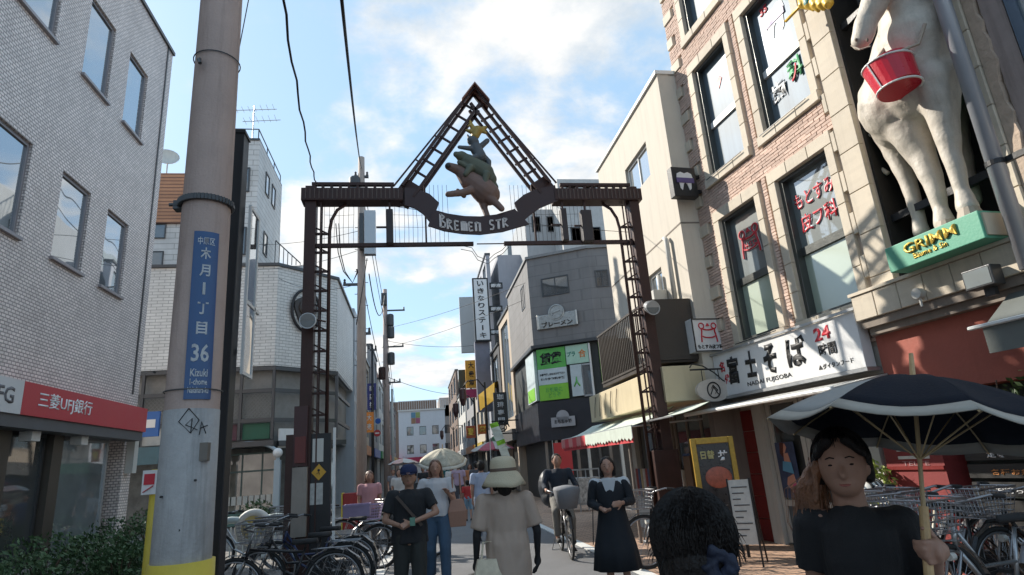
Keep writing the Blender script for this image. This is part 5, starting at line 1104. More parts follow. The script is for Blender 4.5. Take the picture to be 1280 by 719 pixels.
def gq(px, py): th, z = pole_th(px, py); q_ = pole_pt(th, z, .006); return (q_.x-pcx(0), q_.y-PY, z)
for st_ in (((236, 514), (224, 530), (238, 544), (248, 528), (236, 514)), ((238, 544), (240, 526), (232, 534), (246, 540)), ((248, 546), (251, 530), (256, 544)), ((249, 538), (258, 534))):
    gr.tube([gq(*p_) for p_ in st_], .0035, 4)
gr.build('graffiti', black, up_)
th_, zq_ = pole_th(257, 566); q_ = pole_pt(th_, zq_, -.02); q_ -= Vector((pcx(0), PY, 0)); MB().box(q_.x-.035, q_.x+.035, q_.y-.05, q_.y+.03, zq_-.06, zq_+.06).build('small_box', mat('box_taupe', (.16, .14, .12), .7), up_)
yel = mat('yellow_cover', (.55, .42, .05), .55, var=.2, bump=.5, bscale=12)
b = MB(); z0 = 0; z1 = xat(220, 702).z; b.tube([(pcx(0)-pcx(0), 0, z) for z in (0, .3, z1)], [prad(0)+.03, prad(0)+.025, prad(z1)+.02], 40); b.build('yellow_wrap', yel, up_, smooth=True)
gy = depth(190, 640, 5.2)
yp = thing('yellow_wire_guard', 'slim yellow guard tube with a small red and white sign left of the concrete pole', 'guard post', (gy.x, gy.y, 0))
x1_ = onY(192, 587, gy.y); MB().cyl((0, 0, 0), (x1_.x-gy.x+.03, 0, x1_.z), .042, n=12).build('guard', yel, yp, smooth=True); MB().cyl((x1_.x-gy.x+.03, 0, x1_.z), (x1_.x-gy.x+.6, .2, 8.0), .006, n=5).build('guy_wire', darkalu, yp)
sp = onY(187, 603, gy.y-.06); b = MB().box(sp.x-gy.x-.055, sp.x-gy.x+.06, -.075, -.065, sp.z-.10, sp.z+.10).build('sign', sign_white, yp); b = MB().box(sp.x-gy.x-.04, sp.x-gy.x+.045, -.080, -.076, sp.z-.02, sp.z+.07); b.bar((sp.x-gy.x-.04, -.079, sp.z-.08), (sp.x-gy.x+.04, -.079, sp.z-.03), .02, .005); b.build('red_mark', red_ink, yp)
# dark post beside it
bp0 = depth(276, 500, 5.0)
bp = thing('black_post', 'tall square black steel post right beside the concrete pole', 'post', (bp0.x, bp0.y, 0))
w_ = (onY(289, 500, bp0.y).x-onY(262, 500, bp0.y).x)/2; zt2 = onY(293, 172, bp0.y).z
MB().box(-w_, w_, -w_, w_, 0, zt2).build('shaft', blackm, bp, bevel=.006); MB().box(-w_-.01, w_+.01, -w_-.01, w_+.01, zt2, zt2+.03).build('cap', blackm, bp)
ff = thing('framed_panel', 'thin white edged glass panel hung edge on from the black post', 'sign', (bp0.x+w_+.05, bp0.y, 0))
zz0 = onY(300, 470, bp0.y+.15).z; zz1 = onY(306, 262, bp0.y+.15).z
b = MB(); b.box(-.012, .012, .05, .08, zz0, zz1).box(-.012, .012, .34, .37, zz0, zz1).box(-.012, .012, .08, .34, zz1-.03, zz1).box(-.012, .012, .08, .34, zz0, zz0+.03).box(-.012, .012, .08, .52, (zz0+zz1)/2-.15, (zz0+zz1)/2-.12); b.build('frame', bwhite, ff); MB().box(-.004, .004, .08, .34, zz0+.03, zz1-.03).build('pane', glass_sky, ff)
MB().box(-.05, -.012, .2, .23, zz1-.2, zz1-.15).box(-.05, -.012, .2, .23, zz0+.2, zz0+.25).build('clip', blackm, ff)

woodp = mat('pole_tan', (.40, .32, .27), .8, var=.1, dirt=.35)
def util_pole(label, px, Y, zt, r, kit, m=woodp):
    p = onY(px, 560, Y); t = thing('utility_pole', label, 'utility pole', (p.x, Y, 0)); MB().tube([(0, 0, 0), (0, 0, zt*.5), (0, 0, zt)], [r, r*.85, r*.65], 16).build('shaft', m, t, smooth=True)
    for kd, z, *a in kit:
        if kd == 'arm': b = MB(); b.box(-a[0], a[1], -.04, .04, z, z+.08); [b.lathe([(.03, 0), (.05, .04), (.03, .08), (.045, .12), (.02, .16)], 8, (x, 0, z+.08)) for x in ([-a[0]+.05, a[1]-.05] if a[0] > .1 else [a[1]-.05, a[1]-.35])]; b.build('cross_arm', darkalu, t)
        if kd == 'can': MB().lathe([(.04, 0), (.19, .02), (.20, .08), (.20, .62), (.17, .68), (.05, .72)], 18, (a[0], a[1], z)).build('transformer', a[2] if len(a) > 2 else darkalu, t, smooth=False)
        if kd == 'box': MB().box(a[0], a[1], -.35, -.12, z, z+a[2]).build('cabinet', a[3] if len(a) > 3 else darkalu, t, bevel=.01)
        if kd == 'steps':
            b = MB(); k = 0
            while z < a[0]: b.cyl((-.22 if k % 2 else 0, 0, z), (0 if k % 2 else .22, 0, z), .012, n=5); z += .4; k += 1
            b.build('step_bolts', darkalu, t)
    return t, p
u1, up1 = util_pole('tan utility pole with grey switch cabinet standing behind the left gate beam', 452, 20.0, 12.4, .17, [('arm', 11.6, .25, .25), ('arm', 10.9, .2, .2), ('can', 10.9, -.22, -.05), ('box', 8.6, .12, .50, 1.6, alu), ('box', 8.8, -.05, .10, 1.3), ('arm', 7.6, .6, .12), ('arm', 5.9, .1, .3), ('steps', 4.5, 10.6)])
u2, up2 = util_pole('grey utility pole with stacked transformers and insulator arms further down the left side', 483.5, 34, 11.6, .18, [('arm', 10.3, .15, 1.1), ('arm', 8.2, .15, 1.0), ('can', 9.4, .28, -.1), ('can', 8.7, .3, -.1), ('can', 7.2, .3, -.1), ('can', 6.4, -.2, -.1, steel), ('box', 10.6, -.2, .12, .7), ('steps', 3, 9), ('arm', 6.2, .1, .8)], polem)
u3, up3 = util_pole('dark slim pole just left of the stacked transformer pole', 466, 27, 7.0, .07, [('arm', 6.7, .1, .2)], blackm)
u4, up4 = util_pole('slim white pole beside the stacked transformer pole', 491, 38, 6.4, .10, [], offwhite)

# ------------------------------------------------------------------ cables
wirem = mat('cable_black', (.015, .015, .016), .6, bump=0)
def wire(label, a, b_, sag, r, n=18, wob=0):
    a = Vector(a); b_ = Vector(b_); pts = []
    for i in range(n+1): t = i/n; p = a.lerp(b_, t); p.z -= 4*sag*t*(1-t); p.x += wob*math.sin(i*1.9)*(0 < i < n); pts.append(p-a)
    o = MB().tube(pts, r, 5).build('overhead_cable', wirem, smooth=True); o.location = a; tag(o, label, 'cable', 'overhead cables'); return o
P1 = up1.x
wire('thick cable dropping from the top edge to the tan pole top', depth(424, -30, 4.5), (P1, 20, 12.0), .25, .016)
wire('kinked thin cable from the top edge to the left end of the gate beam', depth(350, -20, 4.0), onY(396, 232, 10.05), .15, .010, wob=.012)
wire('cable loop from the tan pole down past its cabinet', (P1+.2, 19.8, 8.5), (P1-.15, 19.8, 6.2), .1, .014)
for i, (dz, lb) in enumerate(((11.75, 'uppermost long cable from the tan pole to the transformer pole'), (11.0, 'second long cable from the tan pole to the transformer pole'), (7.7, 'lowest long cable from the tan pole to the transformer pole'))): wire(lb, (P1+.05, 20, dz), (up2.x, 34, dz-1.3-.2*i), .35, .014)
wire('cable from the tan pole cabinet curving down toward the transformer pole top', (P1+.25, 20, 8.0), (up2.x, 34, 11.4), 1.4, .02)
for i, (zl, zr, lb) in enumerate(((9.3, 9.0, 'upper thin wire crossing above the grey corner building'), (8.2, 8.5, 'lower thin wire crossing above the grey corner building'))): wire(lb, (up2.x, 34, zl), (5.2, 24.2+i, zr), .2, .010)
wire('thin wire from the tan pole to the white tower roof', (P1, 20, 9.6), (-6.7, 26.5, 11.6), .15, .009)
wire('thin wire from the tan pole to the white tiled cut corner', (P1, 20, 8.9), (-6.2, 24, 9.6), .2, .009)
wire('sagging wire from the tan pole to the white parapet', (P1, 20, 7.7), (-5.2, 24, 9.2), .35, .009)
wire('near thin wire running to the beige building from the left gate top', (-1.7, 10.1, 6.3), (5.0, 11.9, 6.2), .10, .006)
wire('wire from the transformer pole to the tall grey sided building', (up2.x, 34, 8.6), (5, 40, 9.4), .3, .012)
wire('wire low across the far street from the transformer pole', (up2.x, 34, 6.6), (4.8, 50, 7.2), .4, .015)
wire('cable running away down the street from the transformer pole', (up2.x, 34, 10.2), (-2.4, 80, 9.5), .8, .02)
wire('second cable running away down the street from the transformer pole', (up2.x, 34, 8.3), (-2.2, 80, 8.4), .8, .02)
for k, lb in enumerate(('outer looped cable under the left gate beam', 'inner looped cable under the left gate beam')):
    x0, z0 = G(432+k*6, 258); x1, z1 = G(436-k*3, 335)
    pts = [G(418-k*4, 262), G(420-k*3, 300), G(426-k*2, 325), G(436, 340), G(442+k, 326), G(441+k, 322)]
    o = MB().tube([(x, .3, z) for x, z in pts], .012, 5).build('overhead_cable', wirem, smooth=True); o.location = (1.6*GS, 13*GS+.4, 1.5*(1-GS)); o.scale = (GS,)*3; tag(o, lb, 'cable', 'overhead cables')

# ------------------------------------------------------------------ hanging signs and street lamps down the street
def signbox(label, px0, py0, px1, py1, Y, m, txt=None, tm=None, th=.3, name='hanging_sign', vert=False, cols=None, cat='sign'):
    a = onY(px0, py1, Y); b_ = onY(px1, py0, Y); w = b_.x-a.x; h = b_.z-a.z
    t = thing(name, label, cat, (a.x, Y, a.z)); MB().box(0, w, 0, th, 0, h).build('board', m, t)
    if txt:
        n = len(txt)
        if vert:
            for i, c in enumerate(txt):
                if c.strip(): lettering(c, tm, t, w/2, h*(1-(i+.6)/(n+.2)), -.004, w=w*.5*(.6 if c == 'ー' else 1) if c != 'ー' else w*.1, h=h/(n+.2)*.72, bold=.02, ext=.01)
        else: lettering(txt, tm, t, w/2, h/2, -.004, w=w*.8, h=h*.6, bold=.02, ext=.01)
    return t, w, h
vs, w, h = signbox('tall vertical white sign with black hiragana for the steak shop', 596, 349, 608, 425, 37.6, sign_white, 'いきなりステーキ', black, vert=True)
MB().box(-.09, w+.09, .02, .28, -.10, -.001).box(-.09, w+.09, .02, .28, h+.001, h+.1).box(-.09, -.001, .02, .28, 0, h).box(w+.001, w+.09, .02, .28, 0, h).build('frame', blackm, vs)
for py, lb in ((357, 'topmost'), (386, 'middle'), (415, 'lowest')): signbox('%s small black arm sign beside the vertical steak sign' % lb, 612, py-4, 628, py+4, 37.7, blackm, '銀座', white_ink, th=.1)
vp = signbox('long plain grey lower part of the vertical sign tower', 598, 426, 611, 515, 37.9, mat('grey_violet', (.22, .22, .27), .6), th=.35)
signbox('blank pale grey tall sign panel left of the steak sign', 577, 371, 592, 441, 42, mat('pale_sign', (.40, .42, .43), .6, var=.04))
s_, w, h = signbox('yellow orange vertical sign with dark characters above the lanterns', 583, 450, 595, 485, 46, mat('orange_sign', (.60, .30, .03), .5), '大衆魚', black, vert=True)
signbox('second smaller orange sign right behind the yellow one', 594, 452, 599, 482, 46.5, mat('orange_sign2', (.55, .22, .03), .5))
signbox('dark green narrow sign panel left of the yellow sign', 574, 462, 583, 485, 47, mat('dark_green_sign', (.03, .05, .045), .5))
signbox('magenta sign under the yellow vertical sign', 582, 486, 600, 497, 46, mat('magenta_sign', (.35, .02, .10), .5))
ya = thing('yellow_awning', 'bright yellow folded shop awning on the right side of the street', 'awning', (0, 0, 0))
p = [onY(598, 494, 36.8), onY(618, 478, 35.6), onY(618, 500, 35.6), onY(600, 513, 36.8)]; b = MB(); back = [v+Vector((1.0, .0, .35)) for v in (p[0], p[1])]
b.add([p[0], p[1], p[2], p[3], back[0], back[1]], [(0,1,2,3), (0,4,5,1)]); b.add([v+Vector((.02, .03, -.02)) for v in (p[0], p[1], p[2], p[3], back[0], back[1])], [(3,2,1,0), (1,5,4,0)]); b.build('canvas', mat('awning_yellow', (.72, .42, .02), .6), ya)
signbox('orange hanging banner nearer the camera on the right', 598, 530, 609, 543, 32, mat('banner_orange', (.50, .14, .03), .6), '祭', gold, th=.04); signbox('dark red orange hanging banner left of the nearer one', 583, 532, 594, 548, 36, mat('banner_orange2', (.42, .10, .04), .6), '夏', gold, th=.04)
signbox('black and white vertical character sign on the narrow dark house', 619, 490, 633, 532, 30.0, mat('bw_sign', (.05, .05, .05), .5), '珈琲専門', white_ink, vert=True, th=.1)
signbox('blue vertical banner on the left side behind the tan pole', 459, 479, 470, 513, 27, mat('banner_navy', (.03, .035, .16), .6), '商店街', white_ink, vert=True, th=.05); signbox('orange vertical banner under the blue one on the left', 456, 515, 467, 541, 26, mat('banner_orange3', (.60, .20, .03), .6), '大売', offwhite, vert=True, th=.05)
t, w, h = signbox('no entry sign plate on the left row', 467, 537, 476, 546, 30, mat('sign_blueplate', (.5, .5, .5), .5), th=.04, cat='road sign'); b = MB(); b.cyl((w/2, -.012, h/2), (w/2, -.004, h/2), w*.48, n=20); b.build('disc', redm, t); MB().box(w*.2, w*.8, -.018, -.013, h*.42, h*.58).build('bar', white_ink, t)
t, w, h = signbox('small round blue road sign above the no entry sign', 469, 522, 476, 531, 30, alu, th=.03, cat='road sign'); MB().cyl((w/2, -.012, h/2), (w/2, -.004, h/2), w*.5, n=20).build('disc', mat('sign_blue', (.02, .10, .4), .5), t)
t, w, h = signbox('white and multicoloured square flag hung over the far end of the street', 514, 515, 525, 530, 70, panw, th=.05, name='colour_flag', cat='flag')
for i, (c, nm) in enumerate((((.15, .32, .45), 'blue'), ((.35, .42, .15), 'green'), ((.45, .25, .15), 'orange'), ((.45, .14, .22), 'pink'))): MB().box((i % 2)*w/2+.02, (i % 2)*w/2+w/2-.02, -.02, -.003, (1-i//2)*h/2+.02, (1-i//2)*h/2+h/2-.02).build('patch', mat('flag_'+nm, c, .6), t)
t, w, h = signbox('blue and white striped wall sign in the gap beside the bank corner', 168, 514, 200, 547, 20.5, mat('stripe_blue', (.03, .12, .36), .5), th=.1)
MB().box(.15, w-.1, -.012, -.002, h*.35, h*.68).build('white_stripe', bwhite, t)
signbox('dark teal blank panel low in the gap beside the bank corner', 168, 558, 200, 582, 20.6, mat('panel_teal', (.05, .12, .15), .5), th=.1)
# fluttering green and white banner
gbn = thing('green_banner', 'tilted fluttering white banner with green patches above the sun hat woman', 'banner', (0, 0, 0))
A0, A1, B0, B1 = onY(612, 530, 16), onY(622, 527, 16), onY(630, 580, 16), onY(640, 576, 16); b = MB(); rows = 9; fr_ = []
gw = mat('banner_white', (.60, .65, .58), .7); gg = mat('banner_green', (.22, .50, .03), .6)
for i in range(rows):
    t = i/rows; t2 = (i+1)/rows
    def L(t, s): 
        a = A0.lerp(B0, t); c = A1.lerp(B1, t); q_ = a.lerp(c, s); q_.y += .05*math.sin(t*7+s*2); return q_
    b = MB(); b.loft([[L(t, 0), L(t, 1), L(t, 1)+Vector((0, .01, 0)), L(t, 0)+Vector((0, .01, 0))], [L(t2, 0), L(t2, 1), L(t2, 1)+Vector((0, .01, 0)), L(t2, 0)+Vector((0, .01, 0))]]); b.build('strip', gg if i in (0, 4, 8) else gw, gbn)
MB().cyl(A0+Vector((0, .03, .1)), (A0.x-.05, 16.03, 0), .012, n=6).build('pole', offwhite, gbn)
def street_lamp(label, px, Y, zt, heads):
    p = onY(px, 570, Y); t = thing('street_lamp', label, 'street lamp', (p.x, Y, 0), group='black ornamental street lamps'); MB().tube([(0, 0, 0), (0, 0, zt)], [.08, .05], 10).build('post', blackm, t)
    for s in heads:
        b = MB(); b.tube([(0, 0, zt-.3), (s*.35, 0, zt+.15), (s*.9, 0, zt+.1), (s*1.15, 0, zt-.25)], .03, 6); b.build('arm', blackm, t, smooth=True); MB().lathe([(.05, 0), (.17, -.06), (.19, -.55), (.10, -.85), (.03, -.9)], 10, (s*1.15, 0, zt-.25)).build('lantern', mat('lantern_dark', (.06, .025, .025), .4), t)
    return t
street_lamp('black street lamp with dark red lanterns before the yellow awning', 611, 31, 5.6, (-1,)); street_lamp('second black street lamp with a lantern behind the first', 596, 38, 5.6, (-1,)); street_lamp('small far street lamp near the end of the right row', 568, 62, 5.4, (-1, 1))
scr = thing('scroll_bracket_sign', 'black wrought iron scroll sign sticking out from the beige arched house', 'sign', (4.1, 29.4, 3.2))
b = MB(); b.tube([(.35*math.cos(a)*(1-a/16), 0, .28*math.sin(a)*(1-a/16)) for a in [i*.5 for i in range(25)]], .03, 6); b.cyl((-.5, 0, .3), (.9, 0, .3), .03, n=6); b.cyl((-.5, 0, -.3), (.9, 0, -.3), .03, n=6); b.build('scroll', blackm, scr)
# curved railing left
rl = thing('curved_railing', 'pale curved ring railing with a round yellow and white ornament before the arched shop', 'railing', (0, 0, 0))
pale = mat('rail_pale', (.36, .42, .42), .5, var=.1); RY = 14.5
def rp(px, py): q_ = onY(px, py, RY); return q_.x, q_.z
for px in (287, 343):
    x, z = rp(px, 690); b = MB(); r = .42; b.tube([(x-r, RY, 0), (x-r, RY, .45)]+[(x-r*math.cos(math.pi*i/10), RY, .45+r*.75*math.sin(math.pi*i/10)) for i in range(1, 10)]+[(x+r, RY, .45), (x+r, RY, 0)], .07, 8); b.build('arch', pale, rl, smooth=True)
    for k in range(5): MB().cyl((x-.26+k*.13, RY, .02), (x-.26+k*.13, RY, .62), .014, n=6).build('bar', pale, rl)
x, z = rp(316, 676); b = MB(); b.tube([(x+.30*math.cos(a), RY, .58+.30*math.sin(a)) for a in [2*math.pi*i/24 for i in range(24)]], .08, 10, close=True); b.build('ornament_ring', offwhite, rl, smooth=True); MB().cyl((x, RY-.05, .58), (x, RY+.05, .58), .24, n=20).build('ornament_disc', mat('ornament_yellow', (.45, .35, .12), .5, var=.3, scale=8), rl)
MB().cyl((x, RY, 0), (x, RY, .3), .05, n=8).build('stem', pale, rl)
kb = thing('concrete_kerb_block', 'low pale concrete kerb block at the bottom edge under the parked bicycles', 'kerb block', tuple(onZ(398, 716, .0)))
kb.rotation_euler = (0, 0, R_(12)); MB().box(-.55, .5, -.12, .12, 0, .18).build('block', conc, kb, bevel=.02)
rbx = onY(446, 615, 19); t = thing('red_box', 'red vending style box with a yellow edge behind the tan pole', 'box', (rbx.x, 19.2, 0)); MB().box(-.42, .62, 0, .5, 0, 1.0).build('body', mat('box_red', (.26, .02, .02), .5, dirt=.2), t, bevel=.02); MB().box(-.46, -.421, -.01, .5, 0, 1.02).build('yellow_edge', yel, t)
rp2 = onY(705, 590, 22); t = thing('red_banner', 'red fabric banner hanging by the dark shop entrance', 'banner', (rp2.x, 22, 0)); MB().box(-.3, .35, 0, .03, .9, 2.1).build('cloth', redm, t); MB().cyl((-.33, .01, 0), (-.33, .01, 2.2), .015, n=6).build('pole', alu, t)
for i, (x_, c) in enumerate(((705, 'disp1'), (725, 'disp2'), (742, 'disp3'))):
    p = onZ(x_, 640, 0); t = thing('display_stand', ['white patterned display rack left of the three under the awning', 'white patterned display rack middle of the three under the awning', 'white patterned display rack right of the three under the awning'][i], 'display rack', (p.x, p.y+.2, 0))
    MB().box(-.32, .32, -.05, .25, .25, .95).build('goods', mat('goods_white', (.42, .40, .38), .7, var=.7, scale=14), t)
    b = MB(); b.box(-.34, -.31, -.06, -.03, 0, 1.2).box(.31, .34, -.06, -.03, 0, 1.2).box(-.31, .31, -.06, -.03, 1.16, 1.2).box(-.31, .31, -.06, -.03, .2, .24); b.build('rack', alu, t)
sheave = 0

# ------------------------------------------------------------------ bicycles
chrome = mat('bike_chrome', (.26, .26, .27), .35, .8, var=.1); tyrem = mat('tyre', (.02, .02, .02), .8)
_w = {}
def wheel_parts(parent, x, r=.33, fat=.02):
    if 'tyre' not in _w:
        _w['tyre'] = MB().tube([(r*math.cos(a), 0, r*math.sin(a)) for a in [2*math.pi*i/32 for i in range(32)]], fat, 7, close=True).data('tyre', tyrem, True)
        _w['rim'] = MB().tube([((r-.03)*math.cos(a), 0, (r-.03)*math.sin(a)) for a in [2*math.pi*i/32 for i in range(32)]], .012, 5, close=True).data('rim', chrome, True)
        b = MB()
        for i in range(24):
            a = 2*math.pi*i/24; s = .03 if i % 2 else -.03; b.tube([(.02*math.cos(a+.9*(1 if i % 4 < 2 else -1)), s, .02*math.sin(a+.9*(1 if i % 4 < 2 else -1))), ((r-.03)*math.cos(a), 0, (r-.03)*math.sin(a))], .0018, 3, cap=False)
        _w['spokes'] = b.data('spokes', chrome)
        _w['hub'] = MB().cyl((0, -.045, 0), (0, .045, 0), .022, n=10).data('hub', chrome)
    w = bpy.data.objects.new('wheel', _w['tyre']); COL.objects.link(w); w.parent = parent; w.location = (x, 0, r+fat)
    for k in ('rim', 'spokes', 'hub'):
        o = bpy.data.objects.new(k, _w[k]); COL.objects.link(o); o.parent = w
        if k == 'spokes': o['kind'] = 'stuff'
    return w
def bicycle(label, loc, rz, fm, basket=True, rear_basket=False, bm=None, group='parked bicycles', lean=0, saddle=None, stepthru=True, cover=None):
    t = thing('bicycle', label, 'bicycle', loc, rz, group); t.rotation_euler = (lean, 0, rz)
    wheel_parts(t, -.55); wheel_parts(t, .55); z0 = .35
    bb = Vector((-.08, 0, .30)); st = Vector((-.22, 0, .74)); hd = Vector((.40, 0, .82)); hb = Vector((.43, 0, .66)); rh = Vector((-.55, 0, z0)); fh = Vector((.55, 0, z0))
    b = MB()
    if stepthru: b.tube([hb, (.25, 0, .42), (.05, 0, .31), bb], .019, 8)
    else: b.tube([hd+Vector((.01, 0, -.05)), st+Vector((.02, 0, -.04))], .016, 8)
    b.tube([hb, bb] if not stepthru else [hd-Vector((0, 0, .03)), (.2, 0, .50), (-.14, 0, .50)], .016, 8); b.tube([bb, st], .016, 8); b.tube([hd, hb], .02, 8)
    for s in (-.05, .05): b.tube([bb+Vector((0, s*.5, 0)), rh+Vector((0, s, 0))], .010, 6); b.tube([st+Vector((0, s*.3, -.08)), rh+Vector((0, s, 0))], .009, 6)
    b.build('frame', fm, t, smooth=True)
    b = MB()
    for s in (-.05, .05): b.tube([hb, hb+Vector((.015, s, -.03)), fh+Vector((-.02, s, .12)), fh+Vector((0, s, 0))], .011, 6)
    b.build('fork', chrome, t, smooth=True)
    b = MB(); b.tube([hd, hd+Vector((-.03, 0, .12))], .012, 6); top = hd+Vector((-.03, 0, .14))
    b.tube([top+Vector((-.20, -.27, .05)), top+Vector((-.08, -.26, .07)), top+Vector((.05, -.16, .03)), top, top+Vector((.05, .16, .03)), top+Vector((-.08, .26, .07)), top+Vector((-.20, .27, .05))], .011, 7); b.build('handlebar', chrome, t, smooth=True)
    for s in (-1, 1): MB().cyl(top+Vector((-.21, s*.27, .05)), top+Vector((-.10, s*.262, .066)), .016, n=8).build('grip', rubber, t)
    b = MB(); b.loft([[(-.22+x_, y_*w_, .80+h_) for y_, h_ in ((-1, 0), (-.6, .035), (0, .04), (.6, .035), (1, 0), (.5, -.02), (-.5, -.02))] for x_, w_ in ((-.13, .085), (-.06, .095), (.02, .06), (.12, .022), (.15, .015))]); b.tube([st, st+Vector((-.01, 0, .06))], .012, 6); b.build('saddle', saddle or rubber, t, smooth=True)
    for cx in (-.55, .55):
        b = MB(); ang = [math.radians(a) for a in ((20, 50, 80, 110, 140, 170, 195) if cx < 0 else (20, 50, 80, 110, 140, 165))]
        b.loft([[(cx+.375*math.cos(a), -.028, z0+.375*math.sin(a)), (cx+.385*math.cos(a), 0, z0+.385*math.sin(a)), (cx+.375*math.cos(a), .028, z0+.375*math.sin(a)), (cx+.379*math.cos(a), 0, z0+.379*math.sin(a))] for a in ang]); b.build('mudguard', fm if cx > 0 else chrome, t)
    b = MB(); b.loft([[(x_, .055, z_-h_), (x_, .07, z_-h_), (x_, .07, z_+h_), (x_, .055, z_+h_)] for x_, z_, h_ in ((-.56, .35, .03), (-.3, .335, .045), (-.08, .31, .085), (.01, .30, .05))]); b.build('chain_case', rubber, t)
    for s in (-1, 1): MB().tube([bb, bb+Vector((0, s*.07, 0)), bb+Vector((s*.12, s*.08, -s*.11))], .008, 6).box(bb.x+s*.12-.045, bb.x+s*.12+.045, s*.09-.0, s*.09+s*.08, bb.z-s*.11-.012, bb.z-s*.11+.012).build('pedal', rubber, t)
    b = MB()
    for y in (-.06, 0, .06): b.tube([(-.30, y, .72), (-.74, y, .72)], .006, 5)
    for x_ in (-.34, -.5, -.72): b.tube([(x_, -.065, .72), (x_, .065, .72)], .005, 5)
    for s in (-.065, .065): b.tube([(-.68, s, .72), rh+Vector((0, s, 0))], .005, 5)
    b.build('rear_rack', chrome, t)
    MB().tube([(-.55, .06, .33), (-.68, .15, .01), (-.68, -.15, .01), (-.55, -.06, .33)], .009, 6).build('stand', chrome, t)
    MB().cyl((.47, 0, .60), (.52, 0, .60), .03, n=10).build('lamp', offwhite, t)
    def bask(x0, zb, nm='basket'):
        b = MB(); bt = (.15, .11); tp = (.20, .155); zt = zb+.24; cx = x0
        def ringp(f, z): return [(cx-(bt[0]+(tp[0]-bt[0])*f)*a, (bt[1]+(tp[1]-bt[1])*f)*c, z) for a, c in ((-1,-1), (1,-1), (1,1), (-1,1))]
        for i in range(6): f = i/5; b.tube(ringp(f, zb+(zt-zb)*f), .0045 if i < 5 else .008, 4, close=True)
        for side in range(4):
            for k in range(9):
                u = k/8; A = ringp(0, zb); B = ringp(1, zt); p_ = Vector(A[side]).lerp(Vector(A[(side+1) % 4]), u); q_ = Vector(B[side]).lerp(Vector(B[(side+1) % 4]), u); b.tube([p_, q_], .003, 3, cap=False)
        for k in range(5): y = -bt[1]+2*bt[1]*k/4; b.tube([(cx-bt[0], y, zb), (cx+bt[0], y, zb)], .003, 3, cap=False)
        b.build(nm, bm or chrome, t)
    if basket: bask(.60, .78)
    if rear_basket: bask(-.54, .74, 'rear_basket')
    if cover:
        b = MB(); b.loft([[(.60+a*.22*f, c*.17*f, z) for a, c in ((-1,-1), (0,-1.15), (1,-1), (1.1,0), (1,1), (0,1.15), (-1,1), (-1.1,0))] for f, z in ((.72, .76), (.95, .92), (1.08, 1.04), (1.0, 1.08), (.2, 1.11))]); b.build('basket_cover', cover, t, smooth=True)
    return t
bk_black = mat('bike_black', (.02, .02, .022), .3, .3); bk_silver = mat('bike_silver', (.35, .36, .37), .3, .7); bk_navy = mat('bike_navy', (.02, .03, .08), .35, .2); bk_red = mat('bike_red', (.30, .02, .02), .35, .2); bk_pink = mat('bike_mauve', (.35, .22, .38), .5); bk_cream = mat('bike_cream', (.45, .42, .34), .4)
pink_b = mat('lilac_basket', (.30, .24, .38), .6)
def hub_at(px, py, Y): return onY(px, py, Y)
def bike_by_rear(label, px, Y, heading, *a, **k):
    # rear hub seen at px, on the ground at distance Y; heading = direction the bike faces
    p = onY(px, 690, Y); d = Vector((math.cos(heading), math.sin(heading), 0)); c = Vector((p.x, Y, 0))+d*.55; return bicycle(label, (c.x, c.y, 0), heading, *a, **k)
bike_by_rear('black bicycle nearest the camera left of the gate, its front wheel beside the black post', 417, 7.7, R_(176), bk_black, basket=False, lean=R_(4), stepthru=False)
bike_by_rear('black bicycle with a silver rear rack, second from the camera behind the gate column', 434, 8.5, R_(170), bk_black, lean=R_(-4))
bike_by_rear('dark blue bicycle wedged between two black ones at the gate foot', 440, 9.2, R_(168), bk_navy, lean=R_(5))
bike_by_rear('silver bicycle with its rear wheel nearly touching the man in black', 474, 10.9, R_(172), bk_silver, lean=R_(-3))
bike_by_rear('black bicycle with lilac plastic basket behind the silver one', 463, 11.6, R_(10), bk_black, bm=pink_b, rear_basket=True)
bike_by_rear('cream bicycle farthest back in the row behind the notice board', 428, 12.8, R_(174), bk_cream)
bike_by_rear('dark bicycle whose rear wheel shows right of the man in black', 521, 11.6, R_(120), bk_black)
bike_by_rear('silver mama bicycle parked left of the gate under the round ornament', 350, 12.0, R_(178), bk_silver)
lil = onY(478, 640, 11.3); t = thing('lilac_crate', 'lilac plastic crate resting on a bicycle left of the man in black', 'crate', (lil.x-.42, 11.3, .82))
b = MB(); b.box(-.22, .22, -.2, -.18, 0, .20).box(-.22, .22, .18, .2, 0, .20).box(-.22, -.20, -.18, .18, 0, .20).box(.20, .22, -.18, .18, 0, .20).box(-.20, .20, -.18, .18, 0, .02); b.build('shell', pink_b, t); MB().box(-.23, .23, -.21, -.2005, .17, .205).build('rim', pink_b, t)
# right side, in front of the noodle shop
def FBw(x, y): p = FB.w(x, y, 0); return (p.x, p.y, 0)
bx_ = depth(1262, 672, 4.0)
for i, (lab, x, y, hd_, fm, kw) in enumerate((
    ('silver bicycle with a big wire basket at the right edge of the picture', 4.75, -1.55, 182, bk_silver, {}),
    ('black bicycle just left of the wire basket bicycle at the right edge', 4.15, -1.15, 190, bk_black, dict(lean=R_(6))),
    ('dark red bicycle behind the hand holding the umbrella', 3.75, -.95, 184, bk_red, {}),
    ('white framed bicycle leaning on the red wall right of the umbrella woman', 3.35, -.85, 178, bk_cream, dict(lean=R_(-6))),
    ('black bicycle deepest in the tangle by the menu boards', 4.4, -.55, 180, bk_black, {}))):
    bicycle(lab, FBw(x, y), FB.rz+R_(hd_+90-0), fm, group='bicycles parked by the noodle shop', **kw)
wc = onY(808, 680, 8.5)
bicycle('black bicycle with grey front basket standing behind the woman in the black dress', (wc.x+.55, 8.55, 0), R_(184), bk_black, group='bicycles parked by the noodle shop')
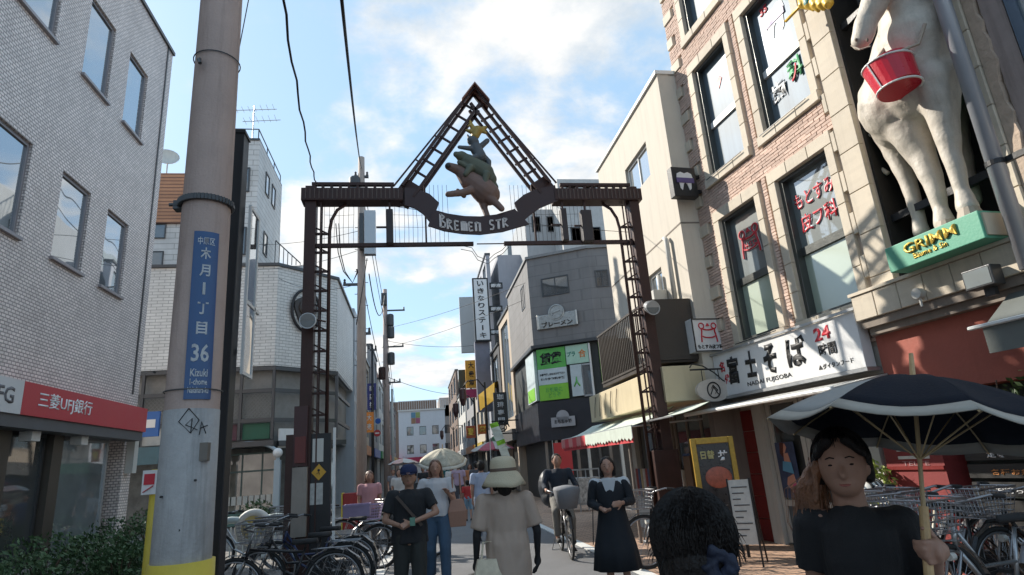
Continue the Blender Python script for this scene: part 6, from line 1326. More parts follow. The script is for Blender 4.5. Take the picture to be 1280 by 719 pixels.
hel = thing('bicycle_helmet', 'white and black striped child helmet hung on a handlebar by the umbrella hand', 'helmet', tuple(FB.w(3.25, -1.2, .98)))
b = MB(); b.ell((0, 0, 0), .13, .15, .10); b.build('shell', offwhite, hel, smooth=True); b = MB()
for k in (-1, 0, 1): b.tube([(k*.06, .14*math.cos(a), .10*math.sin(a)+.004) for a in [i*.3 for i in range(11)]], .014, 5)
b.build('stripe', black, hel, smooth=True)

# ------------------------------------------------------------------ people
skin = mat('skin', (.36, .20, .14), .55, var=.05, scale=8, bump=.1, bscale=120); skin2 = mat('skin_tan', (.34, .19, .13), .55, var=.05, bump=.1, bscale=120)
hair_d = mat('hair_dark', (.012, .009, .008), .5, spec=.25, var=.4, scale=18, bump=.7, bscale=90); hair_b = mat('hair_brown', (.11, .045, .022), .42, var=.4, scale=18, bump=.7, bscale=90)
eyem = mat('eye_dark', (.015, .01, .01), .2, var=0, bump=0); lipm = mat('lip', (.33, .10, .08), .5, var=.05)
def cloth(name, c, **k): return mat(name, c, .85, var=k.get('var', .07), scale=k.get('scale', 4), bump=.35, bscale=k.get('bscale', 220))
V = Vector
def folds(s=14, a=.004):
    return lambda c: a*noise.noise(Vector((c.x*s, c.y*s, c.z*s*.45)))+a*.6*noise.noise(Vector((c.x*s*2.3, c.y*s*2.3, c.z*s*.8)))
def ering(c, rx, ry, n=20, tilt=0): return [(c[0]+rx*math.cos(2*math.pi*i/n), c[1]+ry*math.sin(2*math.pi*i/n), c[2]+tilt*math.sin(2*math.pi*i/n)) for i in range(n)]
def sleeve(b, p, q, r0_, r1_, n=14):
    p = V(p); q = V(q); b.cap(p, p.lerp(q, .5), r0_, (r0_+r1_)/2, n); b.tube([p, p.lerp(q, .5), q], [r0_, (r0_+r1_)/2, r1_], n)
def hand(b, w, dirn, palm_n, s=1.0, curl=.5, side=1):
    # w wrist, dirn forearm direction, palm_n palm normal
    d = V(dirn).normalized(); nrm = V(palm_n); nrm = (nrm-d*nrm.dot(d)).normalized(); a = d.cross(nrm)*side
    w = V(w); b.cap(w, w+d*.045*s, .026*s, .034*s, 10); b.ell(tuple(w+d*.055*s), .040*s, .016*s, .045*s, Matrix((a, nrm, d)).transposed())
    for k, (off_, L, r) in enumerate(((.030, .075, .0085), (.011, .083, .009), (-.009, .076, .0085), (-.028, .060, .0075))):
        p = w+d*.088*s+a*off_*s; c = curl*(1+.1*k); d1 = (d*math.cos(c)+nrm*math.sin(c)); d2 = (d*math.cos(c*2.0)+nrm*math.sin(c*2.0)); d3 = (d*math.cos(c*2.8)+nrm*math.sin(c*2.8))
        p1 = p+d1*L*.45*s; p2 = p1+d2*L*.32*s; p3 = p2+d3*L*.23*s
        b.cap(p-d*.02*s, p1, r*s*1.05, r*s, 8); b.cap(p1, p2, r*s, r*s*.9, 8); b.cap(p2, p3, r*s*.9, r*s*.8, 8)
    p = w+d*.03*s+a*.032*s; p1 = p+(d*.6+a*.75+nrm*.25).normalized()*.035*s; p2 = p1+(d*.8+a*.2+nrm*.5).normalized()*.03*s; b.cap(p, p1, .012*s, .010*s, 8); b.cap(p1, p2, .010*s, .0085*s, 8)
def person(label, loc, rz, h=1.6, vox=.014, sk=skin, top=None, sleeve_len=.5, bottom='trousers', botm=None, shoes=None, arms=None, legs=None, hair='short', hm=hair_d, hat=None, hatm=None, dress=None, hem=.45, wide=1.0, group=None, top_z=.86, turn=0, sr=1.0, grip=None, skirt_r=1.0, seated=False, cat='person', loose=1.0, neck_r=.075, near=False):
    t = thing('person', label, cat, loc, rz, group); k = h/1.6; t.scale = (k, k, k)
    W = .175*wide
    arms = arms or [((.21, .02, 1.03), (.20, -.08, .80)), ((.21, .02, 1.03), (.20, -.08, .80))]
    legs = legs or [((.09, -.02, .45), (.10, .02, .07)), ((.09, -.02, .45), (.10, .02, .07))]
    b = MB()
    b.ell((0, -.005, 1.495), .074, .092, .108, n=18, k=12); b.ell((0, -.035, 1.44), .052, .058, .05); b.cap((0, -.092, 1.49), (0, -.105, 1.465), .010, .014, 8)
    for s in (-1, 1): b.ell((s*.076, .005, 1.485), .012, .022, .032)
    b.cap((0, .015, 1.30), (0, .0, 1.42), .055, .05, 14)
    b.loft([ering((0, .0, z), rx*wide, ry, 18) for z, rx, ry in ((.78, .10, .085), (.86, .15, .10), (.94, .155, .105), (1.04, .128, .088), (1.12, .135, .095), (1.22, .155, .105), (1.30, .15, .085), (1.345, .09, .06))])
    sh = []
    for i, s in enumerate((-1, 1)):
        S_ = V((s*W, .01, 1.305)); e, w = V((s*arms[i][0][0], *arms[i][0][1:])), V((s*arms[i][1][0], *arms[i][1][1:])); sh.append((S_, e, w))
        ar_ = .8 if sr < 1 else 1; b.cap((s*.09, .01, 1.31), S_, .045, .050*ar_, 12); b.cap(S_, e, .046*ar_, .036*ar_, 12); b.cap(e, w, .036*ar_, .023, 12)
        d = (w-e).normalized()
        if grip and i == 1: hand(b, w, V((0, -1, 0)), V((-1, 0, 0)), 1.0, 1.05, side=-1)
        else: hand(b, w, d, V((-s*.6, -1, 0)) if abs(d.z) < .7 else V((-s, -.2, 0)), 1.0, .35, side=s)
        hp = V((s*.085, 0, .86)); kn = V((s*legs[i][0][0], *legs[i][0][1:])); an = V((s*legs[i][1][0], *legs[i][1][1:]))
        if not seated or True: b.cap(hp, kn, .085, .055, 14); b.cap(kn, an, .052, .035, 12); b.cap(an, an+V((0, -.03, -.03)), .035, .03, 8)
    remesh(b, vox, 'body', sk, t, smooth=2)
    for s in (-1, 1):
        MB().ell((s*.029, -.084, 1.498), .010, .006, .0038, n=10, k=6).build('eye', eyem, t); MB().tube([(s*.043, -.082, 1.518), (s*.03, -.090, 1.523), (s*.016, -.092, 1.519)], .0022, 5).build('eyebrow', hm, t)
    MB().tube([(-.021, -.082, 1.4375), (-.011, -.0885, 1.434), (0, -.090, 1.433), (.011, -.0885, 1.434), (.021, -.082, 1.4375)], [.0015, .004, .0045, .004, .0015], 6).build('mouth', lipm, t)
    # shoes
    for i, s in enumerate((-1, 1)):
        an = V((s*legs[i][1][0], *legs[i][1][1:])); b = MB(); b.cap(an+V((0, .03, -.035)), an+V((0, -.14, -.042)), .036, .032, 10); b.box(an.x-.04, an.x+.04, an.y-.17, an.y+.06, an.z-.07, an.z-.055); b.build('shoe', shoes or rubber, t, smooth=False)
    # trousers or skirt
    if bottom in ('trousers', 'shorts') and botm:
        b = MB(); b.loft([ering((0, 0, z), rx*wide, ry, 18) for z, rx, ry in ((.80, .13, .10), (.88, .165, .115), (.97, .155, .11))])
        for i, s in enumerate((-1, 1)):
            hp = V((s*.085, 0, .86)); kn = V((s*legs[i][0][0], *legs[i][0][1:])); an = V((s*legs[i][1][0], *legs[i][1][1:])); sleeve(b, hp, kn, .095*loose, .068*loose, 16)
            if bottom == 'trousers': b.cap(kn, kn.lerp(an, .3), .068*loose, .064*loose, 14); b.tube([kn, an+V((0, 0, .03))], [.066*loose, .056*loose*1.05], 14)
        remesh(b, vox*.9, bottom, botm, t, smooth=1, disp=folds(13, .006))
    if bottom == 'skirt' and botm:
        b = MB(); n = 36; rings = []
        for z, r_ in ((1.0, .135), (.92, .165), (.75, .19), (.6, .205), (hem, .225)):
            r_ *= skirt_r; rings.append([((r_*wide+.012*math.sin(a*9+z*3)*(1-z))*math.cos(a), (r_*.78+.012*math.sin(a*9+z*3)*(1-z))*math.sin(a), z) for a in [2*math.pi*i/n for i in range(n)]])
        b.loft(rings); b.build('skirt', botm, t, smooth=True)
    if top:
        b = MB(); lo = loose
        zz = [(top_z, .168*lo, .118*lo), (.97, .160*lo, .112*lo), (1.06, .148*lo, .105), (1.2, .166, .115), (1.29, .168, .10), (1.335, .115, .075), (1.365, neck_r, .062)]
        b.loft([ering((0, .0, z), rx*wide, ry, 22) for z, rx, ry in zz if z >= top_z])
        for S_, e, w in sh:
            b.cap((S_.x*.5, .01, 1.30), S_, .058, .06*sr, 12)
            if sleeve_len <= 1: sleeve(b, S_, S_.lerp(e, sleeve_len), .062*sr, .062*sr*(1+.15*(lo > 1.1)))
            else: sleeve(b, S_, e, .060, .046); b.cap(e, e.lerp(w, .3), .046, .042, 12); b.tube([e, e.lerp(w, sleeve_len-1)], [.046, .036], 12)
        remesh(b, vox*.85, 'shirt', top, t, smooth=2, disp=folds(11, .011))
    if dress:
        b = MB(); n = 40; rings = []
        for z, rx, ry in ((hem, .27, .23), (.6, .235, .19), (.8, .19, .145), (.98, .160, .122), (1.08, .158, .118), (1.2, .178, .126), (1.26, .176, .118), (1.30, .160, .102), (1.325, .125, .088)):
            g = max(0, .95-z); rings.append([((rx*wide+.022*g*math.sin(a*8+1))*math.cos(a), (ry+.022*g*math.sin(a*8+1))*math.sin(a), z) for a in [2*math.pi*i/n for i in range(n)]])
        b.loft(rings); b.build('dress', dress, t, smooth=True)
    # hair
    if hair:
        b = MB(); b.ell((0, .018, 1.517), .088, .098, .100, n=18, k=12)
        b2 = []
        if hair == 'short': b.ell((0, .04, 1.47), .082, .075, .08)
        if hair == 'bob':
            for s in (-1, 1): b.cap((s*.068, .01, 1.50), (s*.075, -.0, 1.40), .03, .028, 10)
            b.cap((0, .06, 1.50), (0, .055, 1.39), .07, .06, 12)
        if hair in ('long', 'pony'):
            for s in (-1, 1): b.cap((s*.07, .0, 1.52), (s*.074, .01, 1.45), .026, .018, 8)
            b.cap((0, .065, 1.50), (0, .07, 1.42), .065, .05, 12)
            if hair == 'long': b.cap((0, .075, 1.42), (0, .08, 1.22), .07, .05, 12)
        me = b
        o = remesh(me, max(.007, vox*.8), 'hair', hm, t, smooth=1, disp=lambda c: .006*noise.noise(Vector((c.x*40, c.y*40, c.z*9))))
        # clear the face
        bm_ = bmesh.new(); bm_.from_mesh(o.data)
        for v in bm_.verts:
            if v.co.y < -.02 and v.co.z < 1.535 and abs(v.co.x) < .075: v.co.y += (.0-v.co.y)*min(1, (1.545-v.co.z)/.02)*.9
        bm_.to_mesh(o.data); bm_.free()
    if hat == 'cap':
        b = MB(); b.lathe([(.098, 0), (.10, .03), (.09, .075), (.06, .105), (.01, .115)], 20, (0, .012, 1.525)); b.loft([[(-.075*f, -.08-.02*j, 1.53-.004*j), (0, -.10-.02*j-.01, 1.535), (.075*f, -.08-.02*j, 1.53-.004*j), (0, -.10-.02*j, 1.527)] for f, j in ((1, 0), (1, 2), (.6, 4))]); b.build('cap', hatm, t, smooth=True)
    if hat == 'sun':
        b = MB(); b.lathe([(.188, -.105), (.162, -.065), (.134, -.02), (.114, .008), (.111, .02), (.112, .06), (.105, .10), (.085, .125), (.04, .135), (.005, .136)], 32, (0, .01, 1.52))
        for i, v in enumerate(b.v):
            r_ = math.hypot(v[0], v[1]); 
            if r_ > .13: a = math.atan2(v[1], v[0]); b.v[i] = (v[0], v[1], v[2]+.012*math.sin(a*3)+.008*math.sin(a*5+1))
        b.build('sun_hat', hatm, t, smooth=True); MB().lathe([(.1135, .012), (.115, .026), (.113, .038)], 28, (0, .01, 1.52), cap=False).build('hat_band', mat('band_brown', (.12, .08, .06), .8), t)
    return t
def at_feet(px, d, py=640):
    p = depth(px, py, d); return (p.x, p.y, 0)
def umbrella(label, top, bottom, R, drop, mats, ribs=8, tilt=V((0, 0, 1)), hem=None, handle=None, n=8, cat='umbrella', shaftm=None, rot=0, sheen=None):
    top = V(top); bottom = V(bottom); ax = (top-bottom).normalized(); u = ax.orthogonal().normalized(); w = ax.cross(u)
    uw = lambda a: u*math.cos(a+rot)+w*math.sin(a+rot)
    t = thing('umbrella', label, cat, tuple(bottom)); o_ = V(bottom)
    def rimp(a, f): return top-o_ + uw(a)*R*f - ax*(drop*(f**1.7))
    for i in range(ribs):
        a0 = 2*math.pi*i/ribs; a1 = 2*math.pi*(i+1)/ribs; b = MB(); vs = []; K = 10; J = 6
        for kf in range(K+1):
            f = kf/K
            for j in range(J+1):
                s = j/J; p = rimp(a0, f).lerp(rimp(a1, f), s); sag = math.sin(math.pi*s); p += ax*(-.028*R*2*sag*f) - (p-(top-o_)).normalized()*(.02*R*sag*f*f); vs.append(p)
        split = K if hem is None else K-1
        def faces(k0, k1): return [(k*(J+1)+j, k*(J+1)+j+1, (k+1)*(J+1)+j+1, (k+1)*(J+1)+j) for k in range(k0, k1) for j in range(J)]
        def two(k0, k1, nm, mm):
            b = MB(); lo_ = k0*(J+1); b.add(vs[lo_:(k1+1)*(J+1)], [tuple(q_-lo_ for q_ in f) for f in faces(k0, k1)]); me = b.data(nm, mm, True); o = bpy.data.objects.new(nm, me); COL.objects.link(o); o.parent = t; so = o.modifiers.new('thickness', 'SOLIDIFY'); so.thickness = .0025
        am = (a0+a1)/2; side_ = uw(am).dot(-RT*.95-FW*.12); two(0, split, 'canopy_panel', sheen if sheen and side_ > .80 else mats[i % len(mats)])  # panel on the viewer's left takes the painted sheen colour
        if hem is not None: two(split, K, 'hem_band', hem)
        MB().tube([rimp(a0, f/6)-ax*.006 for f in range(7)], .003, 4).build('rib', shaftm or chrome, t); MB().tube([rimp(a0, .55)-ax*.01, (top-o_)-ax*(drop*1.5)], .0025, 4).build('stretcher', shaftm or chrome, t)
    MB().cyl((0, 0, 0), top-o_+ax*.0, .006, n=8).build('shaft', shaftm or chrome, t); MB().cyl(top-o_, top-o_+ax*.07, .008, .006, 8).build('tip', handle or shaftm or chrome, t)
    if handle: MB().cyl(-ax*.12, ax*.12, .013, .012, 10).build('handle', handle, t)
    return t

# woman with the navy umbrella
apex = depth(1141, 470, 1.83); hnd = depth(1159, 690, 1.672)
W0 = depth(1068, 655, 1.92); yawc = math.atan2(-W0.x, W0.y)
k_ = 1.52/1.6; gl_ = Matrix.Rotation(-(R_(-16)-R_(22)), 3, 'Z') @ (hnd - Vector((W0.x, W0.y, 0)))/k_; gl_ = gl_ + Vector((.026, .075, -.0))

blk = cloth('tee_black', (.012, .012, .014), var=.15); 
fw_ = person('woman in a black t-shirt with tied brown hair holding the navy umbrella', (W0.x, W0.y, 0), R_(-16)-R_(22), 1.52, vox=.0065, sk=skin, top=blk, sleeve_len=.55, botm=cloth('black_trousers', (.02, .02, .022)), hair='pony', hm=hair_d, arms=[((.165, .06, 1.05), (.17, -.05, .84)), ((.17, .09, 1.02), tuple(gl_))], neck_r=.066, wide=.76, loose=.9, grip=True, sr=.9)
b = MB()   # loose ponytail to one side and cap of dark hair
b.cap((-.06, .07, 1.50), (-.12, .05, 1.40), .045, .05, 12); b.cap((-.12, .05, 1.40), (-.125, .03, 1.27), .05, .035, 12); b.cap((-.125, .03, 1.27), (-.11, .02, 1.18), .035, .012, 10); b.cap((-.075, -.02, 1.5), (-.10, -.03, 1.38), .016, .010, 8)
remesh(b, .007, 'ponytail', mat('hair_chestnut', (.20, .085, .04), .4, var=.4, scale=25, bump=.8, bscale=90), fw_, smooth=1, disp=lambda c: .008*noise.noise(Vector((c.x*60, c.y*60, c.z*8))))
b = MB(); b.lathe([(.101, -.01), (.102, .02), (.094, .055), (.066, .082), (.01, .092)], 24, (0, .016, 1.545)) if 0 else None; b.cap((-.03, -.075, 1.575), (-.07, -.05, 1.53), .02, .014, 8); b.cap((.03, -.075, 1.575), (.07, -.05, 1.53), .02, .014, 8); remesh(b, .007, 'fringe', hair_d, fw_, smooth=1, disp=lambda c: .004*noise.noise(Vector((c.x*60, c.y*60, c.z*14))))
navy = mat('umbrella_navy', (.018, .026, .048), .7, var=.1, bump=.2, bscale=150); ivory = mat('umbrella_sun_sheen', (.26, .26, .25), .75, var=.08, bump=.2, bscale=150); hemm = mat('umbrella_hem', (.30, .275, .235), .75, var=.12, scale=14)  # ivory: sun sheen on one navy panel, painted in as a pale colour
um = umbrella('large navy umbrella with ivory hem band and wooden shaft over the woman in black', apex, hnd, .41, .165, [mat('umbrella_dark', (.012, .014, .021), .9, spec=.12, var=.1, bump=.25, bscale=150)], sheen=ivory, hem=hemm, handle=mat('bamboo', (.50, .33, .16), .5, var=.2, scale=20), shaftm=mat('wood_shaft', (.42, .30, .16), .5), rot=R_(22))
# the hand that holds the handle
b = MB(); ax = (apex-hnd).normalized(); 
# dark haired head from behind
D0 = depth(868, 690, 1.40)
fh = person('person from behind with short dark hair and blue hair tie at the bottom edge', (D0.x, D0.y, 0), R_(180-18), 1.40, vox=.009, top=cloth('linen_beige', (.40, .34, .30)), sleeve_len=.6, botm=cloth('grey_trousers', (.08, .08, .09)), hair='bob', hm=hair_d)
b = MB(); b.ell((0, .03, 1.50), .106, .113, .115, n=22, k=14); b.ell((.0, .07, 1.44), .094, .08, .09); remesh(b, .008, 'hair_volume', hair_d, fh, smooth=2, disp=lambda c: .006*noise.noise(Vector((c.x*20, c.y*20, c.z*8)))+.002*noise.noise(Vector((c.x*70, c.y*70, c.z*30))))
b = MB(); rnd = random.Random(4)
for i in range(260):
    a = rnd.uniform(0, 2*math.pi); th = rnd.uniform(.1, 2.0); p = V((.106*math.sin(th)*math.cos(a), .03+.113*math.sin(th)*math.sin(a), 1.50+.115*math.cos(th))); d = V((rnd.uniform(-.4, .4), rnd.uniform(-.3, .5), -1)); nn = (p-V((0, .03, 1.5))).normalized()
    b.tube([p-nn*.008, p+nn*.008+d*.014, p+nn*.011+d*.034], [.0022, .0016, .0005], 3)
b.build('loose_strands', hair_d, fh)['kind'] = 'stuff'
sc_m = mat('scrunchie_blue', (.006, .010, .028), .7, var=.4, scale=14, bump=.6); b = MB(); rs_ = random.Random(2)
for i in range(26): a = 2*math.pi*i/26; rr_ = .024+rs_.uniform(-.008, .008); b.ell((-.04+rr_*math.cos(a), .138+rs_.uniform(-.008, .010), 1.44+rr_*1.25*math.sin(a)), .016, .012, .010+rs_.uniform(0, .008), n=8, k=5)
remesh(b, .004, 'hair_tie', sc_m, fh, smooth=1, disp=lambda c: .004*noise.noise(c*70)); MB().box(-.085, -.045, .158, .172, 1.395, 1.41).build('hair_clip', mat('clip_yellow', (.45, .42, .12), .4), fh)

def hair_flow(parent, c, r, n, m, seed, back=True, length=.9, w=.0013):
    rnd = random.Random(seed); b = MB()
    for i in range(n):
        a = rnd.uniform(0, 2*math.pi); th = rnd.uniform(.05, 1.7); da = rnd.uniform(-.25, .25); pts = []; k_ = 6; L_ = length*rnd.uniform(.5, 1.1); e = rnd.uniform(1.0, 1.035)
        if not back and math.sin(a) < -.25 and th > .75: continue
        for j in range(k_+1):
            t_ = th+L_*j/k_; aa = a+da*j/k_+.012*math.sin(j*.9+i); pts.append((c[0]+r[0]*e*math.sin(t_)*math.cos(aa), c[1]+r[1]*e*math.sin(t_)*math.sin(aa), c[2]+r[2]*e*math.cos(t_)))
        b.tube(pts, [w]*k_+[w*.3], 3, cap=False)
    o = b.build('hair_strands', m, parent); o['kind'] = 'stuff'; return o
hair_flow(fh, (0, .03, 1.50), (.109, .116, .118), 2200, hair_d, 5)
hair_flow(fw_, (0, .018, 1.517), (.091, .101, .103), 700, hair_d, 6, back=False, length=.6)
rnd = random.Random(8); b = MB()
for i in range(420):
    q0 = V((-.05+rnd.gauss(0, .02), .06+rnd.gauss(0, .02), 1.51+rnd.gauss(0, .015))); o1 = V((rnd.gauss(0, .026), rnd.gauss(0, .022), 0)); sw = rnd.uniform(-.02, .02)
    b.tube([q0, V((-.115, .05, 1.42))+o1, V((-.128+sw, .035, 1.31))+o1*1.0, V((-.118+sw*1.6, .02, 1.22-rnd.uniform(0, .05)))+o1*.6], [.0014, .0014, .0013, .0005], 3, cap=False)
b.build('ponytail_strands', mat('hair_chestnut', 0), fw_)['kind'] = 'stuff'
# woman in the sun hat
H0 = at_feet(632, 4.75)
hw = person('woman from behind in a beige bucket sun hat and loose taupe tunic with black sleeves', H0, R_(180-2), 1.51, vox=.012, sk=cloth('arm_cover_black', (.015, .015, .017)), top=cloth('tunic_taupe', (.36, .275, .22), var=.08), sleeve_len=.85, loose=1.12, top_z=.66, botm=cloth('dark_skirt', (.03, .028, .03)), bottom='skirt', hem=.3, skirt_r=.68, hair='bob', hm=hair_d, hat='sun', hatm=mat('hat_linen', (.46, .395, .28), .85, var=.1, bump=.5, bscale=120), wide=1.02, arms=[((.25, .02, 1.05), (.255, -.10, .83)), ((.25, .02, 1.05), (.26, -.08, .83))])
b = MB()
for i in range(44): a = 2*math.pi*i/44; b.box(.225*math.cos(a)-.006, .225*math.cos(a)+.006, .150*math.sin(a)-.006, .150*math.sin(a)+.006, .60, .665)
b.build('fringe', cloth('fringe_black', (.02, .018, .018)), hw)['kind'] = 'stuff'
tg = thing('shopping_bag', 'pale cream tote bag hanging at the left hand of the sun hat woman', 'bag', (onY(610, 690, H0[1]).x, H0[1]-.06, .48)); b = MB(); b.loft([[(-.11, -.05, 0), (.11, -.05, 0), (.11, .05, 0), (-.11, .05, 0)], [(-.13, -.06, .18), (.13, -.06, .18), (.13, .06, .18), (-.13, .06, .18)], [(-.09, -.03, .34), (.09, -.03, .34), (.09, .03, .34), (-.09, .03, .34)]]); b.build('bag_body', mat('bag_cream', (.55, .48, .36), .8, var=.25, scale=12, bump=.5), tg); MB().tube([(-.06, 0, .33), (-.04, 0, .46), (.04, 0, .46), (.06, 0, .33)], .008, 6).build('strap', mat('bag_cream', 0), tg)

# couple
M0 = at_feet(512, 6.5)
man = person('man in black shirt and navy cap with arms crossed over a phone', M0, R_(-4), 1.54, vox=.012, sk=skin2, top=cloth('shirt_black', (.014, .015, .018)), sleeve_len=.7, botm=cloth('dark_olive_trousers', (.022, .024, .022)), hair='short', hat='cap', hatm=cloth('cap_navy', (.012, .02, .07)), wide=1.1, loose=1.12, arms=[((.27, -.02, 1.05), (.08, -.24, 1.0)), ((.30, -.04, 1.10), (.03, -.22, 1.02))], legs=[((.10, -.05, .45), (.11, .03, .08)), ((.10, -.10, .46), (.11, -.05, .08))], top_z=.80)
MB().bar((-.13, -.135, 1.30), (.14, -.14, .98), .03, .012, up=(0,1,0)).build('bag_strap', mat('strap_brown', (.07, .05, .04), .7), man)
ph = thing('mobile_phone', 'small phone with pale green case in the hands of the man in black', 'phone', (M0[0]+.03, M0[1]-.31, .99)); MB().box(-.028, .028, -.006, .004, -.03, .05).build('case', mat('phone_green', (.10, .22, .16), .4), ph, bevel=.004); MB().box(-.024, .024, .0045, .006, -.026, .046).build('screen', black, ph)
Wm = at_feet(546, 8.4)
jw = person('woman in a white t-shirt and blue jeans carrying a tan shoulder bag', Wm, R_(-2), 1.62, vox=.013, top=cloth('tee_white', (.50, .50, .52)), sleeve_len=.6, botm=cloth('denim', (.045, .085, .14), var=.16, scale=7), hair='bob', hm=hair_b, arms=[((.25, .03, 1.10), (.20, -.16, 1.12)), ((.24, -.02, 1.05), (.16, -.14, 1.16))], legs=[((.095, -.06, .46), (.10, .05, .10)), ((.10, -.16, .47), (.10, -.20, .07))], loose=1.12)
bg2 = thing('shoulder_bag', 'tan brown shoulder bag under the arm of the woman in jeans', 'bag', (Wm[0]+.28, Wm[1]-.06, .72)); MB().loft([[(-.11, -.05, 0), (.11, -.05, 0), (.11, .05, 0), (-.11, .05, 0)], [(-.13, -.06, .2), (.13, -.06, .2), (.13, .06, .2), (-.13, .06, .2)], [(-.08, -.02, .36), (.08, -.02, .36), (.08, .02, .36), (-.08, .02, .36)]]).build('bag_body', mat('bag_tan', (.30, .16, .11), .6, var=.15), bg2, bevel=.01); MB().tube([(-.06, 0, .35), (-.05, .0, .70), (.05, .0, .70), (.06, 0, .35)], .012, 6).build('strap', mat('bag_tan', 0), bg2)
lace = mat('parasol_lace', (.42, .39, .31), .8, var=.45, scale=13, bump=.2)
pa_ = depth(553, 561, 9.3); pb_ = depth(554, 622, 9.3)
umbrella('beige patterned parasol held over the woman in jeans', pa_, pb_, .40, .21, [lace], shaftm=mat('wood_shaft', 0), rot=.2, hem=mat('parasol_edge', (.5, .47, .4), .8))

# woman in the black dress
B0_ = at_feet(765, 6.75)
bd = person('woman in a long black dress over a white top with long sleeves', B0_, R_(-18), 1.49, vox=.011, top=cloth('white_top', (.48, .50, .52)), sleeve_len=.4, dress=cloth('dress_black', (.008, .011, .016)), hem=.34, bottom=None, hair='bob', hm=hair_d, arms=[((.24, .02, 1.08), (.10, -.20, 1.02)), ((.24, .0, 1.08), (.12, -.24, 1.08))], top_z=1.02, wide=1.03)
for (S_, e, w) in (((-.185, .0, 1.29), (-.24, .02, 1.08), (-.10, -.20, 1.02)), ((.185, .0, 1.29), (.24, .0, 1.08), (.12, -.24, 1.08))): b = MB(); S_, e, w = V(S_), V(e), V(w); b.cap(V((S_.x*.78, .01, 1.295)), S_, .060, .064, 12); sleeve(b, S_, e, .064, .055); b.cap(e, e.lerp(w, .6), .055, .048, 12); b.tube([e, e.lerp(w, .8)], [.05, .044], 12); remesh(b, .010, 'sleeve', cloth('dress_black', 0), bd, smooth=2, disp=folds(16, .005))
MB().prism([(-.085, 1.345), (.085, 1.345), (.05, 1.22), (0, 1.15), (-.05, 1.22)], -.122, -.108).build('white_neckline', cloth('white_top', 0), bd)
MB().bar((-.20, -.02, 1.28), (-.26, -.03, .62), .012, .012).build('bag_strap', black, bd)

# cyclist
C0 = onZ(715, 700, 0); hd_ = R_(-95)
cy = Vector((C0.x, C0.y, 0)) - Vector((math.cos(hd_), math.sin(hd_), 0))*.55
greyc = mat('cover_grey', (.16, .165, .18), .75, var=.2, bump=.5, bscale=18)
bicycle('black child carrier bicycle with a grey basket cover ridden toward the camera', tuple(cy), hd_, bk_black, group=None, cover=greyc, basket=True)
cyc = person('cyclist in dark jacket and grey trousers riding the child carrier bicycle', (cy.x-.22*math.cos(hd_), cy.y-.22*math.sin(hd_), -.02), hd_+R_(90), 1.62, vox=.014, top=cloth('jacket_navy', (.012, .018, .03)), sleeve_len=1.8, botm=cloth('chino_grey', (.17, .16, .145)), hair='short', arms=[((.27, -.10, 1.10), (.26, -.34, 1.04)), ((.27, -.10, 1.10), (.26, -.34, 1.04))], legs=[((.13, -.33, .70), (.12, -.24, .30)), ((.13, -.30, .56), (.12, -.20, .15))], wide=1.08)
cs = thing('child_seat_cover', 'dark domed child seat cover behind the cyclist', 'child seat', (cy.x-.62*math.cos(hd_)-.12, cy.y-.62*math.sin(hd_), .76))
b = MB(); b.ell((0, 0, .30), .20, .25, .30, n=18, k=10); b.ell((0, -.05, .12), .18, .22, .16); remesh(b, .022, 'cover', mat('cover_dark', (.018, .022, .03), .5, var=.3, bump=.5, bscale=14), cs); MB().cyl((0, 0, -.05), (0, 0, .05), .05, n=8).build('mount', blackm, cs)

# child in red
G0 = at_feet(586, 17.5)
person('small child in red shirt and light blue shorts walking away', G0, R_(176), 1.12, vox=.02, top=cloth('tee_red', (.42, .04, .04)), sleeve_len=.7, botm=cloth('shorts_blue', (.22, .33, .42)), bottom='shorts', hair='short', legs=[((.09, -.05, .45), (.09, .08, .10)), ((.09, -.10, .46), (.09, -.12, .07))], wide=1.1)
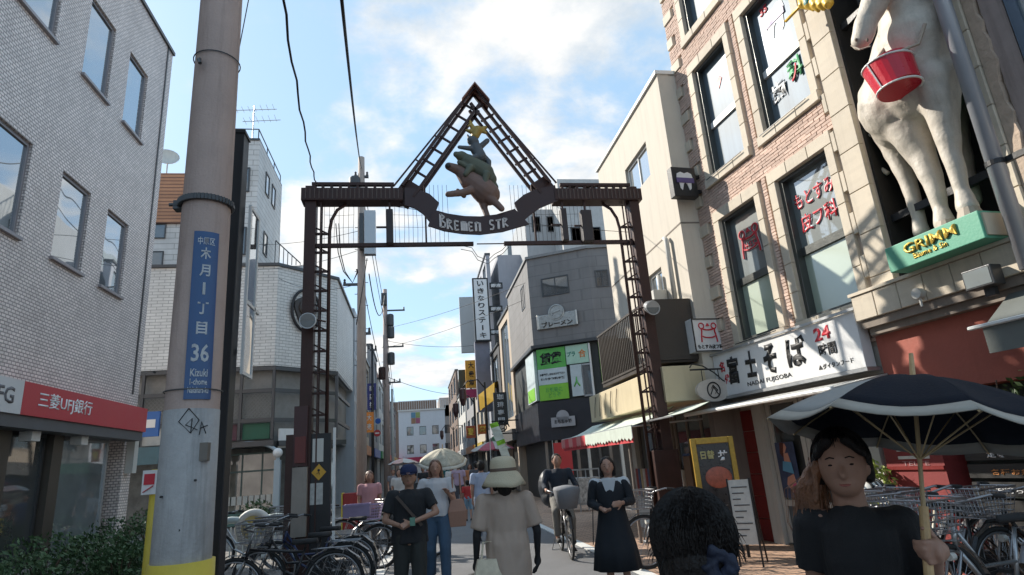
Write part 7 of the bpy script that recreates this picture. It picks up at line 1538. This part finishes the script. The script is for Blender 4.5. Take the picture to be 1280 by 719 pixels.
# crowd further down the street
crowd = [(462, 11.9, 5, 1.55, 'woman in a pink top astride a bicycle behind the lilac crate', (.50, .26, .28), (.10, .09, .09), 'bob', None), (604, 12.6, 178, 1.6, 'person in a long pale blue shirt seen from behind left of the sun hat', (.36, .42, .55), (.30, .34, .42), 'short', None),
    (500, 17, -5, 1.58, 'woman in white half hidden behind the man with the cap', (.5, .48, .46), (.1, .1, .12), 'bob', None), (508, 22, 0, 1.62, 'person in dark blue under the pinkish parasol', (.03, .05, .12), (.04, .05, .08), 'bob', None),
    (575, 21, 175, 1.66, 'man in a mauve shirt walking away beyond the child', (.38, .28, .36), (.06, .06, .07), 'short', None), (566, 24, 5, 1.62, 'person in white with dark trousers behind the parasol', (.55, .54, .52), (.05, .05, .06), 'short', None),
    (590, 26, 0, 1.6, 'person in orange brown on the right of the far crowd', (.45, .18, .08), (.05, .05, .06), 'bob', None), (530, 27, 3, 1.64, 'person in black in the middle of the far crowd', (.03, .03, .035), (.05, .05, .06), 'short', None),
    (521, 31, 178, 1.62, 'person in pale grey left in the far crowd', (.35, .36, .38), (.1, .1, .1), 'bob', None), (545, 34, 0, 1.66, 'person in tan at the centre of the far crowd', (.42, .32, .22), (.07, .07, .08), 'short', None),
    (560, 38, 180, 1.62, 'person in teal far down the street', (.05, .2, .2), (.05, .05, .06), 'bob', None), (536, 42, 0, 1.66, 'distant person in pale pink', (.5, .3, .3), (.05, .05, .06), 'bob', None),
    (573, 46, 0, 1.66, 'distant person in white by the right row', (.55, .55, .55), (.05, .05, .06), 'short', None), (512, 40, 0, 1.62, 'distant person in yellow by the left row', (.5, .4, .1), (.05, .05, .06), 'short', None), (552, 52, 180, 1.66, 'most distant person in navy', (.03, .04, .1), (.05, .05, .06), 'short', None),
    (492, 25, 0, 1.6, 'person in grey close to the left poles', (.2, .2, .22), (.05, .05, .06), 'short', None), (598, 20, 185, 1.64, 'person with dark hair right behind the green banner', (.06, .06, .07), (.05, .05, .06), 'short', None)]
for i, (px, d, rz, h, lb, tc, bc, hr, _) in enumerate(crowd):
    s = .06 if i % 2 else -.05
    person(lb, at_feet(px, d), R_(rz), h, vox=.018 if d < 16 else .026, top=cloth('crowd_top_%d' % i, tc), sleeve_len=.6, botm=cloth('crowd_bottom_%d' % i, bc), hair=hr, hm=hair_d if i % 3 else hair_b, legs=[((.09, -.08+s, .46), (.09, .06+s, .09)), ((.09, -.02-s, .46), (.09, -.08-s, .07))], loose=1.1)
pk = mat('parasol_pink', (.55, .36, .32), .8, var=.2); a_ = depth(504, 573, 21.7); umbrella('small pinkish white parasol in the far crowd', a_, a_-Vector((0, .05, .75)), .55, .18, [pk, mat('parasol_white', (.5, .48, .46), .8)], shaftm=chrome)
mg = mat('parasol_magenta', (.40, .10, .14), .8, var=.2); a_ = depth(640, 548, 27); 
pr = umbrella('red and white standing shop parasol beyond the arched house', (a_.x-.9, a_.y, 2.5), (a_.x-.9, a_.y, .0), 1.0, .35, [mg, mat('parasol_white', 0)], shaftm=offwhite, cat='parasol')
